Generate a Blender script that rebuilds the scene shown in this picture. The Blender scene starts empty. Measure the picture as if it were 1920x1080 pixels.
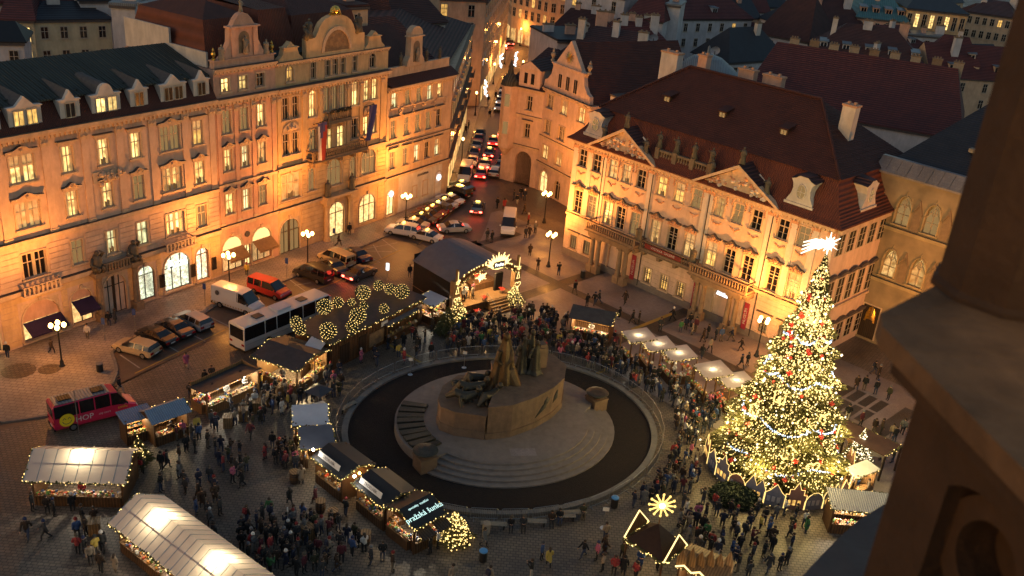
import bpy, math, random
import numpy as np
from mathutils import Vector, Matrix
R = math.radians
rnd = random.Random(7)
sc = bpy.context.scene
COL = sc.collection
# ---------------------------------------------------------------- camera (on the tower gallery, 47 m up)
CH, FPX, PITCH, ROLL = 47.0, 1790.44, 0.42167, -0.092106
_f = np.array([0, math.cos(PITCH), -math.sin(PITCH)]); _r = np.array([1., 0, 0]); _d = np.cross(_f, _r)
_c, _s = math.cos(ROLL), math.sin(ROLL)
CX, CD = _c*_r + _s*_d, -_s*_r + _c*_d
cam = bpy.data.cameras.new('camera'); cam_o = bpy.data.objects.new('camera', cam); COL.objects.link(cam_o)
cam.sensor_width = 36; cam.lens = FPX/1920*36; cam.clip_start = .05; cam.clip_end = 3000
m3 = Matrix((CX, -CD, -_f)).transposed()
cam_o.matrix_world = Matrix.Translation((0, 0, CH)) @ m3.to_4x4()
cam.dof.use_dof = True; cam.dof.focus_distance = 95; cam.dof.aperture_fstop = 2.0
sc.camera = cam_o
# ---------------------------------------------------------------- sky, sun, exposure: late dusk
w = bpy.data.worlds.new('World'); sc.world = w; w.use_nodes = True
nt = w.node_tree; bg = nt.nodes['Background']
sky = nt.nodes.new('ShaderNodeTexSky'); sky.sky_type = 'NISHITA'; sky.sun_disc = False
SUN_EL, SUN_ROT = R(2.4), R(235)
sky.sun_elevation = SUN_EL; sky.sun_rotation = SUN_ROT; sky.altitude = 200; sky.dust_density = 2.0; sky.ozone_density = 1.5
nt.links.new(sky.outputs[0], bg.inputs[0]); bg.inputs[1].default_value = 0.12
sl = bpy.data.lights.new('sun', 'SUN'); sl.energy = 0.03; sl.angle = R(20); sl.color = (.75, .8, 1)
so = bpy.data.objects.new('sun', sl); COL.objects.link(so); so.rotation_euler = (R(60), 0, R(30))
sc.view_settings.view_transform = 'Standard'; sc.view_settings.look = 'None'; sc.view_settings.gamma = 1
sc.view_settings.use_curve_mapping = False; sc.view_settings.exposure = 1.42
sc.render.engine = 'CYCLES'
sc.cycles.use_denoising = True; sc.cycles.sample_clamp_indirect = 3.0; sc.cycles.max_bounces = 6
sc.cycles.diffuse_bounces = 3; sc.cycles.glossy_bounces = 2; sc.cycles.transmission_bounces = 3
sc.cycles.caustics_reflective = False; sc.cycles.caustics_refractive = False
sc.cycles.use_light_tree = True; sc.cycles.use_adaptive_sampling = True; sc.cycles.adaptive_threshold = .02

def G(px, py, z=0.0):
    'world point at height z that the photograph shows at (px, py) of 1920x1080'
    d = CX*(px-960)/FPX + CD*(py-540)/FPX + _f
    t = (z-CH)/d[2]
    return Vector((d[0]*t, d[1]*t, z))
# ---------------------------------------------------------------- materials
MATS = {}
def mat(name, col, col2=None, scale=3.0, rough=.8, bump=0, bscale=None, metal=0, spec=.4, emit=None, es=0, coat=0, detail=5, trans=0, kind='noise', objcol=False, bdist=.05, noemit_sample=False):
    m = bpy.data.materials.new(name); m.use_nodes = True; MATS[name] = m
    n = m.node_tree.nodes; l = m.node_tree.links; b = n['Principled BSDF']
    b.inputs['Base Color'].default_value = (*col, 1); b.inputs['Roughness'].default_value = rough
    b.inputs['Metallic'].default_value = metal; b.inputs['Specular IOR Level'].default_value = spec
    b.inputs['Coat Weight'].default_value = coat
    tc = n.new('ShaderNodeTexCoord')
    if col2 is not None:
        if kind == 'noise':
            t = n.new('ShaderNodeTexNoise'); t.inputs['Scale'].default_value = scale; t.inputs['Detail'].default_value = detail; t.inputs['Roughness'].default_value = .65
        elif kind == 'vor':
            t = n.new('ShaderNodeTexVoronoi'); t.inputs['Scale'].default_value = scale
        l.new(tc.outputs['Object'], t.inputs['Vector'])
        r = n.new('ShaderNodeMapRange'); r.inputs[1].default_value = .3; r.inputs[2].default_value = .7
        l.new(t.outputs['Fac'] if kind == 'noise' else t.outputs['Distance'], r.inputs[0])
        mx = n.new('ShaderNodeMix'); mx.data_type = 'RGBA'
        mx.inputs[6].default_value = (*col, 1); mx.inputs[7].default_value = (*col2, 1)
        l.new(r.outputs[0], mx.inputs[0]); l.new(mx.outputs[2], b.inputs['Base Color'])
    if col2 is not None and ('plaster' in name or name in ('trim', 'granite_red')):     # rain streaks and soot
        mp = n.new('ShaderNodeMapping'); mp.inputs['Scale'].default_value = (.9, .9, .3); l.new(tc.outputs['Object'], mp.inputs[0])
        t3 = n.new('ShaderNodeTexNoise'); t3.inputs['Scale'].default_value = 1.1; t3.inputs['Detail'].default_value = 7; t3.inputs['Roughness'].default_value = .7; l.new(mp.outputs[0], t3.inputs['Vector'])
        r3 = n.new('ShaderNodeMapRange'); r3.inputs[1].default_value = .34; r3.inputs[2].default_value = .6; r3.inputs[3].default_value = .74; r3.inputs[4].default_value = 1.06; l.new(t3.outputs['Fac'], r3.inputs[0])
        m3_ = n.new('ShaderNodeMix'); m3_.data_type = 'RGBA'; m3_.blend_type = 'MULTIPLY'; m3_.inputs[0].default_value = .85; l.new(mx.outputs[2], m3_.inputs[6]); l.new(r3.outputs[0], m3_.inputs[7]); l.new(m3_.outputs[2], b.inputs['Base Color'])
    if objcol:
        oi = n.new('ShaderNodeObjectInfo'); l.new(oi.outputs['Color'], b.inputs['Base Color'])
    if bump:
        t2 = n.new('ShaderNodeTexNoise'); t2.inputs['Scale'].default_value = bscale or scale*4; t2.inputs['Detail'].default_value = 4
        l.new(tc.outputs['Object'], t2.inputs['Vector'])
        bp = n.new('ShaderNodeBump'); bp.inputs['Strength'].default_value = bump; bp.inputs['Distance'].default_value = bdist
        l.new(t2.outputs['Fac'], bp.inputs['Height']); l.new(bp.outputs[0], b.inputs['Normal'])
    if emit is not None:
        b.inputs['Emission Color'].default_value = (*emit, 1); b.inputs['Emission Strength'].default_value = es
        if noemit_sample: m.cycles.emission_sampling = 'NONE'
    if trans: b.inputs['Transmission Weight'].default_value = trans
    return m
def lines_mat(name, col, col2, scale, axis='X', rough=.7, bump=.6, spread=.25, noise=1.2, bdist=.05, rot=0):
    'tile rows, standing seams, plank joints: stripes along an axis plus blotches'
    m = mat(name, col, col2, noise, rough)
    n = m.node_tree.nodes; l = m.node_tree.links; b = n['Principled BSDF']
    tc = next(x for x in n if x.type == 'TEX_COORD')
    wv = n.new('ShaderNodeTexWave'); wv.bands_direction = axis; wv.inputs['Scale'].default_value = scale; wv.inputs['Distortion'].default_value = .3
    mp = n.new('ShaderNodeMapping'); mp.inputs['Rotation'].default_value = (0, 0, rot)
    l.new(tc.outputs['Object'], mp.inputs[0]); l.new(mp.outputs[0], wv.inputs['Vector'])
    bp = n.new('ShaderNodeBump'); bp.inputs['Strength'].default_value = bump; bp.inputs['Distance'].default_value = bdist
    l.new(wv.outputs['Fac'], bp.inputs['Height']); l.new(bp.outputs[0], b.inputs['Normal'])
    src = b.inputs['Base Color'].links[0].from_socket
    mx = n.new('ShaderNodeMix'); mx.data_type = 'RGBA'; mx.blend_type = 'MULTIPLY'; mx.inputs[0].default_value = spread
    l.new(src, mx.inputs[6]); l.new(wv.outputs['Color'], mx.inputs[7]); l.new(mx.outputs[2], b.inputs['Base Color'])
    return m
def brick_mat(name, c1, c2, mortar, scale, rough=.8, bump=.5, bw=.5, rh=.25, ms=.02, mottle=None, mscale=.3, off=.5):
    m = mat(name, c1, None, 1, rough); n = m.node_tree.nodes; l = m.node_tree.links; b = n['Principled BSDF']
    tc = next(x for x in n if x.type == 'TEX_COORD')
    br = n.new('ShaderNodeTexBrick'); br.inputs['Color1'].default_value = (*c1, 1); br.inputs['Color2'].default_value = (*c2, 1); br.inputs['Mortar'].default_value = (*mortar, 1)
    br.inputs['Scale'].default_value = scale; br.inputs['Mortar Size'].default_value = ms; br.inputs['Brick Width'].default_value = bw; br.inputs['Row Height'].default_value = rh; br.offset = off
    l.new(tc.outputs['Object'], br.inputs['Vector'])
    t = n.new('ShaderNodeTexNoise'); t.inputs['Scale'].default_value = mscale; t.inputs['Detail'].default_value = 6; l.new(tc.outputs['Object'], t.inputs['Vector'])
    mx = n.new('ShaderNodeMix'); mx.data_type = 'RGBA'; mx.blend_type = 'MULTIPLY'; mx.inputs[0].default_value = .75
    rp = n.new('ShaderNodeMapRange'); rp.inputs[1].default_value = .3; rp.inputs[2].default_value = .7; rp.inputs[3].default_value = .45; rp.inputs[4].default_value = 1.25
    l.new(t.outputs['Fac'], rp.inputs[0]); l.new(br.outputs['Color'], mx.inputs[6]); l.new(rp.outputs[0], mx.inputs[7]); l.new(mx.outputs[2], b.inputs['Base Color'])
    rr = n.new('ShaderNodeMapRange'); rr.inputs[1].default_value = .35; rr.inputs[2].default_value = .65; rr.inputs[3].default_value = rough-.2; rr.inputs[4].default_value = rough+.1
    l.new(t.outputs['Fac'], rr.inputs[0]); l.new(rr.outputs[0], b.inputs['Roughness'])
    bp = n.new('ShaderNodeBump'); bp.inputs['Strength'].default_value = bump; bp.inputs['Distance'].default_value = .02; bp.invert = True
    l.new(br.outputs['Fac'], bp.inputs['Height']); l.new(bp.outputs[0], b.inputs['Normal'])
    return m
def glow_mat(name, col, es, vary=0.0, vscale=2.0, dark=(.1, .08, .05), sample=True, wave=0):
    'a pane, sign or bulb that gives off light; vary breaks it up with what stands behind the pane'
    m = bpy.data.materials.new(name); m.use_nodes = True; MATS[name] = m
    n = m.node_tree.nodes; l = m.node_tree.links; b = n['Principled BSDF']
    b.inputs['Base Color'].default_value = (*[min(.5, c*.3) for c in col], 1); b.inputs['Roughness'].default_value = .3
    b.inputs['Emission Color'].default_value = (*col, 1); b.inputs['Emission Strength'].default_value = es
    if vary:
        tc = n.new('ShaderNodeTexCoord'); oi = n.new('ShaderNodeObjectInfo')
        ad = n.new('ShaderNodeVectorMath'); ad.operation = 'ADD'; mu = n.new('ShaderNodeVectorMath'); mu.operation = 'SCALE'; mu.inputs['Scale'].default_value = 37.0
        cb = n.new('ShaderNodeCombineXYZ'); l.new(oi.outputs['Random'], cb.inputs[0]); l.new(oi.outputs['Random'], cb.inputs[2]); l.new(cb.outputs[0], mu.inputs[0])
        l.new(tc.outputs['Object'], ad.inputs[0]); l.new(mu.outputs[0], ad.inputs[1])
        t = n.new('ShaderNodeTexNoise'); t.inputs['Scale'].default_value = vscale; t.inputs['Detail'].default_value = 3; l.new(ad.outputs[0], t.inputs['Vector'])
        rp = n.new('ShaderNodeMapRange'); rp.inputs[1].default_value = .35; rp.inputs[2].default_value = .62; l.new(t.outputs['Fac'], rp.inputs[0])
        mx = n.new('ShaderNodeMix'); mx.data_type = 'RGBA'; mx.inputs[7].default_value = (*col, 1); mx.inputs[6].default_value = (*[c*(1-vary) for c in col], 1)
        l.new(rp.outputs[0], mx.inputs[0]); last = mx.outputs[2]
        if wave:
            wv = n.new('ShaderNodeTexWave'); wv.inputs['Scale'].default_value = wave; wv.inputs['Distortion'].default_value = 2; l.new(ad.outputs[0], wv.inputs['Vector'])
            mm = n.new('ShaderNodeMix'); mm.data_type = 'RGBA'; mm.blend_type = 'MULTIPLY'; mm.inputs[0].default_value = .35; l.new(last, mm.inputs[6]); l.new(wv.outputs['Color'], mm.inputs[7]); last = mm.outputs[2]
        l.new(last, b.inputs['Emission Color'])
        ms = n.new('ShaderNodeMath'); ms.operation = 'MULTIPLY_ADD'; ms.inputs[1].default_value = es*.7; ms.inputs[2].default_value = es*.6
        l.new(oi.outputs['Random'], ms.inputs[0]); l.new(ms.outputs[0], b.inputs['Emission Strength'])
    if not sample: m.cycles.emission_sampling = 'NONE'
    return m
# ---------------------------------------------------------------- mesh helpers
class MB:
    def __init__(s): s.v = []; s.f = []; s.m = []
    def add(s, vs, fs, m=0, M=None):
        o = len(s.v)
        if M is not None: vs = [tuple(M @ Vector(p)) for p in vs]
        s.v += [tuple(p) for p in vs]; s.f += [tuple(i+o for i in f) for f in fs]; s.m += [m]*len(fs); return s
    def box(s, x0, x1, y0, y1, z0, z1, m=0, M=None, skip=''):
        vs = [(x0,y0,z0),(x1,y0,z0),(x1,y1,z0),(x0,y1,z0),(x0,y0,z1),(x1,y0,z1),(x1,y1,z1),(x0,y1,z1)]
        fs = dict(b=(3,2,1,0), t=(4,5,6,7), f=(0,1,5,4), r=(1,2,6,5), k=(2,3,7,6), l=(3,0,4,7))
        return s.add(vs, [fs[k] for k in fs if k not in skip], m, M)
    def cbox(s, c, d, m=0, rz=0, M=None):
        T = Matrix.Translation(c) @ Matrix.Rotation(rz, 4, 'Z')
        if M is not None: T = M @ T
        return s.box(-d[0]/2, d[0]/2, -d[1]/2, d[1]/2, -d[2]/2, d[2]/2, m, T)
    def quad(s, a, b, c, d, m=0): return s.add([a, b, c, d], [(0,1,2,3)], m)
    def tri(s, a, b, c, m=0): return s.add([a, b, c], [(0,1,2)], m)
    def prism(s, poly, y0, y1, m=0, M=None, m2=None):
        'polygon in x,z (counter-clockwise seen from -y) between y0 and y1'
        n = len(poly); vs = [(x, y0, z) for x, z in poly] + [(x, y1, z) for x, z in poly]
        s.add(vs, [tuple(range(n)), tuple(range(2*n-1, n-1, -1))], m, M)
        return s.add(vs, [(i, i+n, (i+1) % n+n, (i+1) % n) for i in range(n)], m if m2 is None else m2, M)
    def slab(s, poly, z0, z1, m=0, M=None):
        n = len(poly); vs = [(x, y, z0) for x, y in poly] + [(x, y, z1) for x, y in poly]
        return s.add(vs, [tuple(range(n-1, -1, -1)), tuple(range(n, 2*n))] + [(i, (i+1) % n, (i+1) % n+n, i+n) for i in range(n)], m, M)
    def lathe(s, prof, n=12, c=(0, 0, 0), m=0, M=None, sx=1, sy=1, cap=True):
        vs = []; fs = []
        for r, z in prof:
            for k in range(n):
                a = 2*math.pi*k/n; vs.append((c[0]+r*sx*math.cos(a), c[1]+r*sy*math.sin(a), c[2]+z))
        for i in range(len(prof)-1):
            for k in range(n):
                k2 = (k+1) % n; fs.append((i*n+k, i*n+k2, (i+1)*n+k2, (i+1)*n+k))
        if cap: fs += [tuple(range(n-1, -1, -1)), tuple(range((len(prof)-1)*n, len(prof)*n))]
        return s.add(vs, fs, m, M)
    def tube(s, pts, r, n=6, m=0, M=None, cap=True):
        pts = [Vector(p) for p in pts]; k = len(pts); rs = r if isinstance(r, (list, tuple)) else [r]*k
        vs = []; fs = []; up = None
        for i, p in enumerate(pts):
            d = (pts[min(i+1, k-1)]-pts[max(i-1, 0)]).normalized()
            a = d.cross(up) if up is not None else d.cross(Vector((0, 0, 1)) if abs(d.z) < .9 else Vector((1, 0, 0)))
            if a.length < 1e-4: a = d.orthogonal()
            a.normalize(); b = a.cross(d).normalized(); up = b
            for j in range(n):
                t = 2*math.pi*j/n; vs.append(p+(a*math.cos(t)+b*math.sin(t))*rs[i])
        for i in range(k-1):
            for j in range(n):
                j2 = (j+1) % n; fs.append((i*n+j, i*n+j2, (i+1)*n+j2, (i+1)*n+j))
        if cap: fs += [tuple(range(n-1, -1, -1)), tuple(range((k-1)*n, k*n))]
        return s.add(vs, fs, m, M)
    def ball(s, c, r, n=8, k=5, m=0, sz=1, sx=1, sy=1, M=None):
        prof = [(max(1e-3, r*math.sin(math.pi*i/k)), -r*sz*math.cos(math.pi*i/k)) for i in range(k+1)]
        return s.lathe(prof, n, c, m, M, sx, sy)
    def octa(s, c, r, m=0, rz=1.0):
        x, y, z = c
        return s.add([(x+r,y,z),(x,y+r,z),(x-r,y,z),(x,y-r,z),(x,y,z+r*rz),(x,y,z-r*rz)], [(0,1,4),(1,2,4),(2,3,4),(3,0,4),(1,0,5),(2,1,5),(3,2,5),(0,3,5)], m)
    def mesh(s, name, mats, smooth=False):
        me = bpy.data.meshes.new(name); me.from_pydata(s.v, [], s.f)
        for mm in (mats if isinstance(mats, (list, tuple)) else [mats]): me.materials.append(MATS[mm])
        if len(me.materials) > 1: me.polygons.foreach_set('material_index', s.m)
        if smooth: me.polygons.foreach_set('use_smooth', [True]*len(s.f))
        me.update(); return me
    def build(s, name, mats, parent=None, loc=None, smooth=False, rz=0):
        return ob(name, s.mesh(name, mats, smooth), parent, loc, rz)
def ob(name, me, parent=None, loc=None, rz=0, color=None):
    o = bpy.data.objects.new(name, me); COL.objects.link(o)
    if parent is not None: o.parent = parent
    if loc is not None: o.location = loc
    if rz: o.rotation_euler = (0, 0, rz)
    if color is not None: o.color = (*color, 1)
    return o
def tag(o, label=None, cat=None, group=None, kind=None):
    if label: o['label'] = label
    if cat: o['category'] = cat
    if group: o['group'] = group
    if kind: o['kind'] = kind
    return o
def thing(name, label, cat, loc=(0, 0, 0), rz=0, group=None):
    return tag(ob(name, None, None, loc, rz), label, cat, group)
def dup(root, loc, rz, label=None, group=None, color=None):
    r = root.copy(); COL.objects.link(r); r.location = loc; r.rotation_euler = (0, 0, rz)
    if label: r['label'] = label
    if group: r['group'] = group
    if color is not None: r.color = (*color, 1)
    for ch in list(root.children):
        c = ch.copy(); COL.objects.link(c); c.parent = r
        if color is not None and ch.get('paint'): c.color = (*color, 1)
        for g in list(ch.children):
            d = g.copy(); COL.objects.link(d); d.parent = c
    return r
def lamp(name, loc, watts, col, parent=None, radius=.15):
    l = bpy.data.lights.new(name, 'POINT'); l.energy = watts; l.color = col; l.shadow_soft_size = radius
    o = bpy.data.objects.new(name, l); COL.objects.link(o); o.location = loc
    if parent is not None: o.parent = parent
    return o
def spot(name, loc, target, watts, col, parent, cone=120, radius=.3):
    l = bpy.data.lights.new(name, 'SPOT'); l.energy = watts; l.color = col; l.shadow_soft_size = radius; l.spot_size = R(cone); l.spot_blend = 1
    o = bpy.data.objects.new(name, l); COL.objects.link(o); o.parent = parent; o.location = loc
    o.rotation_euler = (Vector(target)-parent.location-Vector(loc)).to_track_quat('-Z', 'Y').to_euler(); return o
def text(s, size, loc, rot, matn, parent, ext=.01, name='lettering', align='CENTER'):
    c = bpy.data.curves.new(name, 'FONT'); c.body = s; c.size = size; c.extrude = ext; c.align_x = align; c.align_y = 'CENTER'; c.resolution_u = 2
    t = bpy.data.objects.new(name, c); COL.objects.link(t); me = bpy.data.meshes.new_from_object(t.evaluated_get(bpy.context.evaluated_depsgraph_get())); bpy.data.objects.remove(t)
    me.materials.clear(); me.materials.append(MATS[matn]); o = ob(name, me, parent, loc); o.rotation_euler = rot
    return o
# palette
mat('plaster_pink', (.63, .44, .33), (.52, .36, .26), 1.0, .85, .25, 9)
mat('plaster_rose', (.62, .37, .26), (.52, .30, .21), 1.0, .85, .25, 9)
mat('plaster_ochre', (.63, .43, .23), (.53, .35, .18), 1.0, .85, .25, 9)
mat('plaster_sand', (.60, .42, .27), (.50, .34, .22), 1.0, .85, .25, 9)
mat('plaster_white', (.62, .55, .48), (.54, .47, .40), .8, .85, .2, 9)
mat('plaster_cream', (.55, .47, .30), (.47, .39, .25), .6, .85, .2, 9)
mat('plaster_cool', (.56, .53, .52), (.46, .43, .42), .5, .85, .2, 9)
mat('plaster_kinsky', (.64, .46, .34), (.57, .40, .30), .9, .85, .25, 9)
mat('stucco_rose', (.44, .22, .13), (.54, .32, .2), 5, .85, .4, 14)
mat('trim', (.60, .44, .30), (.46, .33, .22), 3, .8, .3, 12)
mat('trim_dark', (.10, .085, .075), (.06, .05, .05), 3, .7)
mat('stone_brown', (.26, .18, .11), (.16, .11, .07), 2, .85, .5, 10)
mat('statue_dark', (.12, .095, .065), (.06, .055, .045), 3, .6, .5, 9)
mat('statue_stone', (.36, .29, .21), (.22, .18, .13), 4, .8, .5, 12)
mat('gilt', (.75, .48, .12), (.5, .3, .06), 6, .3, .3, 10, metal=.9)
mat('sash', (.42, .34, .25), None, rough=.6)
mat('sash_dark', (.07, .05, .035), None, rough=.5)
mat('iron', (.025, .023, .022), None, rough=.5, metal=.3)
mat('steel', (.42, .42, .42), (.3, .3, .3), 6, .38, metal=.9)
mat('glass_dark', (.012, .011, .012), None, rough=.08, spec=.7)
mat('glass_dim', (.05, .035, .02), None, rough=.15, spec=.6, emit=(1, .6, .22), es=.10)
glow_mat('pane_warm', (1, .66, .22), .95, .72, 1.9, wave=1.2)
glow_mat('pane_gold', (1, .56, .14), .6, .65, 1.6, wave=1.2)
glow_mat('pane_pale', (.92, .88, .44), .62, .6, 1.6, wave=1.2)
glow_mat('pane_dull', (1, .62, .22), .30, .75, 2.0)
glow_mat('shop_warm', (1, .66, .25), 1.0, .6, 3.0)
glow_mat('shop_white', (.88, 1, .72), 1.3, .75, 3.4)
glow_mat('sign_white', (.85, .93, 1), 1.4)
glow_mat('sign_cyan', (.6, .9, .85), .55); glow_mat('outline_gold', (1, .66, .2), .75, sample=False); glow_mat('shop_far', (1, .6, .2), .45, .6, 1.0)
glow_mat('sign_warm', (1, .78, .4), 1.1)
glow_mat('curtain', (1, .55, .2), .22, .4, 3.0, sample=False); mat('room_dark', (.06, .035, .02), None, rough=.8, emit=(1, .5, .15), es=.05)
lines_mat('tile_red', (.115, .034, .022), (.075, .023, .017), 1.9, 'X', rough=.75, bump=.8, spread=.4, noise=.7, bdist=.10)
lines_mat('tile_brick', (.17, .045, .022), (.11, .03, .018), 1.3, 'X', rough=.75, bump=.7, spread=.28, noise=.7, bdist=.10)
lines_mat('tile_dark', (.105, .042, .036), (.066, .029, .028), 1.3, 'Z', rough=.8, bump=.9, spread=.6, noise=.5, bdist=.10)
lines_mat('tile_far', (.16, .045, .04), (.10, .033, .035), 1.2, 'Z', rough=.85, bump=.8, spread=.6, noise=.35, bdist=.1)
lines_mat('metal_green', (.075, .078, .062), (.055, .058, .05), 1.0, 'X', rough=.8, bump=.8, spread=.55, noise=.5)
lines_mat('metal_lead', (.20, .24, .27), (.14, .17, .2), 1.2, 'X', rough=.45, bump=.6, spread=.4, noise=.6)
lines_mat('slate', (.030, .032, .042), (.018, .02, .028), 1.8, 'Z', rough=.6, bump=.7, spread=.55, noise=.8)
lines_mat('metal_teal', (.08, .2, .22), (.05, .14, .16), .6, 'X', rough=.6)
lines_mat('wood', (.15, .070, .026), (.08, .036, .014), 1.4, 'X', rough=.65, bump=.5, spread=.5, noise=2)
lines_mat('wood_pale', (.30, .17, .07), (.2, .11, .045), 1.6, 'X', rough=.65, bump=.5, spread=.45, noise=2)
lines_mat('wood_dark', (.05, .026, .013), (.03, .016, .009), 1.4, 'X', rough=.6, bump=.5, spread=.5, noise=2)
lines_mat('corrugated_blue', (.20, .28, .40), (.16, .22, .33), 1.7, 'X', rough=.4, bump=.9, spread=.3, noise=1)
lines_mat('corrugated_pale', (.45, .45, .47), (.36, .36, .39), 1.7, 'X', rough=.4, bump=.9, spread=.3, noise=1)
mat('roof_felt', (.050, .048, .052), (.028, .027, .032), 1.5, .55, .3, 8)
mat('roof_black', (.016, .015, .016), (.010, .010, .011), 2, .5)
mat('roof_tarp', (.12, .125, .15), (.09, .093, .115), 1, .5, .3, 3)
mat('roof_white', (.55, .56, .60), (.46, .46, .5), 1, .5)
mat('roof_brown', (.06, .030, .022), (.04, .02, .016), 2, .6)
mat('cloth_black', (.006, .005, .005), (.011, .007, .005), 1.0, .9, .6, 2.5)
mat('asphalt', (.13, .092, .068), (.088, .064, .048), .8, .48, .3, 40)
brick_mat('cobble', (.19, .148, .112), (.135, .105, .08), (.075, .058, .045), 1.0, .58, .7, .42, .30, .035, mscale=.22)
brick_mat('paving_warm', (.31, .26, .22), (.25, .21, .18), (.12, .10, .085), 1.0, .58, .5, .6, .45, .025, mscale=.2)
brick_mat('paving_dark', (.060, .055, .053), (.044, .041, .040), (.025, .024, .023), 3.4, .5, .5, .5, .4, .02, mscale=.3)
brick_mat('paving_pale', (.24, .205, .195), (.20, .17, .165), (.13, .11, .105), 2.2, .55, .4, .6, .5, .015, mscale=.2)
brick_mat('ashlar', (.40, .305, .17), (.33, .25, .14), (.27, .20, .12), 1.0, .85, .35, 1.2, .5, .012, mscale=.5)
mat('kerb_stone', (.20, .18, .16), (.13, .12, .11), 2, .7, .3, 10)
mat('granite', (.22, .18, .155), (.155, .125, .108), 1.6, .75, .4, 9)
mat('granite_red', (.19, .12, .075), (.12, .078, .05), 1.2, .75, .5, 6)
mat('bronze', (.040, .037, .030), (.07, .062, .045), 4, .5, .6, 8, metal=.5)
mat('bronze_warm', (.10, .062, .026), (.05, .034, .018), 3, .5, .6, 8, metal=.5)
mat('soil', (.019, .011, .008), (.010, .006, .005), 3, .95, .8, 14, bdist=.08)
mat('line_yellow', (.42, .28, .05), (.3, .2, .05), 4, .7)
mat('line_white', (.42, .40, .37), (.2, .19, .18), 3, .7)
mat('white_paint', (.62, .60, .57), None, rough=.45)
mat('bark', (.06, .035, .02), (.03, .02, .012), 8, .9, .8, 20)
mat('needles', (.062, .062, .018), (.10, .09, .026), 3, .7)
mat('needles_dark', (.014, .024, .012), (.03, .042, .018), 3, .8)
mat('leaf_dark', (.02, .02, .014), (.035, .03, .02), 3, .8)
glow_mat('bulb', (1, .68, .22), 1.2, sample=False)
glow_mat('bulb_white', (1, .80, .48), 1.6, sample=False)
glow_mat('bulb_blue', (.6, .76, 1), 1.1, sample=False)
glow_mat('rope_light', (1, .68, .25), 1.0, sample=False)
glow_mat('globe_lamp', (1, .58, .16), 6, sample=False)
glow_mat('lamp_white', (1, .93, .75), 14, sample=False)
mat('bauble_red', (.55, .035, .02), None, rough=.3, spec=.6, emit=(1, .08, .03), es=.06)  # faint glow put into baubles, bows and blooms, which are no lamps
SODIUM = (1, .36, .065)
WARM = (1, .72, .36)
# ================================================================= the setting
def sheet(name, pts, z, matn, kind='structure', parent=None, px=True):
    P = [G(x, y, z) for x, y in pts] if px else [Vector((x, y, z)) for x, y in pts]
    mb = MB(); mb.add([tuple(p) for p in P], [tuple(range(len(P)))])
    me = mb.mesh(name, matn)
    if me.polygons[0].normal.z < 0: me.flip_normals()
    o = ob(name, me, parent)
    return tag(o, kind=kind) if parent is None else o
mb = MB(); mb.quad((-900, -200, 0), (900, -200, 0), (900, 1500, 0), (-900, 1500, 0)); tag(mb.build('ground', 'cobble'), kind='structure')
# facade row on the north side: a straight line of fronts; local x along it, local y into the houses
ROW_O = Vector((-47.78, 78.22, 0)); ROW_A = math.atan2(.84325, .53752)
ROW_U = Vector((.53752, .84325, 0)); ROW_N = Vector((-.84325, .53752, 0))
def row(u, off, z=0): return ROW_O+ROW_U*u+ROW_N*off+Vector((0, 0, z))
KIN_O = Vector((5.91, 117.93, 0)); KIN_U = Vector((.71934, -.69466, 0)); KIN_N = Vector((.69466, .71934, 0)); KIN_A = math.atan2(-.69466, .71934)
def kin(u, off, z=0): return KIN_O+KIN_U*u+KIN_N*off+Vector((0, 0, z))
road = sheet('road', [(838, 362), (866, 325), (884, 270), (903, 200), (930, 130), (950, 80), (985, 80), (975, 130), (965, 200), (955, 270), (944, 330), (911, 428), (890, 475), (690, 505), (563, 560), (427, 622), (253, 706), (120, 775), (-150, 850), (-150, 810), (0, 792), (100, 777), (184, 742), (219, 697), (211, 655), (377, 592), (402, 574), (545, 522), (732, 439), (790, 403)], .006, 'asphalt')
# the raised pavement below the fronts, with a round corner
KERB = [(838, 365), (790, 402), (732, 438), (640, 478), (545, 521), (402, 573), (377, 591), (290, 622), (222, 650), (209, 660), (216, 680), (219, 697), (210, 718), (184, 741), (145, 760), (100, 776), (50, 784), (0, 790), (-150, 815)]
kp = [G(x, y, .12) for x, y in KERB]
poly = [row(-25, .8), row(69, .8)] + kp
mb = MB(); mb.slab([(p.x, p.y) for p in poly], 0, .12); pav = tag(mb.build('pavement', 'paving_warm'), kind='structure')
mb = MB()
for a, b in zip(kp[:-1], kp[1:]):
    d = (b-a); n = Vector((-d.y, d.x, 0)).normalized()*.28
    k = max(1, int(d.length/1.1))
    for i in range(k):
        p, q = a+d*(i/k), a+d*((i+.97)/k)
        mb.slab([(p.x-n.x*.5, p.y-n.y*.5), (q.x-n.x*.5, q.y-n.y*.5), (q.x+n.x*.5, q.y+n.y*.5), (p.x+n.x*.5, p.y+n.y*.5)][::-1], .002, .135+rnd.random()*.008)
kb = mb.build('kerb_stones', 'kerb_stone', pav); kb['kind'] = 'stuff'
for px, py, r in ((35, 695, 1.5), (93, 692, 1.0)):
    c = G(px, py, .12); mb = MB(); mb.lathe([(r, .125), (r*.93, .134)], 20, (c.x, c.y, 0)); mb.build('manhole_cover', 'cobble', pav)
# far pavements along the street
mb = MB(); mb.slab([(-12.6, 149), (-9.9, 147.5), (-9.9, 194), (-12.6, 190)], 0, .1); mb.slab([(-10.4, 194.02), (-8.4, 194.02), (-6.2, 258), (-7.8, 258)], 0, .1); mb.slab([(-2.9, 150), (-1.6, 150), (-.6, 250), (-1.9, 250)], 0, .1)
tag(mb.build('street_pavement', 'paving_warm'), kind='structure')
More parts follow.
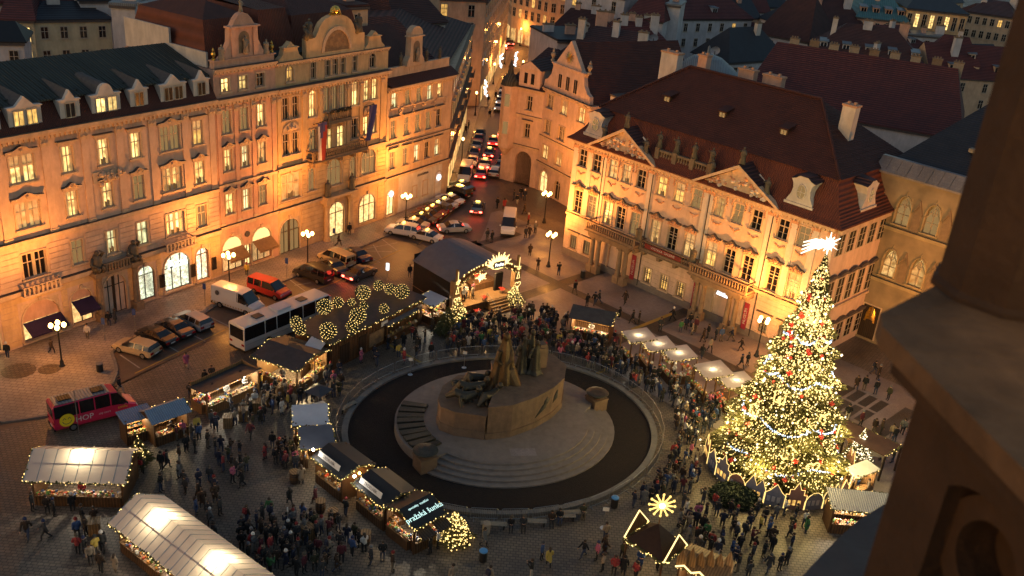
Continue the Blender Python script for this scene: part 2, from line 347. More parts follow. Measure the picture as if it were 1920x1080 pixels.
# the pale plaza before the palace with darker cross bands
def kq(name, u0, u1, o0, o1, z, m):
    mb = MB(); mb.quad(*[tuple(kin(u, o, z)) for u, o in ((u0, o0), (u1, o0), (u1, o1), (u0, o1))]); me = mb.mesh(name, m)
    if me.polygons[0].normal.z < 0: me.flip_normals()
    return ob(name, me)
plz = tag(kq('plaza_paving', -16, 62, -19.5, 4, .004, 'paving_pale'), kind='structure')
for i, (u0, u1, o0, o1) in enumerate([(6.5, 8.2, -19.5, 0), (20.5, 22.2, -19.5, 0), (34.6, 36.2, -19.5, 0), (48.2, 49.6, -19.5, 0), (-16, 62, -8.6, -7.2), (-16, 6.5, -15.2, -14.2), (-8.5, -7.2, -19.5, 0)]):
    o = kq('dark_paving_band', u0, u1, o0, o1, .008+.004*(i >= 4), 'paving_dark'); o.parent = plz
for i in range(7):     # the ribbed slabs by the stone house
    for j in range(2):
        o = kq('paving_slab', 38.5+i*1.25, 39.4+i*1.25, -6.6+j*3.1, -3.9+j*3.1, .009, 'paving_dark'); o.parent = plz
# painted lines
def stripe(pts, w, z, m, name='painted_line'):
    P = [G(x, y, z) for x, y in pts]; mb = MB()
    for a, b in zip(P[:-1], P[1:]):
        n = Vector((-(b-a).y, (b-a).x, 0)).normalized()*w/2
        mb.quad(a+n, a-n, b-n, b+n)
    me = mb.mesh(name, m)
    if me.polygons[0].normal.z < 0: me.flip_normals()
    return ob(name, me, road)
stripe([(253, 700), (427, 616), (563, 553), (627, 530), (690, 497), (750, 469)], .16, .012, 'line_yellow')
stripe([(783, 460), (850, 395), (868, 360)], .13, .012, 'line_yellow')
for a, b in (((225, 665), (262, 690)), ((300, 640), (335, 660)), ((345, 620), (385, 640)), ((395, 595), (430, 612)), ((440, 562), (470, 582)), ((455, 600), (478, 590)), ((505, 545), (545, 560)), ((540, 522), (580, 552)), ((552, 535), (583, 530)), ((590, 512), (625, 527)), ((672, 470), (735, 472)), ((672, 470), (712, 492)), ((700, 459), (716, 486)), ((716, 448), (745, 470)), ((688, 466), (745, 455))):
    stripe([a, b], .13, .012, 'line_white')
stripe([(727, 645), (775, 672), (790, 680)], .3, .006, 'line_yellow')
stripe([(1185, 618), (1260, 588)], .5, .016, 'line_yellow'); stripe([(1120, 700), (1175, 672)], .4, .006, 'line_yellow')
# ================================================================= buildings
def wall_grid(mb, x0, x1, z0, z1, holes, y=0.0, rev=.3, m=0):
    hs = [(max(a, x0), min(b, x1), max(c, z0), min(d, z1)) for a, b, c, d in holes if b > x0 and a < x1 and d > z0 and c < z1]
    xs = sorted({x0, x1, *[h[0] for h in hs], *[h[1] for h in hs]}); zs = sorted({z0, z1, *[h[2] for h in hs], *[h[3] for h in hs]})
    for i in range(len(zs)-1):
        za, zb = zs[i], zs[i+1]; zm = (za+zb)/2; run = None
        for j in range(len(xs)-1):
            xm = (xs[j]+xs[j+1])/2
            if any(a < xm < b and c < zm < d for a, b, c, d in hs):
                if run is not None: mb.quad((run, y, za), (xs[j], y, za), (xs[j], y, zb), (run, y, zb), m); run = None
            elif run is None: run = xs[j]
        if run is not None: mb.quad((run, y, za), (xs[-1], y, za), (xs[-1], y, zb), (run, y, zb), m)
    for a, b, c, d in hs:
        yb = y+rev
        mb.quad((a, y, c), (a, yb, c), (a, yb, d), (a, y, d), m); mb.quad((b, yb, c), (b, y, c), (b, y, d), (b, yb, d), m)
        mb.quad((a, yb, d), (b, yb, d), (b, y, d), (a, y, d), m); mb.quad((a, y, c), (b, y, c), (b, yb, c), (a, yb, c), m)
def arc(w, z, rise=None, n=8):
    'points of an arch head from right springing to left, half-width w/2, springing height z'
    r = w/2; rise = rise or r
    return [(r*math.cos(math.pi*i/n), z+rise*math.sin(math.pi*i/n)) for i in range(n+1)]
WM = {}
def cached(key, fn, name, mats, smooth=False):
    if key not in WM:
        mb = MB(); fn(mb); WM[key] = mb.mesh(name, mats, smooth)
    return WM[key]
def wshape(w, h, arch):
    if not arch: return [(-w/2, 0), (w/2, 0), (w/2, h), (-w/2, h)]
    return [(-w/2, 0), (w/2, 0)] + arc(w, h-w/2)
def window(root, u, zs, w, h, lit='glass_dark', hood=None, arch=False, y=0.0, rev=.28, sash='sash', nm=1, tr=True, sill=True, trimm='trim', wallm=None, hm='trim', name='window', key='', grid=0):
    def surround(mb):
        t = .15; p = .07
        if arch:
            o = [(-w/2-t, 0), (-w/2-t, h-w/2)] + [(x*(w/2+t)/(w/2), (z-(h-w/2))*(w/2+t)/(w/2)+h-w/2) for x, z in arc(w, h-w/2)][::-1] + [(w/2+t, 0)]
            i_ = [(-w/2, 0), (-w/2, h-w/2)] + arc(w, h-w/2)[::-1] + [(w/2, 0)]
            for k in range(len(o)-1):
                a, b, c, d = o[k], o[k+1], i_[k+1], i_[k]
                mb.add([(a[0], -p, a[1]), (b[0], -p, b[1]), (c[0], -p, c[1]), (d[0], -p, d[1]), (a[0], .01, a[1]), (b[0], .01, b[1]), (c[0], .01, c[1]), (d[0], .01, d[1])], [(3, 2, 1, 0), (0, 1, 5, 4), (2, 3, 7, 6)])
            # spandrels that close the square opening above the arch
            for sgn in (-1, 1):
                pts = [(x, z) for x, z in arc(w, h-w/2) if x*sgn >= -1e-6]
                pts = pts if sgn > 0 else pts[::-1]
                for a, b in zip(pts[:-1], pts[1:]):
                    A = [(a[0], .02, a[1]), (b[0], .02, b[1]), (b[0], .02, h), (a[0], .02, h)]
                    mb.add(A if sgn < 0 else A[::-1], [(0, 1, 2, 3)])
                    mb.quad((a[0], .02, a[1]), (b[0], .02, b[1]), (b[0], rev, b[1]), (a[0], rev, a[1]))
        else:
            mb.box(-w/2-t, -w/2, -p, .01, 0, h+t); mb.box(w/2, w/2+t, -p, .01, 0, h+t); mb.box(-w/2, w/2, -p, .01, h, h+t)
        if sill: mb.box(-w/2-.25, w/2+.25, -.2, .02, -.16, -.002)
    o = ob(name, cached(('sur', w, h, arch, sill, trimm), surround, 'window_surround', trimm), root, (u, y, zs))
    var = rnd.randrange(5) if lit.startswith('pane') else 0
    def pane(mb):
        s = wshape(w-.06, h-.03, arch); mb.add([(x, rev-.05, z) for x, z in s], [tuple(range(len(s)))]); yq = rev-.056; t = h*.98 if not arch else h-w*.4
        if var in (1, 3):
            for s_ in (-1, 1):
                for k in range(3): xa, xb = w*(.48-.075*k), w*(.48-.075*(k+1)); mb.add([(s_*xa, yq-.02*(k % 2), 0), (s_*xb, yq-.02*((k+1) % 2), 0), (s_*xb*.97, yq-.02*((k+1) % 2), t), (s_*xa, yq-.02*(k % 2), t)], [(0, 1, 2, 3) if s_ > 0 else (3, 2, 1, 0)], 1)
        if var == 2: mb.quad((-w*.47, yq, h*.55), (w*.47, yq, h*.55), (w*.47, yq, t), (-w*.47, yq, t), 1)
        if var in (3, 4): mb.add([(-w*.2, yq, 0), (w*.25, yq, 0), (w*.25, yq, h*.22), (w*.12, yq, h*.3), (0, yq, h*.2), (-w*.2, yq, h*.26)], [tuple(range(6))], 2)
    ob('pane', cached(('pane', w, h, arch, lit, rev, var), pane, 'pane', [lit, 'curtain', 'room_dark']), o)
    def bars(mb):
        y0, y1 = rev-.13, rev-.06; b = .075
        top = h if not arch else h-w/2
        mb.box(-w/2, -w/2+b, y0, y1, 0, top); mb.box(w/2-b, w/2, y0, y1, 0, top); mb.box(-w/2+b, w/2-b, y0, y1, 0, b)
        if not arch: mb.box(-w/2+b, w/2-b, y0, y1, h-b, h)
        zt = h*.62 if not arch else h-w/2
        if tr: mb.box(-w/2+b, w/2-b, y0, y1-.004, zt, zt+.09)
        for k in range(nm):
            x = -w/2+w*(k+1)/(nm+1); t = .045 if (nm != 3 or k != 1) else .16
            mb.box(x-t, x+t, y0-.006, y1-.008, b, (h-b) if not arch else h-.06)
        for k in range(grid):
            z = h*(k+1)/(grid+1); mb.box(-w/2+b, w/2-b, y0+.02, y1-.012, z-.02, z+.02)
    ob('sash', cached(('sash', w, h, arch, rev, sash, nm, tr, grid), bars, 'sash', sash), o)
    if hood:
        def hd(mb):
            W = w/2+.42
            if hood == 'flat':
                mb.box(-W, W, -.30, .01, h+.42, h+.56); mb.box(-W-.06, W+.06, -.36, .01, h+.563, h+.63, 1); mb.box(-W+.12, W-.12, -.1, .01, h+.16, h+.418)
            elif hood == 'curve':
                n = 10; pr = [(-W+2*W*i/n, h+.42+.42*math.sin(math.pi*i/n)**1.3+.10*math.cos(4*math.pi*i/n)) for i in range(n+1)]
                mb.prism([(W-.1, h+.16), (W-.1, h+.3)] + [(x*.92, z-.05) for x, z in pr[::-1]] + [(-W+.1, h+.3), (-W+.1, h+.16)], -.12, .01)
                for a, b in zip(pr[:-1], pr[1:]):
                    mb.add([(a[0], -.36, a[1]), (b[0], -.36, b[1]), (b[0], .01, b[1]+.02), (a[0], .01, a[1]+.02), (a[0], -.36, a[1]-.12), (b[0], -.36, b[1]-.12), (b[0], .01, b[1]-.12), (a[0], .01, a[1]-.12)], [(0, 1, 2, 3)], 1)
                    mb.add([(a[0], -.36, a[1]), (b[0], -.36, b[1]), (b[0], -.36, b[1]-.12), (a[0], -.36, a[1]-.12), (a[0], .01, a[1]-.12), (b[0], .01, b[1]-.12)], [(0, 3, 2, 1), (3, 4, 5, 2)])
                mb.ball((0, -.12, h+.5), .2, 6, 4); mb.ball((-.45*w, -.1, h+.38), .14, 6, 4); mb.ball((.45*w, -.1, h+.38), .14, 6, 4)
            elif hood == 'rococo':
                n = 10; pr = [(-W+2*W*i/n, h+.62+.40*math.sin(math.pi*i/n)**1.2+.12*math.cos(4*math.pi*i/n)) for i in range(n+1)]
                for a, b in zip(pr[:-1], pr[1:]):
                    mb.add([(a[0], -.34, a[1]), (b[0], -.34, b[1]), (b[0], .01, b[1]+.02), (a[0], .01, a[1]+.02), (a[0], -.34, a[1]-.14), (b[0], -.34, b[1]-.14), (a[0], .01, a[1]-.14), (b[0], .01, b[1]-.14)], [(0, 1, 2, 3), (0, 4, 5, 1), (4, 6, 7, 5)], 1)
                mb.prism([(W*.86, h+.14), (W*.8, h+.6)] + [(x*.84, z-.16) for x, z in pr[::-1]] + [(-W*.8, h+.6), (-W*.86, h+.14)], -.09, .01, 2)
                for q in ((0, .55, .24), (-.35, .42, .15), (.35, .42, .15), (-.62, .3, .13), (.62, .3, .13), (-.2, .25, .12), (.2, .25, .12)): mb.ball((q[0]*w*.8, -.1, h+q[1]), q[2], 6, 4, 2)
            elif hood == 'key':
                mb.prism([(-.12, h-.02), (.12, h-.02), (.18, h+.45), (-.18, h+.45)], -.18, .01)
        ob('hood', cached(('hood', w, h, hood, hm), hd, 'hood', [hm, 'trim_dark', 'stucco_rose']), o)
    return o
def hole(u, zs, w, h): return (u-w/2, u+w/2, zs, zs+h)
def pick(ws): return rnd.choices([a for a, b in ws], [b for a, b in ws])[0]
def body(root, x0, x1, d, z, holes, m, name='wall', front=True, rev=.28, z0=0):
    mb = MB()
    wall_grid(mb, x0, x1, z0, z, holes, 0, rev)
    mb.quad((x1, 0, z0), (x1, d, z0), (x1, d, z), (x1, 0, z)); mb.quad((x1, d, z0), (x0, d, z0), (x0, d, z), (x1, d, z)); mb.quad((x0, d, z0), (x0, 0, z0), (x0, 0, z), (x0, d, z))
    mb.quad((x0, 0, z), (x1, 0, z), (x1, d, z), (x0, d, z))
    mb.quad((x0, rev+.02, z0), (x0, rev+.02, z), (x1, rev+.02, z), (x1, rev+.02, z0))
    return mb.build(name, m, root)
def cornice(root, x0, x1, z, m='trim', p=.5, name='cornice', dark=True, y=0, h=.5):
    mb = MB(); mb.box(x0, x1, y-p*.35, y+.02, z-h, z-h*.6); mb.box(x0, x1, y-p*.7, y+.02, z-h*.597, z-h*.3); mb.box(x0, x1, y-p, y+.02, z-h*.297, z)
    n = int((x1-x0)/.5)
    for i in range(n):
        x = x0+(i+.5)*(x1-x0)/n; mb.box(x-.1, x+.1, y-p*.66, y-p*.36, z-h*.95, z-h*.602)
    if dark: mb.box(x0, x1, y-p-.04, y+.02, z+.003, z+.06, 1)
    return mb.build(name, [m, 'trim_dark'], root)
def belt(root, x0, x1, z, m='trim', p=.22, h=.3, y=0, dark=True):
    mb = MB(); mb.box(x0, x1, y-p, y+.01, z-h/2, z+h/2); mb.box(x0, x1, y-p*.5, y+.01, z-h*.9, z-h/2-.002)
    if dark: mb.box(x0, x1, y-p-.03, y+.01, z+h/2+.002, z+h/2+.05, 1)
    return mb.build('belt_course', [m, 'trim_dark'], root)
def pilaster(root, x, z0, z1, w=.7, m='trim', cap='trim', y=0, p=.12):
    def f(mb):
        h = z1-z0; mb.box(-w/2, w/2, -p, .01, 0, h); mb.box(-w/2-.08, w/2+.08, -p-.08, .01, h-.75, h-.02, 1)
        for k in range(4): mb.ball((-w/2+.1+k*(w-.2)/3, -p-.1, h-.45+.1*(k % 2)), .13, 5, 4, 1)
        mb.box(-w/2-.06, w/2+.06, -p-.06, .01, 0, .3, 1)
    return ob('pilaster', cached(('pil', round(z1-z0, 2), w, m, cap, p), f, 'pilaster', [m, cap]), root, (x, y, z0))
def bands(root, x0, x1, z0, z1, holes, m, step=.5, p=.05, gap=.06):
    mb = MB(); z = z0
    while z+step <= z1+.01:
        a, b = z+gap/2, z+step-gap/2; segs = [(x0, x1)]
        for (ha, hb, hc, hd) in holes:
            if hd+.2 > a and hc-.2 < b:
                ns = []
                for s, e in segs:
                    if hb+.3 <= s or ha-.3 >= e: ns.append((s, e))
                    else:
                        if ha-.3 > s+.1: ns.append((s, ha-.3))
                        if hb+.3 < e-.1: ns.append((hb+.3, e))
                segs = ns
        for s, e in segs: mb.box(s, e, -p, .005, a, b, skip='k')
        z += step
    o = mb.build('rusticated_course', m, root); o['kind'] = 'stuff'; return o
def statue(root, loc, h, m='statue_stone', seed=0, rz=0, name='statue', wide=1.0):
    r = random.Random(seed); s = h/1.8; mb = MB()
    mb.lathe([(.30*wide*s, 0), (.34*wide*s, .1*s), (.24*wide*s, .55*s), (.25*wide*s, .95*s), (.27*wide*s, 1.25*s), (.22*wide*s, 1.42*s), (.08*s, 1.5*s), (.07*s, 1.55*s)], 10, (0, 0, 0), sy=.75)
    mb.ball((.02*s, -.02*s, 1.66*s), .125*s, 8, 6, sz=1.15)
    a = r.random()
    mb.tube([(-.22*s, 0, 1.36*s), (-.42*s, -.1*s, (1.1+.3*a)*s), (-.36*s, -.25*s, (1.2+.5*a)*s)], [.09*s, .075*s, .05*s], 6)
    mb.tube([(.22*s, 0, 1.36*s), (.38*s, -.08*s, 1.05*s), (.2*s, -.24*s, .98*s)], [.09*s, .075*s, .05*s], 6)
    mb.tube([(-.2*s, -.1*s, .2*s), (0, -.2*s, .8*s), (.2*s, -.12*s, 1.3*s)], [.1*s, .08*s, .05*s], 5)
    return mb.build(name, m, root, loc, True, rz)
def urn(mb, c, s, m=0):
    mb.lathe([(.22*s, 0), (.22*s, .15*s), (.1*s, .25*s), (.12*s, .35*s), (.26*s, .6*s), (.22*s, .8*s), (.1*s, .9*s), (.14*s, 1.05*s), (.02*s, 1.3*s)], 8, c, m)
def volute_gable(hw, h, top, n=7):
    'half-width at foot, height of the curved sides, half-width of the top piece'
    pr = []
    for i in range(n+1):
        t = i/n; pr.append((hw+(top-hw)*(1-math.cos(t*math.pi/2)) if t < .5 else hw+(top-hw)*(1-math.cos(t*math.pi/2)), h*math.sin(t*math.pi/2)**1.6))
    return pr
def hip(mb, x0, x1, y0, y1, z, zt, ia, ib, yr=None, m=0, t=.14, gable=False):
    'hipped or gabled roof; ia, ib how far the ridge ends stand in from the sides'
    yr = (y0+y1)/2 if yr is None else yr
    a, b = (x0+ia, yr, zt), (x1-ib, yr, zt)
    mb.quad((x0, y0, z), (x1, y0, z), b, a, m); mb.quad((x1, y1, z), (x0, y1, z), a, b, m)
    mb.tri((x0, y1, z), (x0, y0, z), a, m); mb.tri((x1, y0, z), (x1, y1, z), b, m)
    mb.box(x0, x1, y0, y1, z-t, z-.002, m)
def frustum(mb, x0, x1, y0, y1, z0, z1, i, m=0, k=None):
    k = k if k is not None else i
    A = [(x0, y0, z0), (x1, y0, z0), (x1, y1, z0), (x0, y1, z0)]; B = [(x0+i, y0+k, z1), (x1-i, y0+k, z1), (x1-i, y1-k, z1), (x0+i, y1-k, z1)]
    mb.add(A+B, [(0, 1, 5, 4), (1, 2, 6, 5), (2, 3, 7, 6), (3, 0, 4, 7)], m)
LITA = [('pane_warm', 4), ('pane_pale', 1.2), ('glass_dim', 2.2), ('glass_dark', 1.6), ('pane_dull', 1.5), ('pane_gold', .8)]
LITB = [('pane_pale', 2), ('pane_dull', 2), ('pane_warm', 2), ('glass_dim', 3), ('glass_dark', 2)]
LITK = [('glass_dark', 5), ('glass_dim', 4), ('pane_dull', 1.2), ('pane_gold', .5)]

# ---- A: long cream house with the green metal roof and six dormers
A = thing('mansard_house', 'long cream baroque house with green metal roof, six white dormers and an Azzá shop', 'house', ROW_O, ROW_A)
X0, X1, ZC = -12.0, 26.25, 20.9
cols = [(-8.2, 0), (-4.2, 0), (.1, 0), (4.5, 1), (8.95, 0), (12.75, 0), (16.35, 0), (20.45, 1), (23.95, 0)]
litmap = {(4.5, 2): 'pane_warm', (8.95, 2): 'pane_warm', (12.75, 2): 'pane_warm', (16.35, 2): 'pane_warm', (20.45, 2): 'glass_dim', (23.95, 2): 'pane_gold', (4.5, 1): 'pane_dull', (8.95, 1): 'pane_warm', (12.75, 1): 'pane_warm', (16.35, 1): 'glass_dim', (20.45, 1): 'pane_warm', (23.95, 1): 'pane_warm', (4.5, 0): 'glass_dark', (8.95, 0): 'glass_dim', (12.75, 0): 'pane_pale', (16.35, 0): 'pane_pale', (20.45, 0): 'pane_pale', (23.95, 0): 'glass_dim'}
holes = []; spec = []
for u, dbl in cols:
    w_ = 2.35 if dbl else 1.22
    for r_, (zs, h_) in enumerate(((6.85, 2.5), (11.85, 2.55), (16.25, 2.6))):
        spec.append((u, zs, w_, h_, r_, dbl)); holes.append(hole(u, zs, w_, h_))
shops = [(-1.0, 2.6, 3.6), (4.5, 3.9, 3.9), (8.8, 2.3, 3.7), (16.3, 2.2, 3.9), (20.3, 3.4, 4.3), (23.7, 1.7, 3.9)]
holes += [hole(u, .45, w_, h_) for u, w_, h_ in shops] + [hole(12.6, 0.1, 2.6, 4.4)]
body(A, X0, X1, 14, ZC, holes, 'plaster_pink')
for u, zs, w_, h_, r_, dbl in spec:
    window(A, u, zs, w_, h_, litmap.get((u, r_)) or pick(LITA), 'curve' if r_ == 1 or (r_ == 2 and dbl) else ('flat' if r_ == 2 else None), nm=3 if dbl else 1)
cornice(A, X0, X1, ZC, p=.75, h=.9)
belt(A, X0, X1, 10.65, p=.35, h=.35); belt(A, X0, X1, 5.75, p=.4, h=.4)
for x in (-6.2, -2.1, 2.3, 6.8, 10.8, 14.55, 18.3, 22.3, 25.8): pilaster(A, x, 10.9, 20.0, .75, 'plaster_pink', 'trim')
bands(A, X0, X1, 6.0, 10.4, holes, 'plaster_pink', .55); bands(A, X0, X1, .3, 5.4, holes, 'plaster_ochre', .62)
mb = MB()                                   # carved cartouche below the middle window
for q in range(40): mb.ball((12.75+rnd.gauss(0, .7), -.12-rnd.random()*.15, 15.2+rnd.gauss(0, .35)), .12+rnd.random()*.16, 6, 4)
mb.box(11.3, 14.2, -.1, .01, 14.6, 15.7); mb.build('cartouche', 'trim', A)
for u, dz in ((4.5, 6.55), (20.4, 6.55)):   # small balconies below double windows
    mb = MB(); mb.prism([(-1.7, 0), (1.7, 0), (2.0, .22), (-2.0, .22)], -1.0, .01); mb.box(-1.9, 1.9, -.95, -.8, .95, 1.08); mb.box(-1.9, -1.78, -.79, 0, .95, 1.08); mb.box(1.78, 1.9, -.79, 0, .95, 1.08)
    for k in range(9): x = -1.8+.45*k; mb.box(x-.09, x+.09, -.93, -.82, .222, .948)
    mb.build('balcony', 'trim', A, (u, 0, dz-1.2))
# shop fronts
def shop(root, u, zs, w_, h_, lit, arch=True, awning=None, sign=None, sm='sign_white', fan=None, size=.8):
    o = window(root, u, zs, w_, h_, lit, 'key' if arch else None, arch, rev=.35, nm=1 if w_ < 3 else 2, sash='sash_dark', sill=True, name='shop_window')
    if fan:
        mb = MB(); s = arc(w_-.1, h_-w_/2); mb.add([(x, .16, z) for x, z in s], [tuple(range(len(s)))]); mb.build('fanlight_sign', fan, o)
    if awning:
        mb = MB(); n = 8
        for k in range(n):
            xa, xb = -w_/2+w_*k/n, -w_/2+w_*(k+1)/n
            mb.add([(xa, -.02, h_-w_*.5+.05), (xb, -.02, h_-w_*.5+.05), (xb, -1.35, h_-w_*.5-.85), (xa, -1.35, h_-w_*.5-.85), (xb, -1.36, h_-w_*.5-1.08), (xa, -1.36, h_-w_*.5-1.08)], [(0, 1, 2, 3), (3, 2, 4, 5), (3, 2, 1, 0), (5, 4, 2, 3)])
        mb.build('awning', awning, o)
    if sign:
        text(sign, size, (0, -.14, h_-w_*.34), (R(90), 0, 0), sm, o, .03); text(sign, size*1.02, (.05, -.06, h_-w_*.34-.05), (R(90), 0, 0), 'awning_purple', o, .03)
    return o
mat('awning_purple', (.05, .03, .10), (.035, .022, .07), 3, .8); mat('awning_tan', (.34, .22, .12), (.26, .16, .09), 3, .8)
mat('sign_cream', (.7, .55, .3), None, rough=.6, emit=(1, .75, .3), es=.4)
shop(A, -1.0, .45, 2.6, 3.6, 'shop_warm', fan='roof_black'); shop(A, 4.5, .45, 3.9, 3.9, 'shop_warm', awning='awning_purple', fan='plaster_rose')
shop(A, 8.8, .45, 2.3, 3.7, 'shop_warm', awning='awning_purple', fan='plaster_rose'); shop(A, 16.3, .45, 2.2, 3.9, 'shop_white')
shop(A, 20.3, .45, 3.4, 4.3, 'shop_white', sign='Azzá', size=1.35); shop(A, 23.7, .45, 1.7, 3.9, 'shop_white')
for u in (18.25, 22.3, 25.2):
    mb = MB(); mb.box(-.32, .32, -.1, .01, 0, 1.5); mb.box(-.24, .24, -.108, -.1, .1, 1.4, 1); mb.build('notice_board', ['wood_dark', 'glass_dark'], A, (u, -.06, 1.3))
# portal with columns and two crouching statues
window(A, 12.6, .1, 2.6, 4.4, 'glass_dim', None, True, rev=.4, sash='wood_dark', nm=3, sill=False, name='portal_door')
mb = MB()
for s in (-1, 1):
    mb.cbox((12.6+s*2.1, -.55, .5), (.95, 1.1, 1.0)); mb.lathe([(.36, 1.0), (.33, 2.5), (.29, 4.7), (.42, 5.0), (.45, 5.2)], 12, (12.6+s*2.1, -.55, 0)); mb.cbox((12.6+s*2.1, -.5, 5.45), (1.3, 1.3, .5))
mb.prism([(10.2, 5.2), (15.0, 5.2), (15.0, 5.55), (10.2, 5.55)], -1.0, -.02)
for k in range(9): mb.box(11.2+k*.33, 11.34+k*.33, -1.0, -.85, 5.56, 6.3)
mb.box(11.0, 14.2, -1.05, -.8, 6.303, 6.45); mb.build('portal', 'stone_brown', A)
for s in (-1, 1):
    mb = MB(); mb.lathe([(.5, 0), (.6, .3), (.5, .9), (.55, 1.3), (.35, 1.7), (.15, 1.85)], 10, (0, 0, 0), sy=.9); mb.ball((0, -.12, 2.02), .26, 8, 6)
    mb.tube([(-.4, 0, 1.5), (-.75, -.2, .9), (-.35, -.5, .6)], [.18, .15, .1]); mb.tube([(.4, 0, 1.5), (.7, -.2, 1.9), (.3, -.2, 2.2)], [.18, .15, .1]); mb.tube([(-.3, -.2, .5), (-.2, -.7, .45), (-.2, -.6, 0)], [.22, .18, .12]); mb.tube([(.3, -.2, .5), (.3, -.75, .5), (.3, -.6, 0)], [.22, .18, .12])
    mb.build('statue', 'statue_dark', A, (12.6+s*2.1, -.55, 5.7), True)
# roof: red strip, dormers, green metal slope
mb = MB(); mb.quad((X0, -.5, 20.98), (X1, -.5, 20.98), (X1, 1.0, 23.3), (X0, 1.0, 23.3)); mb.build('mansard_slope', 'tile_red', A)
mb = MB(); mb.quad((X0, .55, 23.35), (X1-.02, .55, 23.35), (X1-.02, 7.7, 25.5), (X0, 7.7, 25.5)); mb.quad((X0, 7.7, 25.5), (X1-.02, 7.7, 25.5), (X1-.02, 14.2, 22.5), (X0, 14.2, 22.5)); mb.box(X0, X1-.02, .5, .548, 23.2, 23.36)
for k in range(22): mb.box(X0+1+k*1.7, X0+1.35+k*1.7, 1.2, 1.27, 23.55, 23.68)
for k in range(64): x = X0+.3+k*.595; mb.add([(x-.025, .55, 23.352), (x+.025, .55, 23.352), (x+.025, 7.7, 25.502), (x-.025, 7.7, 25.502), (x, .55, 23.42), (x, 7.7, 25.57)], [(0, 4, 5, 3), (4, 1, 2, 5)])
mb.build('roof', 'metal_green', A)
for u, wd, k in ((-6.5, 2, 0), (-2.0, 1, 0), (2.0, 1, 0), (5.3, 2, 0), (9.65, 1, 0), (13.4, 2, 1), (17.05, 1, 0), (21.1, 2, 0), (24.6, 1, 0)):
    hw = 1.55 if wd == 2 else 1.0
    d = MB(); zb = 21.15; d.box(-hw, hw, -.02, 2.4, zb, 23.25, skip='k')
    top = [(hw+.1, 23.25), (hw*.55, 23.3)] + ([(hw*.5*math.cos(t), 23.3+.95*math.sin(t)) for t in [math.pi*i/8 for i in range(1, 8)]] if k else [(0, 24.15)]) + [(-hw*.55, 23.3), (-hw-.1, 23.25)]
    d.prism([(-hw-.1, 23.12), (hw+.1, 23.12)] + top, -.12, .25); d.box(-hw-.12, hw+.12, -.14, -.02, zb-.05, zb+.1)
    d.add([(x, .25, z) for x, z in top] + [(x, 4.0, z+.35) for x, z in top], [(i, i+1, i+1+len(top), i+len(top)) for i in range(len(top)-1)], 1)
    dm = d.build('dormer', ['plaster_white', 'trim_dark'], A, (u, -.12, 0))
    n = wd
    for q in range(n):
        x = (q-.5)*1.25 if n == 2 else 0
        mb = MB(); mb.box(x-.5, x+.5, -.1, -.03, 21.5, 22.95); mb.build('window_frame', 'sash', dm)
        mb = MB()
        for qx in (-.24, .24): mb.box(x+qx-.19, x+qx+.19, -.108, -.1, 21.6, 22.85)
        mb.build('pane', {5.3: 'pane_gold', 13.4: 'pane_warm'}.get(u, 'glass_dark'), dm)

# ---- B: rose house with a statue niche in its gable
B = thing('rose_gabled_house', 'narrow rose house with statue niche in its scrolled gable and two awnings', 'house', row(26.3, 0), ROW_A)
WB = 8.7; colsB = (1.55, 4.0, 6.45); holes = []; spec = []
for u in colsB:
    for zs, h_ in ((7.35, 2.45), (12.45, 2.5), (16.75, 2.6), (21.35, 1.5)):
        spec.append((u, zs, 1.12, h_)); holes.append(hole(u, zs, 1.12, h_))
sB = [(1.7, 3.0, 4.2), (6.1, 3.0, 4.2)]
holes += [hole(u, .35, w_, h_) for u, w_, h_ in sB] + [hole(3.9, .35, .9, 2.6)]
body(B, 0, WB, 15, 23.9, holes, 'plaster_rose')
for u, zs, w_, h_ in spec: window(B, u, zs, w_, h_, pick(LITB) if zs < 21 else ('pane_warm' if u < 5 else 'glass_dark'), None if zs > 20 else 'curve' if zs < 16 else 'key')
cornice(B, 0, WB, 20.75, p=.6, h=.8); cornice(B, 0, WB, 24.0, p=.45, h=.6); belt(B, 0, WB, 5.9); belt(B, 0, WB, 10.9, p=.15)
for x in (.4, 2.8, 5.25, 8.25): pilaster(B, x, 6.2, 19.9, .5, 'plaster_rose', 'trim')
for u, w_, h_ in sB: shop(B, u, .35, w_, h_, 'shop_warm', awning='awning_tan', fan='sign_cream')
window(B, 3.9, .35, .9, 2.6, 'shop_warm', name='door', sash='sash_dark', sill=False)
mb = MB(); mb.lathe([(.36, -.05), (.36, .05)], 16, (0, 0, 0), M=Matrix.Translation((3.9, -.06, 4.3)) @ Matrix.Rotation(R(90), 4, 'X')); mb.build('roundel', 'trim_dark', B)
mb = MB()                                     # scrolled gable
gp = [(0.15, 24.0), (8.55, 24.0), (8.5, 24.8), (7.6, 24.9), (6.9, 25.5), (6.3, 26.6), (6.2, 28.1), (5.8, 28.3), (5.4, 28.9), (4.9, 29.4), (4.3, 29.6), (3.7, 29.4), (3.2, 28.9), (2.8, 28.3), (2.4, 28.1), (2.3, 26.6), (1.7, 25.5), (1.0, 24.9), (.2, 24.8)]
mb.prism(gp, -.02, .7); mb.box(2.2, 6.4, -.3, .7, 28.05, 28.22); mb.box(0, 8.7, -.2, .7, 24.75, 24.9)
mb.box(2.5, 3.1, -.2, .0, 25.0, 28.04); mb.box(5.5, 6.1, -.2, 0, 25.0, 28.04); mb.build('gable', 'plaster_rose', B)
mb = MB(); s = [(3.55, 25.3), (5.05, 25.3)] + [(x+4.3, z) for x, z in arc(1.5, 26.9)]; mb.add([(x, -.03, z) for x, z in s], [tuple(range(len(s)))]); mb.build('niche', 'stone_brown', B)
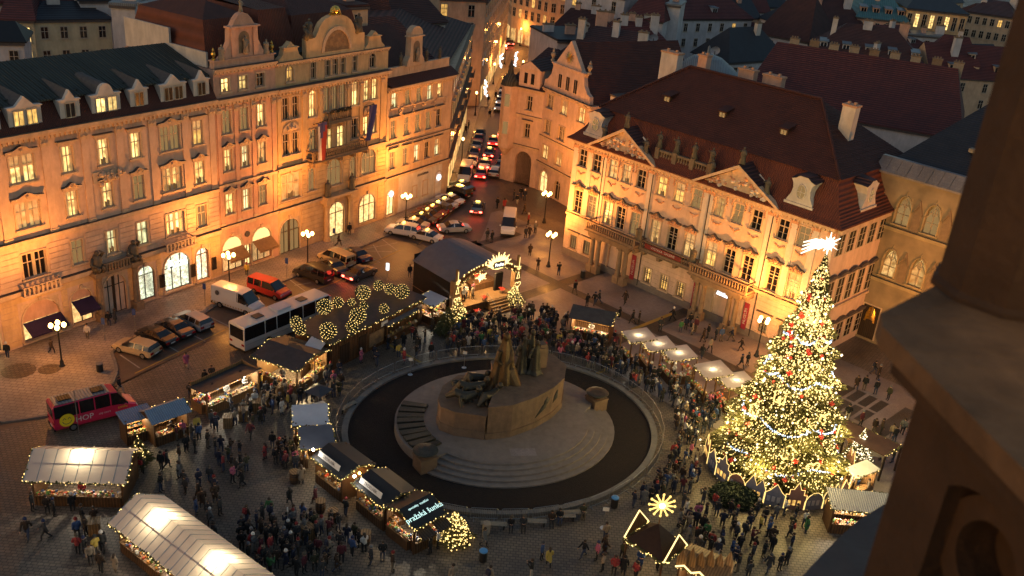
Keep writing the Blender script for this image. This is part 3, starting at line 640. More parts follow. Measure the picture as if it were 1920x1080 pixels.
statue(B, (4.3, -.25, 25.3), 1.9, seed=2); statue(B, (1.2, 0, 24.9), 1.6, seed=3, wide=1.5); statue(B, (7.4, 0, 24.9), 1.6, seed=4, wide=1.5); statue(B, (4.3, .35, 29.6), 1.4, seed=6)
mb = MB(); urn(mb, (.3, .2, 24.9), 1.0); urn(mb, (8.4, .2, 24.9), 1.0); mb.build('urn', 'gilt', B)
mb = MB(); frustum(mb, .3, 8.4, 1.4, 15, 24.0, 28.6, .9, 0, 1.4); mb.add([(1.2, 2.8, 28.6), (7.5, 2.8, 28.6), (7.5, 13.6, 28.6), (1.2, 13.6, 28.6), (4.3, 6, 30), (4.3, 10, 30)], [(0, 1, 4), (1, 2, 5, 4), (2, 3, 5), (3, 0, 4, 5)], 1); mb.box(0, .25, 1.0, 14.8, 24.0, 25.6, 2); mb.box(0, .25, 7, 14.8, 25.6, 27.2, 2)
mb.build('roof', ['tile_brick', 'tile_red', 'plaster_white'], B)

# ---- C: ochre palace with the mosaic arch
C = thing('mosaic_gable_palace', 'ochre art nouveau palace with arched mosaic gable, balconies and hanging flags', 'palace', row(35.0, 0), ROW_A)
WC_ = 19.2; holes = []; spec = []
def addw(u, zs, w_, h_, lit, hood=None, arch=False, nm=1): spec.append((u, zs, w_, h_, lit, hood, arch, nm)); holes.append(hole(u, zs, w_, h_))
for u in (1.45, 3.0): addw(u, 16.9, 1.0, 2.6, 'glass_dark'); addw(u, 12.6, 1.0, 2.6, 'glass_dark')
for u in (15.2, 16.75): addw(u, 17.2, 1.0, 2.6, 'pane_warm'); addw(u, 12.7, 1.0, 2.4, 'pane_warm')
addw(5.75, 16.6, 1.1, 3.2, 'pane_warm', None, True); addw(13.1, 16.9, 1.1, 3.2, 'pane_warm', None, True)
for u in (8.1, 9.5, 10.9): addw(u, 16.9, .9, 2.9, 'glass_dim')
addw(5.75, 12.4, 1.1, 2.6, 'glass_dim'); addw(13.1, 12.6, 1.1, 2.6, 'glass_dark')
addw(8.5, 12.0, 1.25, 2.7, 'pane_warm'); addw(10.6, 12.0, 1.25, 2.7, 'pane_warm')
addw(2.2, 7.0, 3.0, 3.2, 'pane_dull', 'key', False, 2); addw(5.6, 7.3, 1.1, 2.9, 'glass_dim', None, True); addw(9.55, 7.1, 2.6, 3.5, 'glass_dim', 'key', True, 2); addw(12.95, 7.3, 1.1, 2.9, 'glass_dim', None, True); addw(15.9, 7.3, 2.7, 3.5, 'glass_dim', 'key', True, 2)
for u in (5.9, 8.3, 9.6, 10.9, 13.0): addw(u, 21.2, .8, 1.9, 'glass_dark')
addw(2.2, 21.3, 1.1, 1.8, 'pane_gold', None, True); addw(16.2, 21.3, 1.1, 1.8, 'glass_dark', None, True)
addw(1.9, .1, 3.3, 4.4, 'glass_dim', 'key', True, 3); addw(10.0, .1, 3.0, 4.6, 'shop_warm', None, True, 1); addw(15.9, .5, 3.2, 4.0, 'shop_warm', 'key', True, 2)
body(C, 0, WC_, 15, 23.6, holes, 'plaster_ochre')
for u, zs, w_, h_, lit, hood, arch, nm in spec: window(C, u, zs, w_, h_, lit, hood, arch, nm=nm, sash='sash' if zs > 1 else 'sash_dark', sill=zs > 1, name='window' if zs > 1 else 'entrance')
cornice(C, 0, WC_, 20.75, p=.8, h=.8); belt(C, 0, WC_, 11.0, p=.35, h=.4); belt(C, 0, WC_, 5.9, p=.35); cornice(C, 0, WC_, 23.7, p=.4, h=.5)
bands(C, 0, WC_, .3, 5.6, holes, 'plaster_ochre', .6, .07); bands(C, 0, WC_, 6.2, 10.6, holes, 'plaster_ochre', .55)
for x in (.4, 4.35, 7.1, 11.95, 14.25, 18.2): pilaster(C, x, 11.3, 20.0, .55, 'plaster_ochre', 'trim')
for u in (2.2, 16.0):                        # shell panels between the windows
    mb = MB(); s = [(-1.3, 0)] + [(1.3*math.cos(t), 1.0*math.sin(t)) for t in [math.pi*i/10 for i in range(11)]]; mb.prism(s[1:], -.14, .01); mb.ball((0, -.14, .4), .35, 8, 5); mb.ball((-.6, -.12, .25), .22, 6, 4); mb.ball((.6, -.12, .25), .22, 6, 4); mb.build('shell_panel', 'trim', C, (u, 0, 15.5))
def balcony(root, x0, x1, z, d=1.1, m='stone_brown', h=1.0, step=.36):
    mb = MB(); mb.box(x0, x1, -d, 0, z-.3, z); mb.box(x0-.1, x1+.1, -d-.1, 0, z-.42, z-.302)
    n = max(2, int((x1-x0)/step))
    for k in range(n+1):
        x = x0+.1+(x1-x0-.2)*k/n; mb.lathe([(.05, z), (.09, z+.3*h), (.05, z+.6*h), (.07, z+h-.12)], 6, (x, -d+.12, 0))
    mb.box(x0, x1, -d, -d+.24, z+h-.12, z+h)
    for x in (x0, x1-.22): mb.box(x, x+.22, -d+.25, -.01, z+h-.12, z+h); mb.box(x, x+.22, -d+.02, -d+.22, z, z+h-.121)
    for k in range(int((x1-x0)/2.4)+1): x = x0+.4+k*2.4; mb.prism([(x-.2, z-1.0), (x+.2, z-1.0), (x+.25, z-.43), (x-.25, z-.43)], -d*.8, .01)
    return mb.build('balcony', m, root)
balcony(C, 4.6, 14.4, 11.6, 1.3); balcony(C, 7.6, 11.6, 15.9, 1.0)
mb = MB()
for k in range(60): mb.octa((7.8+rnd.random()*3.6, -.95-rnd.random()*.25, 16.9+rnd.random()*.35), .16)
mb.build('balcony_plants', 'leaf_dark', C)
mb = MB()                                     # central attic with the arch
gp = [(4.6, 23.6), (14.4, 23.6), (14.4, 25.9), (13.0, 26.0), (12.5, 26.7)] + [(9.5+3.0*math.cos(t), 26.5+1.9*math.sin(t)) for t in [math.pi*i/10 for i in range(1, 10)]] + [(6.5, 26.7), (6.0, 26.0), (4.6, 25.9)]
mb.prism(gp, -.25, .5); o_ = [(9.5+2.55*math.cos(t), 24.2+2.9*math.sin(t)) for t in [math.pi*i/12 for i in range(13)]]; i2 = [(9.5+2.15*math.cos(t), 24.2+2.45*math.sin(t)) for t in [math.pi*i/12 for i in range(13)]]
for k in range(12):
    a, b, c, d = o_[k], o_[k+1], i2[k+1], i2[k]; mb.add([(a[0], -.42, a[1]), (b[0], -.42, b[1]), (c[0], -.42, c[1]), (d[0], -.42, d[1]), (a[0], -.25, a[1]), (b[0], -.25, b[1]), (c[0], -.25, c[1]), (d[0], -.25, d[1])], [(3, 2, 1, 0), (0, 1, 5, 4), (2, 3, 7, 6)], 1)
mb.build('gable', ['plaster_ochre', 'trim'], C)
mat('mosaic', (.12, .075, .05), (.32, .20, .10), 2.2, .5, detail=8)
mb = MB(); mb.add([(x, -.27, z) for x, z in i2], [tuple(range(13))]); mb.build('mosaic', 'mosaic', C)
mb = MB(); mb.ball((9.5, 0, 28.9), .45, 8, 6); [mb.ball((9.5+.55*math.cos(t), 0, 28.7+.5*math.sin(t)), .25, 6, 4) for t in [math.pi*i/6 for i in range(7)]]; mb.cbox((9.5, 0, 28.4), (1.6, .5, .3)); mb.build('crest', 'gilt', C)
for x in (2.2, 16.4):
    mb = MB(); gp = [(x-1.9, 23.6), (x+1.9, 23.6), (x+1.8, 24.0), (x+1.25, 24.4), (x+1.0, 25.2), (x+.6, 25.4), (x, 25.9), (x-.6, 25.4), (x-1.0, 25.2), (x-1.25, 24.4), (x-1.8, 24.0)]; mb.prism(gp, -.2, .5); mb.box(x-1.15, x+1.15, -.34, .5, 25.2, 25.32); mb.build('side_gable', 'plaster_ochre', C)
for x, sd in ((5.3, 11), (13.7, 12)):
    statue(C, (x, .1, 25.95), 2.3, 'statue_dark', sd, wide=1.5, name='statue_group')
    mb = MB(); mb.tube([(x-.7, 0, 25.95), (x-.5, -.3, 26.6), (x-.9, -.1, 27.2)], [.4, .35, .18], 7); mb.ball((x-.9, -.1, 27.4), .2, 6, 5); mb.build('statue_group', 'statue_dark', C, None, True)
mb = MB(); frustum(mb, .6, 6.4, 3.0, 15, 23.6, 28.8, .8, 0, 1.3); mb.quad((1.4, 4.3, 28.8), (5.6, 4.3, 28.8), (5.6, 13.7, 29.2), (1.4, 13.7, 29.2), 1); frustum(mb, 6.6, 18.6, 4.2, 15, 23.6, 27.6, .8, 0, 1.0); mb.add([(7.4, 5.2, 27.6), (17.8, 5.2, 27.6), (17.8, 14, 27.6), (7.4, 14, 27.6), (10, 9.5, 29.2), (15, 9.5, 29.2)], [(0, 1, 5, 4), (1, 2, 5), (2, 3, 4, 5), (3, 0, 4)], 1); mb.build('roof', ['tile_brick', 'tile_red'], C)
mb = MB(); mb.box(0, 8, .8, 3.0, 23.62, 24.3); mb.build('roof_walk', 'metal_green', C)
def flag(root, x, z, w_, h_, cols, dx=0):
    o = None; mb = MB(); n = 12; k = 6
    for i in range(n):
        for j in range(k):
            def pt(a, b): return (x+dx*a-(w_/2)*(1-.1*a)+b*w_*(1-.1*a), -1.5-.9*a*.3-.12*math.sin(b*7+a*3), z-h_*a)
            a0, a1, b0, b1 = i/n, (i+1)/n, j/k, (j+1)/k
            c = cols((a0+a1)/2, (b0+b1)/2); mb.add([pt(a0, b0), pt(a0, b1), pt(a1, b1), pt(a1, b0)], [(3, 2, 1, 0)], c)
    f = mb.build('flag', ['flag_white', 'flag_red', 'flag_blue'], root, None, True); 
    mb = MB(); mb.tube([(x, 0, z-.6), (x, -1.55, z+.1)], .05); mb.ball((x, -1.6, z+.13), .09, 6, 4); mb.build('flagpole', 'iron', f); return f
mat('flag_white', (.55, .5, .46), None, rough=.9); mat('flag_red', (.26, .03, .022), None, rough=.9); mat('flag_blue', (.07, .06, .16), None, rough=.9)
flag(C, 5.9, 16.2, 1.5, 4.6, lambda a, b: 2 if a < .45 and abs(b-.5) < .5-a*1.1 else (1 if b > .5 else 0), -.3)
flag(C, 14.9, 17.0, 1.3, 4.4, lambda a, b: 2, -1.1)
mb = MB()                                     # bulged portal surround
for s in (-1, 1): mb.lathe([(.5, 0), (.45, .4), (.38, .6), (.34, 4.6), (.5, 4.9), (.55, 5.2)], 12, (10.0+s*2.2, -.5, 0)); mb.cbox((10+s*2.2, -.5, 5.5), (1.3, 1.2, .6))
mb.box(7.2, 12.8, -1.2, -.02, 5.8, 6.15); mb.build('portal', 'plaster_ochre', C)
for s in (-1, 1): statue(C, (10+s*2.2, -.6, 6.15), 2.2, 'statue_dark', 20+s, wide=1.3)

# ---- D: sand house on the street corner
DA = ROW_A+R(1.5)
D = thing('corner_sand_house', 'sand coloured corner house with red eaves strip and statue aedicule on its parapet', 'house', row(54.3, 0), DA)
WD, ZD = 14.4, 18.3; holes = []; spec = []
for u in (1.4, 4.25, 6.7, 9.1, 11.45):
    for zs, h_ in ((6.95, 2.4), (11.2, 2.5), (15.4, 2.0)): spec.append((u, zs, 1.15, h_)); holes.append(hole(u, zs, 1.15, h_))
gD = [(1.3, .3, 1.6, 3.6, 'shop_warm'), (6.6, 1.6, .9, 1.7, 'pane_gold'), (9.1, 1.5, 1.0, 2.1, 'glass_dark'), (12.2, .3, 1.5, 4.0, 'shop_warm')]
holes += [hole(*g_[:4]) for g_ in gD]
body(D, 0, WD, 46, ZD, holes, 'plaster_sand')
for u, zs, w_, h_ in spec: window(D, u, zs, w_, h_, pick(LITB), 'flat' if zs < 15 else None)
for u, zs, w_, h_, lit in gD: window(D, u, zs, w_, h_, lit, None, zs < 1, nm=1, sash='sash_dark', name='shop_window' if zs < 1 else 'window')
for u in (1.3, 12.2):
    mb = MB(); mb.lathe([(.42, -.06), (.42, .06)], 14, M=Matrix.Translation((u, -.14, 3.4)) @ Matrix.Rotation(R(90), 4, 'X')); mb.build('round_sign', 'sign_white', D)
mb = MB(); mb.box(3, 13, -.03, .01, .2, 5.4); mb.build('ground_floor_plaster', 'plaster_white', D)
text('KAVÁRNA', .55, (8.4, -.08, 4.75), (R(90), 0, 0), 'trim_dark', D, .02)
cornice(D, 0, WD, ZD, p=.7, h=.7); belt(D, 0, WD, 5.7, p=.3); belt(D, 0, WD, 10.2, p=.15)
for x in (2.85, 5.45, 7.9, 10.3, 12.9): 
    mb = MB(); [mb.ball((x+rnd.gauss(0, .18), -.1, 14.8+rnd.gauss(0, .4)), .16, 6, 4) for _ in range(7)]; mb.build('mask_ornament', 'trim', D)
mb = MB(); mb.quad((0, -.8, ZD+.08), (WD+.5, -.8, ZD+.08), (WD+.5, .8, ZD+1.0), (0, .8, ZD+1.0)); mb.build('eaves_tiles', 'tile_red', D)
mb = MB(); mb.box(.3, WD, .8, 1.1, ZD+.5, ZD+2.1); mb.box(.3, WD, .72, 1.18, ZD+2.1, ZD+2.25)
for k in range(12): mb.box(.8+k*1.15, 1.6+k*1.15, .77, .8, ZD+1.2, ZD+1.9)
mb.build('parapet', 'plaster_sand', D)
mb = MB(); gp = [(4.4, 20.4), (8.4, 20.4), (8.1, 21.2), (7.7, 21.7), (7.6, 24.3)] + [(6.4+1.35*math.cos(t), 24.3+1.3*math.sin(t)) for t in [math.pi*i/8 for i in range(1, 8)]] + [(5.2, 24.3), (5.1, 21.7), (4.7, 21.2)]
mb.prism(gp, .5, 1.4); mb.box(4.9, 7.9, .3, 1.4, 24.2, 24.36); mb.build('gable', 'plaster_sand', D)
mb = MB(); s = [(5.7, 20.9), (7.1, 20.9)] + [(x+6.4, z) for x, z in arc(1.4, 23.0)]; mb.add([(x, .49, z) for x, z in s], [tuple(range(len(s)))]); mb.build('niche', 'stone_brown', D)
statue(D, (6.4, .3, 20.9), 1.9, seed=31); statue(D, (3.6, .9, 20.6), 1.8, 'statue_dark', 32); statue(D, (9.2, .9, 20.6), 1.8, 'statue_dark', 33); statue(D, (12.2, .9, 20.6), 1.7, 'statue_dark', 34)
mb = MB(); hip(mb, -1.5, WD-2, 2.2, 14, 20.0, 24.6, 3, 3, m=0); mb.prism([(-2.0, 20), (3.0, 20), (2.0, 23.3), (-2.0, 23.3)], 4.0, 4.3, 1); hip(mb, 2, WD-.5, 15, 45, 18.5, 23, 3, 3, m=0); mb.build('roof', ['tile_red', 'plaster_cool'], D)
# its long side to the street
side = []
for k in range(11):
    for zs, h_ in ((6.9, 2.4), (11.2, 2.4), (15.3, 2.0)): side.append((2.2+k*4.0, zs, 1.3, h_))
TH_ = R(90.8)-DA; SD = ob('street_front', None, D, (WD+.03, -.02, 0)); SD.rotation_euler = (0, 0, TH_)
mb = MB(); mb.slab([(WD-.5, .3), (WD, .02), (WD+45*math.cos(TH_), 45*math.sin(TH_)), (WD-.5, 45.9)], 0, 18.28); mb.build('street_wing', 'plaster_sand', D)
mb = MB(); ca, sa = math.cos(TH_), math.sin(TH_); mb.add([(WD-.5, 1.2, 18.9), (WD+44*ca, 44*sa, 18.5), (WD-.5, 44, 18.5), (WD+6, 16, 23.5), (WD+18, 24, 23.5)], [(0, 1, 4, 3), (1, 2, 3, 4), (2, 0, 3)]); mb.build('wing_roof', 'tile_dark', D)
for u, zs, w_, h_ in side:
    mb = MB(); mb.box(-w_/2-.15, w_/2+.15, -.1, 0, -.15, h_+.15); mb.box(-w_/2, w_/2, -.12, -.102, 0, h_, 1); mb.box(-.04, .04, -.14, -.122, 0, h_, 0); mb.box(-w_/2-.35, w_/2+.35, -.4, 0, h_+.35, h_+.5)
    ob('window', cached(('sidew', h_, 'g' if rnd.random() < .75 else 'p'), lambda m_: (m_.v.extend(mb.v), m_.f.extend(mb.f), m_.m.extend(mb.m)), 'window', ['trim', 'glass_dim']), SD, (u, 0, zs))
for z in (5.7, 10.2, 18.1): mb = MB(); mb.box(0, 46, -.5, 0, z-.2, z+.15); mb.build('belt_course', 'stone_brown', SD)
for k in range(5):
    mb = MB(); mb.box(4+k*8.5, 7.5+k*8.5, -1.2, 0, 9.9, 10.1); mb.box(4+k*8.5, 7.5+k*8.5, -1.2, -1.1, 10.7, 10.8)
    for q in range(8): mb.box(4+k*8.5+q*.49, 4.08+k*8.5+q*.49, -1.18, -1.12, 10.1, 10.7)
    mb.build('balcony', 'stone_brown', SD)
for k in range(9):
    mb = MB(); mb.box(-1.3, 1.3, -.06, 0, 0, 3.4); mb.build('shop_window', 'shop_far', SD, (3+k*4.8, 0, .4))
# ---- Kinsky-type rococo palace on the east side
K = thing('rococo_palace', 'rose and white rococo palace with twin pediments and big red hipped roof', 'palace', KIN_O, KIN_A)
KX0, KX1, KZ, KD = .4, 36.9, 15.6, 20.0
kc = (2.06, 4.42, 7.1, 9.2, 11.5, 14.65, 17.2, 19.65, 22.8, 25.25, 27.65, 30.95, 33.45, 35.75)
holes = []; spec = []
for i, u in enumerate(kc):
    if i == 13: continue
    spec += [(u, 6.25, 1.35, 2.9, 'rococo'), (u, 12.3, 1.3, 2.25, None)]; holes += [hole(u, 6.25, 1.35, 2.9), hole(u, 12.3, 1.3, 2.25)]
gk = [(2.1, 1.15), (4.45, 1.15), (14.5, 1.0), (17.05, 1.0), (19.5, 1.0), (31.0, 1.1), (33.5, 1.1)]
holes += [hole(u, z, 1.1, 1.9) for u, z in gk] + [hole(9.2, .1, 2.3, 4.2), hole(25.3, .1, 2.3, 4.2)]
body(K, KX0, KX1, KD, KZ, holes, 'plaster_kinsky')
for n_, (u, zs, w_, h_, hd) in enumerate(spec):
    lit = pick(LITK)
    if zs > 12 and u in (7.1, 9.2, 22.8): lit = 'pane_dull'
    if zs > 12 and u in (14.65, 17.2): lit = 'pane_gold'
    if zs < 7 and u == 19.65: lit = 'pane_dull'
    window(K, u, zs, w_, h_, lit, hd, nm=1, grid=2 if zs > 7 else 3, hm='plaster_kinsky')
for u, z in gk: window(K, u, z, 1.1, 1.9, 'pane_gold' if 12 < u < 21 else 'glass_dim', 'flat' if u < 12 or u > 21 else None, grid=3, nm=2, sash='sash_dark')
for u, lit in ((9.2, 'glass_dim'), (25.3, 'shop_warm')):
    o = window(K, u, .1, 2.3, 4.2, lit, 'key', True, rev=.45, nm=1, sash='wood_dark', sill=False, name='portal_door')
mb = MB(); s = arc(2.1, 0); mb.add([(x, .1, z) for x, z in s], [tuple(range(len(s)))]); o = mb.build('fanlight_sign', 'sign_white', K, (25.3, .2, 3.2))
text('GALERIE', .42, (25.3, .2, 3.75), (R(90), 0, 0), 'trim_dark', K, .02)
mb = MB()                                    # stucco swags under the upper windows and on the pilaster heads
for u in kc[:13]:
    for k in range(7): mb.ball((u-.55+k*.18, -.03, 11.35+.1*abs(k-3)+rnd.gauss(0, .04)), .1+.04*rnd.random(), 5, 4)
    for s_ in (-1, 1):
        for k in range(4): mb.ball((u+s_*(.85+rnd.gauss(0, .06)), -.03, 14.0+k*.25), .13, 5, 4)
sw = mb.build('stucco_swags', 'stucco_rose', K); sw['kind'] = 'stuff'
for x in (.9, 3.3, 5.6, 13.0, 20.9, 21.5, 29.35, 32.2, 34.7, 36.5): pilaster(K, x, 5.9, 15.3, .75, 'plaster_white', 'stucco_rose', p=.1)
belt(K, KX0, KX1, 5.75, p=.25, dark=True); cornice(K, KX0, KX1, KZ+.02, p=.6, h=.7)
bands(K, KX0, KX1, .9, 5.3, holes, 'plaster_kinsky', .55, .04)
mb = MB(); mb.box(KX0-.02, KX1+.02, -.12, .01, 0, .88); mb.build('plinth', 'granite', K)
for a, b in ((3.9, 13.15), (19.8, 29.7)):    # pediments, with their own little red roofs running back
    c = (a+b)/2; mb = MB()
    mb.prism([(a, 15.65), (b, 15.65), (c, 18.6)], -.32, -.12); 
    for s_ in ((a, c), (b, c)):
        e, t = s_; dx = .35*(1 if e < t else -1)
        mb.prism([(e-dx, 15.62), (t, 18.62), (t, 19.0), (e-dx*2.0, 15.72)] if e < t else [(e-dx, 15.62), (e-dx*2.0, 15.72), (t, 19.0), (t, 18.62)], -.9, -.1)
    pm = mb.build('pediment', 'trim', K)
    mb = MB()
    for k in range(46):
        x = rnd.uniform(a+1.2, b-1.2); zm = 15.9+2.5*(1-abs(x-c)/((b-a)/2)); z = rnd.uniform(15.95, max(16.0, zm-.35)); mb.ball((x, -.36, z), .12+rnd.random()*.18, 6, 4, 0 if rnd.random() < .55 else 1)
    mb.build('relief', ['stucco_rose', 'plaster_white'], pm)
    mb = MB(); mb.quad((a-.5, -.85, 15.78), (c, -.85, 19.06), (c, 6, 19.06), (a-.5, 6, 15.78)); mb.quad((c, -.85, 19.06), (b+.5, -.85, 15.78), (b+.5, 6, 15.78), (c, 6, 19.06)); mb.build('pediment_roof', 'tile_dark', pm)
    for x, z in ((c, 19.05), (a+1.4, 16.7), (b-1.4, 16.7)): statue(K, (x, -.3, z), 1.9, 'statue_dark', int(x*7), wide=1.2)
    for x, s_ in ((c+1.6, 1), (c-1.6, -1)):
        mb = MB(); mb.tube([(x, 1.0, 18.1), (x+s_*1.7, 1.0, 16.9)], .12, 5); mb.build('flashing', 'plaster_white', pm)
mb = MB()                                    # attic balustrade between the pediments
for x0, x1 in ((13.4, 15.3), (15.9, 17.8), (18.4, 20.2)):
    mb.box(x0, x1, .2, .6, 16.2, 16.45); mb.box(x0, x1, .18, .62, 17.3, 17.55)
    for k in range(5): x = x0+.2+k*(x1-x0-.4)/4; mb.lathe([(.1, 16.45), (.16, 16.75), (.09, 17.05), (.12, 17.3)], 6, (x, .4, 0))
for x in (13.1, 15.6, 18.1, 20.5): mb.box(x-.28, x+.28, .05, .7, 15.8, 17.75)
mb.build('balustrade', 'stone_brown', K)
for x, sd in ((13.1, 41), (15.6, 42), (18.1, 43), (20.5, 44)): statue(K, (x, .4, 17.75), 1.9, 'statue_dark', sd, wide=1.15)
# roof: bell-cast lower slope, hipped upper slope
mb = MB(); prof = [(-.75, 15.72), (-.2, 16.15), (.7, 17.2), (1.5, 18.6), (2.0, 19.75)]
def ring(o_, z): return [(KX0+o_, o_, z), (KX1-o_, o_, z), (KX1-o_, KD-o_, z), (KX0+o_, KD-o_, z)]
for (o0, z0), (o1, z1) in zip(prof[:-1], prof[1:]): mb.add(ring(o0, z0)+ring(o1, z1), [(0, 1, 5, 4), (1, 2, 6, 5), (2, 3, 7, 6), (3, 0, 4, 7)])
mb.add(ring(-.75, 15.6)+ring(-.75, 15.72), [(0, 1, 5, 4), (1, 2, 6, 5), (2, 3, 7, 6), (3, 0, 4, 7), (3, 2, 1, 0)])
mans = mb.build('lower_roof', 'tile_brick', K)
mb = MB(); r_ = ring(1.75, 19.78); a, b = (9.0, 10, 25.5), (27.0, 10, 25.5)
mb.add(r_+[a, b], [(0, 1, 5, 4), (1, 2, 5), (2, 3, 4, 5), (3, 0, 4)])
n_ = 34                                      # real tile courses on the front and right slopes
for k in range(n_):
    t0, t1 = k/n_, (k+1)/n_
    def lerp(p, q, t): return tuple(p[i]+(q[i]-p[i])*t for i in range(3))
    for (p0, p1, q0, q1) in ((r_[0], r_[1], a, b), (r_[1], r_[2], b, b), (r_[3], r_[0], a, a)):
        A0, B0, A1, B1 = lerp(p0, q0, t0), lerp(p1, q1, t0), lerp(p0, q0, t1), lerp(p1, q1, t1)
        up = lambda p, h=.05: (p[0], p[1], p[2]+h)
        mb.add([A0, B0, up(B0), up(A0), up(B1, .01), up(A1, .01)], [(0, 1, 2, 3), (3, 2, 4, 5)])
for p, q in ((r_[0], a), (r_[1], b), (a, b)):
    p, q = Vector(p)+Vector((0, 0, .1)), Vector(q)+Vector((0, 0, .1)); mb.tube([p, q], .17, 6)
roofk = mb.build('roof', 'tile_red', K)
def oval_dormer(root, loc, rz=0):
    d = ob('dormer', cached('ovd', lambda m: (m.prism([(-1.6, 0), (1.6, 0), (1.5, .5), (1.15, 1.1), (1.0, 1.8), (1.15, 2.4), (1.35, 2.7), (.9, 2.85), (.5, 3.15), (-.5, 3.15), (-.9, 2.85), (-1.35, 2.7), (-1.15, 2.4), (-1.0, 1.8), (-1.15, 1.1), (-1.5, .5)], -.2, 2.6), m.box(-1.7, 1.7, -.32, .3, -.1, .28), [m.add([(x, -.3, z), (x2, -.3, z2), (x2, 3.4, z2+.4), (x, 3.4, z+.4)], [(0, 1, 2, 3)], 1) for (x, z), (x2, z2) in zip([(1.5, 2.72), (.95, 2.9), (.5, 3.22), (-.5, 3.22), (-.95, 2.9)], [(.95, 2.9), (.5, 3.22), (-.5, 3.22), (-.95, 2.9), (-1.5, 2.72)])]), 'dormer', ['plaster_white', 'tile_dark']), root, loc, rz)
    e = [(.48*math.cos(2*math.pi*i/14), 1.55+.72*math.sin(2*math.pi*i/14)) for i in range(14)]
    ob('pane', cached('ovp', lambda m: m.add([(x, -.22, z) for x, z in e], [tuple(range(14))]), 'pane', 'glass_dim'), d)
    ob('window_frame', cached('ovf', lambda m: (m.tube([(x*1.1, -.23, 1.55+(z-1.55)*1.08) for x, z in e+e[:1]], .07, 5), m.box(-.03, .03, -.27, -.22, .9, 2.25), m.box(-.45, .45, -.272, -.222, 1.5, 1.57)), 'frame', 'plaster_white'), d)
oval_dormer(K, (3.3, .35, 16.5)); oval_dormer(K, (32.0, .35, 16.4)); oval_dormer(K, (KX1-.35, 6.2, 16.4), R(90))
for u in (9.9, 17.9, 26.0):
    d = MB(); d.box(-.5, .5, 0, 1.3, 0, .75); d.add([(-.65, -.2, .75), (.65, -.2, .75), (.65, 3.2, 1.55), (-.65, 3.2, 1.55), (-.65, -.2, .87), (.65, -.2, .87)], [(4, 5, 2, 3), (0, 1, 5, 4)], 1); d.add([(-.5, 0, .75), (-.5, 3.0, 1.5), (-.5, 1.3, 0), (.5, 0, .75), (.5, 3.0, 1.5), (.5, 1.3, 0)], [(0, 2, 1), (3, 4, 5)], 1)
    dm = d.build('roof_hatch', ['wood', 'tile_red'], K, (u, 4.9, 21.85)); mb = MB(); mb.box(-.34, -.04, -.02, 0, .12, .62); mb.box(.04, .34, -.02, 0, .12, .62); mb.build('pane', 'glass_dim', dm)
def chimney(root, x, y, z0, z1, w_=1.2, d_=.9, m='plaster_rose', cap='stucco_rose'):
    mb = MB(); mb.box(x-w_/2, x+w_/2, y-d_/2, y+d_/2, z0, z1); mb.box(x-w_/2-.1, x+w_/2+.1, y-d_/2-.1, y+d_/2+.1, z1, z1+.22, 1)
    for k in range(2): mb.box(x-w_/4+k*w_/2-.14, x-w_/4+k*w_/2+.14, y-.14, y+.14, z1+.222, z1+.5, 1)
    return mb.build('chimney', [m, cap], root)
chimney(K, 31.0, 9.2, 22.2, 25.8, 1.5, 1.1, 'plaster_white'); chimney(K, 4.6, 12.0, 22, 26.2, 2.6, 1.2, 'plaster_white'); chimney(K, 9.0, 12.8, 23, 26.6, 1.3, 1.0); chimney(K, 13.8, 15.5, 21, 25.6, 2.2, 1.0); chimney(K, 17.5, 15.5, 21, 25.6, 2.6, 1.0)
# side front
SK = ob('side_front', None, K, (KX1, 0, 0)); SK.rotation_euler = (0, 0, R(90))
for i in range(5):
    u = 1.35+i*2.28
    for zs, h_, hd in ((6.25, 2.9, 1), (12.3, 2.25, 0), (1.0, 2.2, 2)):
        def f(mb, h_=h_, hd=hd):
            mb.box(-.82, .82, -.09, .0, -.12, h_+.12); mb.box(-.62, .62, -.1, -.09, 0, h_, 1); mb.box(-.04, .04, -.13, -.1, 0, h_)
            for k in range(1, 3): mb.box(-.62, .62, -.12, -.1, h_*k/3-.03, h_*k/3+.03)
            if hd: mb.prism([(-1.1, h_+.5), (1.1, h_+.5), (1.0, h_+.62), (.35, h_+.85), (-.35, h_+.85), (-1.0, h_+.62)], -.4, 0, 2)
        ob('window', cached(('ks', hd), f, 'window', ['sash', 'glass_dark', 'trim_dark']), SK, (u, 0, zs))
mb = MB(); mb.box(0, 12, -.25, 0, 5.6, 5.9); mb.box(0, 12, -.55, 0, 15.0, 15.58); mb.build('belt_course', 'trim', SK)
# porticoes and the long balcony
for u in (9.2, 25.3):
    mb = MB()
    for dx in (-2.7, -1.75, 1.75, 2.7):
        mb.cbox((u+dx, -1.35, .5), (.85, .85, 1.0)); mb.lathe([(.36, 1.0), (.3, 1.15), (.31, 2.4), (.25, 4.2), (.34, 4.35), (.38, 4.5)], 12, (u+dx, -1.35, 0)); mb.cbox((u+dx, -1.35, 4.6), (.8, .8, .2))
    mb.box(u-3.3, u+3.3, -1.8, 0, 4.7, 5.25); mb.build('portico', 'stone_brown', K)
balcony(K, 5.4, 13.2, 5.7, 1.9, 'stone_brown', .95); balcony(K, 13.4, 21.2, 5.62, 1.0, 'stone_brown', .95); balcony(K, 21.4, 29.2, 5.7, 1.9, 'stone_brown', .95)
for x, sd in ((13.3, 51), (21.3, 52)): statue(K, (x, -1.3, 6.5), 1.8, 'statue_dark', sd, wide=1.7)
mat('banner_pink', (.30, .028, .05), None, rough=.7); mat('banner_red', (.2, .03, .02), None, rough=.7)
for u in (12.3, 21.7, 28.7):
    mb = MB(); mb.box(-.32, .32, -.16, -.1, 0, 3.2); b_ = mb.build('banner', 'banner_pink', K, (u, -.05, .7)); text('MUSEUM', .5, (0, -.165, 1.6), (R(90), R(-90), 0), 'flag_white', b_, .003)
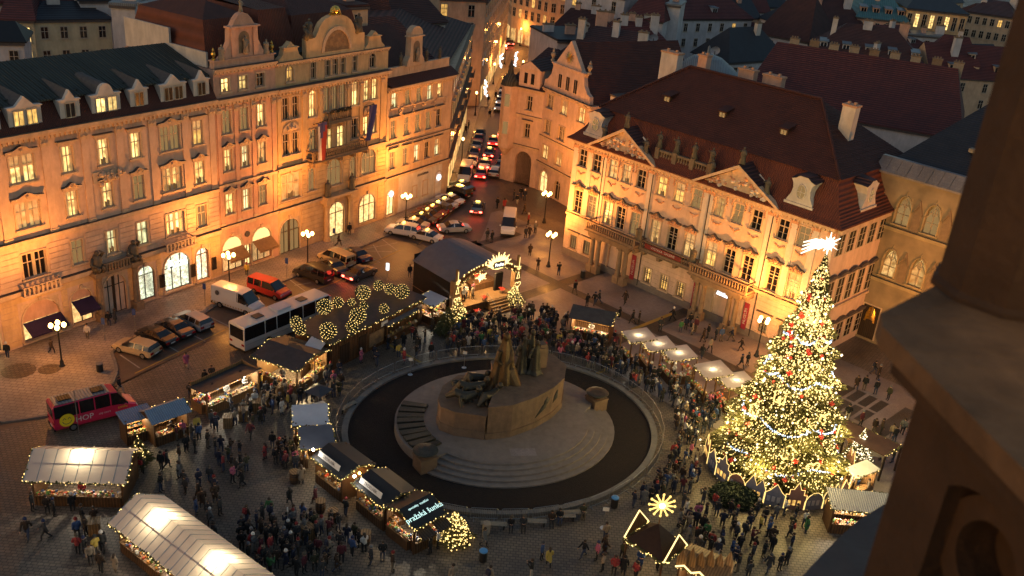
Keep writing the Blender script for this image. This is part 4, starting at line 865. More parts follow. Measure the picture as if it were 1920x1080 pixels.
mb = MB(); mb.box(14.2, 19.6, -1.06, -1.02, 5.75, 6.35); b_ = mb.build('banner', 'banner_red', K); text('VÝSTAVA  GALERIE', .42, (16.9, -1.065, 6.05), (R(90), 0, 0), 'flag_white', b_, .003)
for u in (5.55, 13.25, 21.4, 29.6):
    mb = MB(); mb.tube([(u, -.12, .2), (u, -.12, 15.5)], .06, 5); mb.build('downpipe', 'iron', K)

# ---- Gothic stone house beside it
SB = thing('gothic_stone_house', 'gothic house of yellow ashlar with pointed traceried windows and slate roof', 'house', kin(36.9, 11.0), KIN_A)
holes = []; spec = []
for u in (1.7, 4.9, 8.1, 11.3):
    for zs in (14.3, 8.2): spec.append((u, zs)); holes.append(hole(u, zs, 1.5, 3.2))
holes.append(hole(1.1, .3, 2.0, 4.0))
body(SB, -2.3, 14, 14, 19.4, holes, 'ashlar', rev=.4)
for u, zs in spec:
    def gs(mb):
        w_, h_ = 1.5, 3.2; sp = h_-1.45
        for s_ in (-1, 1):
            pts = [(s_*(w_/2)*(1-(i/6)**1.7), sp+1.45*math.sin(i/6*math.pi/2)) for i in range(7)]
            for a, b in zip(pts[:-1], pts[1:]):
                A_ = [(a[0], .02, a[1]), (b[0], .02, b[1]), (s_*w_/2, .02, h_), (s_*w_/2, .02, h_)]
                mb.add(A_[:3] if s_ < 0 else A_[:3][::-1], [(0, 1, 2)]); mb.quad((a[0], .02, a[1]), (b[0], .02, b[1]), (b[0], .4, b[1]), (a[0], .4, a[1]))
            mb.tube([(x*1.12, -.05, z+.06) for x, z in pts], .09, 5); mb.tube([(s_*w_/2*1.12, -.05, 0), (s_*w_/2*1.12, -.05, sp)], .09, 5)
        mb.tube([(0, -.05, h_), (0, -.05, h_+.6)], [.1, .02], 5); mb.box(-1.0, 1.0, -.2, .02, -.15, 0)
    o = ob('window', cached('goth', gs, 'window_surround', 'ashlar'), SB, (u, 0, zs))
    ob('pane', cached(('gp', zs), lambda mb: mb.add([(x, .3, z) for x, z in ((-.72, 0), (.72, 0), (.72, 1.75), (.4, 2.6), (0, 3.1), (-.4, 2.6), (-.72, 1.75))], [tuple(range(7))]), 'pane', 'pane_dull' if zs < 10 else 'glass_dim'), o)
    ob('tracery', cached('gt', lambda mb: (mb.box(-.05, .05, .2, .28, 0, 2.9), mb.box(-.72, .72, .2, .278, 1.1, 1.18), mb.tube([(-.7, .24, 1.7), (-.35, .24, 2.3), (0, .24, 1.8), (.35, .24, 2.3), (.7, .24, 1.7)], .06, 5), mb.tube([(.3*math.cos(t), .24, 2.45+.3*math.sin(t)) for t in [math.pi*i/4 for i in range(9)]], .05, 5)), 'tracery', 'statue_stone'), o)
for u in (3.3, 6.5, -.75):
    for zs in (13.95, 8.0):
        mb = MB(); mb.prism([(-.45, 0), (.45, 0), (.45, 2.0), (0, 2.9), (-.45, 2.0)], -.04, .005); mb.prism([(-.55, 2.0), (0, 3.0), (.55, 2.0), (0, 3.6)], -.2, 0); mb.build('niche', 'stone_brown', SB, (u, 0, zs))
belt(SB, -2.3, 14, 13.7, 'ashlar', p=.2, dark=True); belt(SB, -2.3, 14, 7.6, 'ashlar', p=.2, dark=True)
mb = MB(); mb.box(-2.4, 14.1, -.35, .6, 19.4, 19.6)
for k in range(14): mb.add([(-2.4+k*1.17, -.4, 19.61), (-1.27+k*1.17, -.4, 19.61), (-1.27+k*1.17, .9, 21.0), (-2.4+k*1.17, .9, 21.0)], [(0, 1, 2, 3)])
mb.box(-2.4, 14.1, .92, 1.5, 19.6, 21.0); mb.build('coping', 'paving_pale', SB)
window(SB, 1.1, .3, 2.0, 4.0, 'glass_dark', None, False, rev=.4, sill=False, name='carved_door', sash='wood_dark', nm=3)
mb = MB(); mb.box(-.95, .95, .05, .1, 0, 3.9)
for k in range(14): mb.tube([(.6*math.cos(t)*(1-.1*(k % 3)), .03, 2.0+(.35+.12*k)*math.sin(t)) for t in [math.pi*i/6 for i in range(7)]], .045, 4, 1)
mb.build('door_leaf', ['wood_dark', 'gilt'], SB, (1.1, 0, .3))
mb = MB(); hip(mb, -2.2, 14, 1.2, 40, 19.9, 29, 7, 7, yr=16); mb.build('roof', 'slate', SB)
for u, y, z in ((5.2, 5.4, 22.6), (8.0, 9.6, 25.2)):
    mb = MB(); mb.box(u-.45, u+.45, y-.3, y+.5, z, z+.4); mb.build('skylight', 'statue_stone', SB)

# ---- E, F: corner house with the arcade, gabled house
EA = R(90-120.2); FA = R(90-146.0)
E_ = thing('arcade_corner_house', 'pale corner house with open street arcade, corner oriel and pedimented dormer', 'house', (-2.6, 146.5, 0), EA)
spec = [(3.1, 12.0, .95, 2.2), (3.1, 7.7, .95, 2.2)]
holes = [hole(*s) for s in spec] + [hole(2.9, 0, 3.0, 5.4)]
body(E_, -1.2, 5.6, 15, 15.2, holes, 'plaster_pink', rev=.5)
for s in spec: window(E_, *s, 'glass_dark', 'flat' if s[1] < 10 else None)
mb = MB(); s_ = [(x, z) for x, z in arc(3.0, 3.9)]
for k in range(8): a, b = s_[k], s_[k+1]; mb.quad((2.9+a[0], .01, a[1]), (2.9+a[0], .01, 5.42), (2.9+b[0], .01, 5.42), (2.9+b[0], .01, b[1])); mb.quad((2.9+a[0], .01, a[1]), (2.9+b[0], .01, b[1]), (2.9+b[0], 4, b[1]), (2.9+a[0], 4, a[1]))
mb.box(1.4, 4.4, .52, .53, 0, 5.4, 1); mb.build('arcade_arch', ['plaster_pink', 'roof_black'], E_)  # black sheet across the arch stands in for the dark passage inside
mb = MB(); hx = [(-1.3, .3), (-1.5, -.9), (-.6, -1.5), (.5, -1.3), (.9, -.05)]
mb.slab([(x, y) for x, y in hx][::1], 5.6, 15.2); mb.lathe([(.15, 4.2), (.7, 5.0), (1.15, 5.6)], 8, (-.4, -.4, 0)); mb.slab([(x*1.12, y*1.12) for x, y in hx], 14.9, 15.35)
mb.lathe([(1.4, 15.36), (1.3, 16.0), (.9, 16.6), (.5, 17.2), (.35, 17.8), (.4, 18.2), (.05, 19.2)], 8, (-.4, -.5, 0), 1); ori = mb.build('oriel', ['plaster_pink', 'metal_green'], E_)
for zz in (7.9, 12.2):
    mb = MB(); mb.box(-.4, .4, -.06, 0, 0, 1.9); o = mb.build('window', 'glass_dim', ori, (-.05, -1.42, zz), rz=R(10))
cornice(E_, -1.2, 5.6, 15.3, p=.4, h=.5); belt(E_, -1.2, 5.6, 6.2, p=.2); belt(E_, -1.2, 5.6, 11.0, p=.12)
mb = MB(); mb.box(.9, 4.6, -.05, 3, 15.3, 18.2); mb.prism([(.6, 18.2), (4.9, 18.2), (2.75, 19.5)], -.3, .3); mb.add([(.6, -.3, 18.25), (2.75, -.3, 19.55), (4.9, -.3, 18.25), (.6, 6, 18.25), (2.75, 6, 19.55), (4.9, 6, 18.25)], [(0, 1, 4, 3), (1, 2, 5, 4)], 1); dm = mb.build('dormer', ['plaster_pink', 'tile_dark'], E_)
for x in (2.1, 3.3): mb = MB(); mb.box(x-.28, x+.28, -.09, -.052, 16.0, 17.6); mb.build('window', 'glass_dark', dm)
mb = MB(); hip(mb, -1.3, 5.7, -.1, 15, 15.45, 20.5, 2.5, 2.5); mb.build('roof', 'tile_dark', E_)

F_ = thing('scrolled_gable_house', 'pink house with pointed scrolled gable, lit double windows and arched doorway', 'house', (2.1, 143.8, 0), FA)
spec = []
for i, u in enumerate((1.9, 5.6, 10.0)):
    for j, zs in enumerate((5.4, 9.3, 13.2)):
        spec.append((u, zs, 1.6, 2.1, 'pane_warm' if (i, j) in ((0, 0), (1, 0), (1, 2), (2, 2)) else 'glass_dark'))
holes = [hole(*s[:4]) for s in spec] + [hole(2.2, .1, 2.1, 3.4), hole(6.0, .1, 1.5, 3.0)]
body(F_, -.1, 12.2, 15, 16.0, holes, 'plaster_pink')
for s in spec: window(F_, *s[:5], 'curve' if s[1] > 12 else None, nm=3)
window(F_, 2.2, .1, 2.1, 3.4, 'shop_warm', 'key', True, nm=1, sill=False, name='entrance'); window(F_, 6.0, .1, 1.5, 3.0, 'glass_dark', None, True, nm=1, sill=False, name='entrance')
cornice(F_, -.1, 12.2, 16.1, p=.4, h=.5); belt(F_, -.1, 12.2, 4.5, p=.2); belt(F_, -.1, 12.2, 8.6, p=.1)
mb = MB(); gp = [(-.2, 16.1), (11.6, 16.1), (11.4, 17.2), (10.6, 17.6), (9.9, 18.4), (9.6, 19.6), (9.9, 20.1), (9.0, 20.3), (5.7, 24.0), (2.4, 20.3), (1.5, 20.1), (1.8, 19.6), (1.5, 18.4), (.8, 17.6), (0, 17.2)]
mb.prism(gp, -.05, .6); mb.box(1.6, 9.8, -.25, .6, 20.0, 20.2); g_ = mb.build('gable', 'plaster_pink', F_)
for x in (3.9, 5.85, 7.8): mb = MB(); mb.box(x-.4, x+.4, -.09, -.052, 16.9, 18.8); mb.box(x-.03, x+.03, -.11, -.09, 16.9, 18.8, 1); mb.build('window', ['glass_dark', 'sash'], g_)
mb = MB(); [mb.tube([(5.7, -.12, 21.6), (5.7+1.1*math.cos(t), -.1, 21.6+.9*math.sin(t))], [.12, .03], 4) for t in [2*math.pi*i/12 for i in range(12)]]; mb.ball((5.7, -.15, 21.6), .3, 8, 5); mb.build('sun_relief', 'gilt', g_)
mb = MB(); urn(mb, (10.4, .2, 20.2), 1.5); urn(mb, (1.2, .2, 20.2), 1.5); mb.build('urn', 'statue_stone', F_)
mb = MB(); mb.quad((-.2, .6, 16.1), (5.7, .6, 23.7), (5.7, 20, 23.7), (-.2, 20, 16.1)); mb.quad((5.7, .6, 23.7), (11.7, .6, 16.1), (11.7, 20, 16.1), (5.7, 20, 23.7)); mb.build('roof', 'tile_red', F_)
mb = MB(); mb.box(12.25, 22, 3, 9, 10, 17.5); mb.box(12.2, 22.1, 2.9, 9.1, 17.5, 17.75, 1); mb.build('rear_wing', ['plaster_cool', 'trim_dark'], F_)

# ---- generic town house for the backdrop: front below its eaves line
def house(label, pa, pb, ze, depth, rh, wm='plaster_cool', rm='tile_far', rows=2, cols=4, lit=.1, chim=2, dorm=0, gable=False, wh=1.7, group=None, ww=.9, inset=None, world=None, flat=False, litm='pane_gold', name='town_house'):
    if world: a, b = Vector((*world[0], 0)), Vector((*world[1], 0))
    else: a, b = G(*pa, ze), G(*pb, ze)
    u = (b-a); u.z = 0; L = u.length; ang = math.atan2(u.y, u.x)
    h = thing(name, label, 'house', (a.x, a.y, 0), ang, group)
    mb = MB(); mb.box(0, L, 0, depth, 0, ze); mb.box(-.15, L+.15, -.3, 0, ze-.35, ze, 1); mb.build('wall', [wm, 'trim_dark' if wm != 'plaster_white' else 'trim'], h)
    ins = (0 if gable else min(depth*.45, L*.3)) if inset is None else inset
    mb = MB()
    if flat: mb.box(-.2, L+.2, -.2, depth+.2, ze+.003, ze+.35)
    elif gable:
        mb.quad((-.1, -.4, ze-.1), (L+.1, -.4, ze-.1), (L+.1, depth/2, ze+rh), (-.1, depth/2, ze+rh)); mb.quad((L+.1, depth+.4, ze-.1), (-.1, depth+.4, ze-.1), (-.1, depth/2, ze+rh), (L+.1, depth/2, ze+rh))
        mb.tri((0, depth, ze), (0, 0, ze), (0, depth/2, ze+rh-.1), 1); mb.tri((L, 0, ze), (L, depth, ze), (L, depth/2, ze+rh-.1), 1)
    else: hip(mb, -.4, L+.4, -.4, depth+.4, ze+.15, ze+rh, ins, ins)
    rf = mb.build('roof', [rm, wm], h)
    for r in range(rows):
        for c in range(cols):
            x = L*(c+.5)/cols; z = ze-1.0-wh-r*3.4
            if z < .5: continue
            l_ = litm if rnd.random() < lit else 'glass_dark'
            o = ob('window', cached(('bw', ww, wh, l_), lambda m: (m.box(-ww/2-.1, ww/2+.1, -.08, 0, -.1, wh+.1), m.box(-ww/2, ww/2, -.1, -.082, 0, wh, 1), m.box(-.04, .04, -.12, -.102, 0, wh), m.box(-ww/2, ww/2, -.118, -.101, wh*.6, wh*.6+.07), m.box(-ww/2-.2, ww/2+.2, -.2, 0, -.2, -.102)), 'window', ['sash', l_]), h, (x, 0, z))
    for c in range(chim):
        x = L*(c+.5+rnd.uniform(-.25, .25))/max(chim, 1); y = depth*rnd.uniform(.3, .55); zt = ze+rh*.95
        chimney(rf, x, y, ze, zt+1.0+rnd.random()*.8, .9+rnd.random()*1.2, .8, rnd.choice(['plaster_cool', 'plaster_rose', 'plaster_white']), 'stone_brown')
    for c in range(dorm):
        x = L*(c+.5)/dorm; k = rh/(depth/2) if not flat else 0; y0 = depth*.10; zz = ze+k*y0
        d = MB(); d.box(-.75, .75, 0, 2.2, -.2, 1.3); d.add([(-.95, -.25, 1.3), (.95, -.25, 1.3), (.95, 3.2, 1.75), (-.95, 3.2, 1.75), (-.95, -.25, 1.42), (.95, -.25, 1.42)], [(4, 5, 2, 3), (0, 1, 5, 4)], 1)
        dm = ob('dormer', cached(('bd', wm, rm), lambda m: (m.v.extend(d.v), m.f.extend(d.f), m.m.extend(d.m)), 'dormer', [wm, 'metal_lead']), h, (x, y0, zz))
        mb = MB(); [mb.box(q-.25, q+.25, -.04, 0, .15, 1.1) for q in (-.32, .32)]; ob('pane', cached(('bdp', rm), lambda m: (m.v.extend(mb.v), m.f.extend(mb.f), m.m.extend(mb.m)), 'pane', 'glass_dark'), dm)
    return h
# behind the north row
house('cream courtyard house with small dark windows behind the green roof', (62, 38), (207, 36), 20, 14, 1.6, 'plaster_cream', 'slate', 3, 4, 0, 1, wh=1.6)
hL = house('cream house end with bright window next to red roof', (2, 37), (62, 39), 20, 12, 4, 'plaster_cream', 'tile_far', 2, 2, 1, 0, litm='pane_warm', wh=2.0)
house('small white house with black lean-to roof at the picture edge', (-40, 78), (44, 80), 22, 6, 2, 'plaster_cool', 'roof_black', 1, 2, 0, 0)
house('tall blank white firewall block beside the cream house', (207, 9), (252, 12), 25, 7, .3, 'plaster_cool', 'metal_lead', 0, 0, 0, 1, flat=True)
house('blank white firewall behind the rose house', (262, 10), (311, 16), 26, 4, .3, 'plaster_cool', 'metal_lead', 0, 0, 0, 0, flat=True)
house('red roofed house high behind the cream house', (-30, 6), (150, 4), 21, 16, 7, 'plaster_cool', 'tile_far', 1, 5, 0, 3)
house('dark slate roofed house behind the firewalls', (150, 2), (320, 2), 22, 16, 6, 'plaster_cool', 'slate', 1, 4, 0, 3)
house('dark red hipped house behind the rose gable', (330, 30), (470, 26), 22, 14, 5, 'plaster_cool', 'tile_dark', 1, 4, 0, 2)
house('tan tower-like house end behind the mosaic palace', (650, 14), (690, 12), 27, 6, 1, 'plaster_sand', 'tile_dark', 1, 1, 0, 1, flat=True)
house('white terrace house with grey roof right of the tan tower', (672, 22), (740, 14), 21, 12, 2, 'plaster_cool', 'metal_lead', 1, 4, .2, 2)
house('dark red roofed house behind the mosaic palace', (480, 8), (640, 2), 24, 16, 5, 'plaster_cool', 'tile_dark', 1, 4, 0, 3)
house('purple slate roofed house by the street mouth', (742, 50), (835, 42), 21, 14, 7, 'plaster_cool', 'tile_dark', 1, 3, 0, 2)
# street walls
house('grey cream corner house rising behind the sand house', None, None, 21, 60, 6, 'plaster_sand', 'tile_dark', 4, 3, .1, 1, world=((-26, 189), (-10.4, 194.5)), wh=2.2, ww=1.2)
house('dark turreted house behind the statue parapet', None, None, 23, 14, 8, 'plaster_sand', 'slate', 2, 3, 0, 1, world=((-32, 176), (-18, 180)))
hs = house('long street front facing the traffic with lit shops', None, None, 20.5, 10, 4, 'plaster_sand', 'tile_dark', 4, 16, .06, 0, world=((-10.3, 195), (-7.6, 258)), wh=2.1, ww=1.2)
hs.location.z = 0
for k in range(12): mb = MB(); mb.box(-1.2, 1.2, -.12, -.02, 0, 3.0); mb.build('shop_window', 'shop_far', hs, (3+k*5, 0, .4))
for i, (a, b) in enumerate((((-11, 300), (-7.2, 274)), ((-7.2, 274), (3, 262)), ((3, 262), (22, 258)))):
    h_ = house(('curving lit street front at the far end, facing the square', 'curving lit street front at the far end, its middle stretch', 'curving lit street front at the far end, behind the arcade house')[i], None, None, 24, 12, 5, 'plaster_sand', 'tile_dark', 5, (9, 6, 8)[i], .16, 0, world=(a, b), wh=2.2, ww=1.1)
    L_ = math.dist(a, b)
    for k in range(int(L_/3.2)): mb = MB(); mb.box(-1.0, 1.0, -.12, -.02, 0, 3.4); mb.build('shop_window', 'shop_far', h_, (1.6+k*3.2, 0, .4))
house('dark roofed house on the shady side of the street', None, None, 14, 10, 6, 'plaster_cool', 'tile_dark', 1, 3, 0, 2, world=((1.5, 200), (16, 196)))
house('dark tiled house behind the arcade corner', None, None, 15, 24, 6, 'plaster_cool', 'tile_dark', 1, 3, 0, 3, world=((2, 166), (18, 160)))
# behind the palace
house('big white gable house above the arcade', (1062, -22), (1172, -2), 22, 14, 8, 'plaster_cool', 'tile_far', 2, 3, .3, 1, wh=2.2)
house('low block with dark blue metal roof in front of the white house', (1046, 77), (1130, 79), 17.5, 14, .6, 'plaster_cool', 'slate', 0, 0, 0, 3, flat=True)
house('white house with pointed windows and red roof', (1174, 32), (1243, 42), 19, 12, 5, 'plaster_cool', 'tile_far', 1, 3, 0, 1, wh=2.0)
house('narrow white block between two red roofs', (1244, 8), (1276, 12), 22, 8, .5, 'plaster_cool', 'metal_lead', 0, 0, 0, 1, flat=True)
house('red roofed house with lit kitchen window', (1276, 36), (1410, 36), 17, 12, 5, 'plaster_cool', 'tile_far', 2, 6, .2, 1, dorm=1)
house('low grey house with one glowing window', (1372, 62), (1418, 64), 14, 6, 1.5, 'plaster_cool', 'slate', 1, 3, .5, 0)
house('white walled house under a huge brown roof', (1420, 62), (1515, 80), 15, 16, 9, 'plaster_cool', 'tile_dark', 1, 5, 0, 0)
house('brown roofed house joining the huge roof', (1515, 52), (1625, 60), 16, 16, 7, 'plaster_cool', 'tile_dark', 1, 4, 0, 2)
house('dark tiled house with a row of small dormers', (1520, 100), (1735, 128), 15, 18, 6, 'plaster_cool', 'tile_dark', 1, 5, 0, 3, dorm=5)
house('white house with three lead roofed dormers', (1735, 112), (1835, 126), 15.5, 12, 5, 'plaster_white', 'tile_far', 1, 3, 0, 1, dorm=3, wh=2.2, ww=1.4)
house('white parapet house behind the dormer row', (1650, 60), (1780, 72), 17, 8, .5, 'plaster_cool', 'metal_lead', 1, 5, 0, 4, flat=True)
house('distant house with teal copper roof', (1608, 32), (1702, 42), 19, 20, 5, 'plaster_rose', 'metal_teal', 2, 6, .1, 1, dorm=4)
house('distant ochre theatre with glowing arched windows', (1702, 16), (1815, 28), 22, 20, 3, 'plaster_ochre', 'slate', 1, 8, .4, 0, wh=3.0, litm='pane_warm')
house('distant pale house beside the ochre theatre', (1815, 22), (1900, 34), 20, 20, 3, 'plaster_sand', 'tile_dark', 2, 6, .1, 2)
house('long oxblood roofed house behind the palace', (1385, 190), (1800, 262), 14.5, 22, 8.5, 'plaster_cool', 'tile_far', 0, 0, 0, 0, inset=3)
for k in range(9):
    oa, ob_ = G(1385, 190, 14.5), G(1800, 262, 14.5); ou = (ob_-oa); p = oa+ou*(.16+.095*k)+Vector((-ou.y, ou.x, 0)).normalized()*(11.4+.5*(k % 2)); q = thing('chimney_stack', ['first', 'second', 'third', 'fourth', 'fifth', 'sixth', 'seventh', 'eighth', 'ninth'][k]+' squat chimney stack along the oxblood roof ridge, counted from the cupola', 'chimney', (p.x, p.y, 22.6), math.atan2(ou.y, ou.x), 'chimney stacks along the long ridge')
    mb = MB(); mb.box(-.75, .75, -.4, .4, -1.5, 1.2); mb.box(-.82, .82, -.47, .47, 1.2, 1.36, 1); [mb.box(-.6+j*.42, -.38+j*.42, -.12, .12, 1.36, 1.65, 1) for j in range(3)]; mb.build('stack', ['stone_brown' if k % 3 == 1 else 'statue_stone', 'stone_brown'], q)
house('red roofed house between the pink gable and the cupola', (1120, 104), (1255, 112), 16, 12, 5.5, 'plaster_cool', 'tile_far', 1, 4, 0, 4)
house('small tiled house crowded with satellite dishes', (1130, 66), (1245, 76), 16, 10, 3, 'plaster_cool', 'tile_far', 0, 0, 0, 3)
cp = G(1320, 150, 18.5)
cu = thing('lead_cupola', 'octagonal grey lead cupola roof on a pale pink drum', 'cupola', (cp.x, cp.y, 0))
mb = MB(); mb.lathe([(5.2, 0), (5.2, 19.0)], 8); mb.build('drum', 'plaster_rose', cu)
mb = MB(); mb.lathe([(5.7, 18.9), (5.7, 19.3)], 8, m=1); mb.lathe([(5.65, 19.32), (4.2, 20.6), (2.2, 22.0), (.3, 22.6), (.2, 23.4), (.02, 23.8)], 24); mb.build('roof', ['metal_lead', 'metal_teal'], cu)
# satellite dishes and aerials on the roofs
for i, (px, py, z) in enumerate(((1165, 66, 19), (1150, 60, 19.5), (1215, 78, 19), (1225, 76, 19), (1098, 52, 19), (1180, 72, 19), (1785, 180, 18), (1340, 100, 20))):
    p = G(px, py, z); d = thing('satellite_dish', 'pale round satellite dish on the far rooftops, '+['behind the pink gable', 'above the pink gable', 'left one of a touching pair', 'right one of a touching pair', 'beside the white gable house', 'between gable and pair', 'at the slate roof edge', 'over the lead cupola'][i], 'satellite dish', p, R(180), 'rooftop satellite dishes')
    mb = MB(); M_ = Matrix.Translation((0, 0, .5)) @ Matrix.Rotation(R(65), 4, 'X'); mb.lathe([(.05, .18), (.45, .1), (.8, -.1), (.82, -.1), (.46, .13), (.05, .22)], 14, M=M_, cap=False); mb.build('dish', 'roof_white', d); mb = MB(); mb.tube([(0, 0, .4), (0, 0, -2.5)], .06, 5); mb.build('mast', 'iron', d)
# filler roofs that carry the town on to the horizon
FN = {}
for j in range(11):
    for i in range(-9, 14):
        x = i*24+rnd.uniform(-5, 5)+(12 if j % 2 else 0); y = 205+j*26+rnd.uniform(-5, 5)
        if -34 < x < 6 and y < 330: continue
        if y < 250 and -60 < x < 40: continue
        v = m3.transposed() @ Vector((x, y, 16-CH)); fx, fy = 960+FPX*v.x/-v.z, 540-FPX*v.y/-v.z
        if not (-90 < fx < 1880 and fy > -25): continue
        k = rnd.randrange(3); a = rnd.uniform(-.35, .35)+(.5 if x > 0 else -.3); L_ = rnd.uniform(15, 21)
        se = ['above the green roof', 'above the rose gable', 'above the mosaic palace', 'beyond the street', 'above the pink gable', 'above the palace roof', 'above the oxblood roof', 'beside the tower shaft'][max(0, min(7, int(fx/240)))]; ky = (k, se); FN[ky] = FN.get(ky, -1)+1
        lab = ['dark red', 'brown', 'slate'][k]+' roofed far house '+se+', '+['first', 'second', 'third', 'fourth', 'fifth', 'sixth', 'seventh', 'eighth', 'ninth', 'tenth', 'last'][min(10, FN[ky])]+' one counting away'
        house(lab, None, None, rnd.uniform(10, 14.5), rnd.uniform(10, 13), rnd.uniform(4, 6.5), rnd.choice(['plaster_cool', 'plaster_cream', 'plaster_cool', 'plaster_sand']), ['tile_far', 'tile_dark', 'slate'][k], 2 if y < 380 else 1, 4, .05, 1, dorm=rnd.choice([0, 0, 2]), gable=rnd.random() < .5, world=((x-L_/2*math.cos(a), y-L_/2*math.sin(a)), (x+L_/2*math.cos(a), y+L_/2*math.sin(a))), group='far rooftops')
# ================================================================= monument
MC = Vector((.3, 74.0, 0)); MA = R(28)
def ell(a, b, t, z=0, c=MC):
    x, y = a*math.cos(t), b*math.sin(t)
    return Vector((c.x+x*math.cos(MA)-y*math.sin(MA), c.y+x*math.sin(MA)+y*math.cos(MA), z))
def ellang(p): # parameter angle of a world point
    d = p-MC; x = d.x*math.cos(MA)+d.y*math.sin(MA); y = -d.x*math.sin(MA)+d.y*math.cos(MA); return math.atan2(y/13.05, x/14.85)
def ering(mb, a0, b0, a1, b1, z0, z1, n=72, t0=0, t1=2*math.pi, m=0):
    P = [[ell(a0, b0, t0+(t1-t0)*i/n), ell(a1, b1, t0+(t1-t0)*i/n)] for i in range(n+1)]
    for i in range(n):
        o0, i0, o1, i1 = P[i][0], P[i][1], P[i+1][0], P[i+1][1]
        up = lambda p, z: (p.x, p.y, z)
        mb.add([up(o0, z0), up(o1, z0), up(o1, z1), up(o0, z1), up(i0, z1), up(i1, z1), up(i0, z0), up(i1, z0)], [(0, 1, 2, 3), (3, 2, 5, 4), (7, 6, 4, 5)], m)
mb = MB(); n = 72; mb.add([tuple(ell(14.05, 12.35, 2*math.pi*i/n, .05)) for i in range(n)], [tuple(range(n))]); tag(mb.build('planting_bed', 'soil'), kind='structure')
rim = thing('bed_kerb', 'low pale stone kerb ring around the dark monument bed', 'kerb')
for k in range(44):
    mb = MB(); ering(mb, 14.55, 12.8, 14.0, 12.3, 0, .25, 3, 2*math.pi*k/44, 2*math.pi*(k+.985)/44)
    mb.build('kerb_stone', 'kerb_stone', rim)
mon = thing('monument', 'dark bronze figure group on a tall stone plinth above curved steps', 'monument')
t1_ = ellang(G(812, 872)); t2_ = ellang(G(1125, 762)); 
while t2_ < t1_: t2_ += 2*math.pi
for k in range(5):                           # curved steps between the two bowl piers
    a = 10.5-.62*k; b = 9.25-.55*k; n = 26
    mb = MB(); pts = [ell(a, b, t1_+(t2_-t1_)*i/n) for i in range(n+1)] + [ell(4, 3.5, t2_), ell(4, 3.5, t1_)]
    mb.slab([(p.x, p.y) for p in pts], .18*k, .18*(k+1)); mb.build('step', 'granite', mon)
n = 44; mb = MB(); pts = [ell(9.9, 8.7, t2_+(t1_+2*math.pi-t2_)*i/n) for i in range(n+1)] + [ell(7.8, 6.9, t1_+(t2_-t1_)*i/n) for i in range(1, 20)]
mb.slab([(p.x, p.y) for p in pts], 0, .92); mb.build('platform', 'granite', mon)
for k in range(9):                           # radial slabs on the stall side
    t = t1_+2*math.pi-.12-.115*k; mb = MB()
    q = [ell(9.7, 8.5, t), ell(9.7, 8.5, t-.085), ell(7.3, 6.4, t-.085), ell(7.3, 6.4, t)]
    mb.slab([(p.x, p.y) for p in q][::-1], .92, 1.08+.03*(k % 3)); mb.build('bronze_slab', 'bronze', mon)
mb = MB(); p = G(985, 850, .92); mb.slab([(p.x-1.2, p.y-.6), (p.x+1.0, p.y-.2), (p.x+.8, p.y+.9), (p.x-1.4, p.y+.5)], .92, .926); mb.build('pale_slab', 'paving_pale', mon)
for px, py in ((797, 862), (1118, 752)):
    p = G(px, py, .9); mb = MB(); mb.box(-.75, .75, -.75, .75, 0, 1.25); mb.box(-.8, .8, -.8, .8, 1.25, 1.4); pr = mb.build('pier', 'granite_red', mon, (p.x, p.y, 0), rz=R(35))
    mb = MB(); mb.lathe([(.45, 1.41), (.3, 1.5), (.9, 1.75), (1.08, 1.85), (1.03, 1.9), (.3, 1.78)], 18); mb.build('fire_bowl', 'bronze', pr, None, True)
low = [(-5.6, 72.2), (-5.2, 71.0), (-3.9, 70.35), (-1.2, 70.1), (-.6, 72.5), (-1.5, 77.5), (-4.2, 76.8), (-5.4, 74.6)]
mb = MB(); mb.slab(low, .92, 1.7); mb.slab([(x*.985-.05, 73.5+(y-73.5)*.975) for x, y in low], 1.7, 3.1); mb.slab([(x, y) for x, y in low], 3.1, 3.3); mb.build('plinth', 'granite_red', mon)
hi = [(-1.15, 70.1), (1.0, 70.9), (3.1, 72.7), (4.6, 74.6), (5.6, 76.6), (5.8, 79.0), (4.6, 81.0), (1.5, 81.3), (-1.4, 78.6), (-.7, 74)]
mb = MB(); mb.slab(hi, .922, 1.5); cx_, cy_ = 2.4, 76.0; mb.slab([(cx_+(x-cx_)*.97, cy_+(y-cy_)*.97) for x, y in hi], 1.5, 3.9); mb.slab([(cx_+(x-cx_)*.985, cy_+(y-cy_)*.985) for x, y in hi], 3.9, 4.15)
mb.build('plinth', 'granite_red', mon)
mb = MB()
for a, b in (((3.0, 72.9, 1.9), (4.3, 74.6, 3.3)), ((3.7, 73.8, 2.6), (4.0, 74.2, 3.5)), ((4.5, 74.9, 2.4), (4.9, 75.5, 3.5))): mb.tube([(a[0]+.05, a[1]-.05, a[2]), ((a[0]+b[0])/2+.05, (a[1]+b[1])/2-.05, (a[2]+b[2])/2), (b[0]+.05, b[1]-.05, b[2])], [.08, .3, .1], 6)
mb.build('relief', 'bronze', mon, None, True)
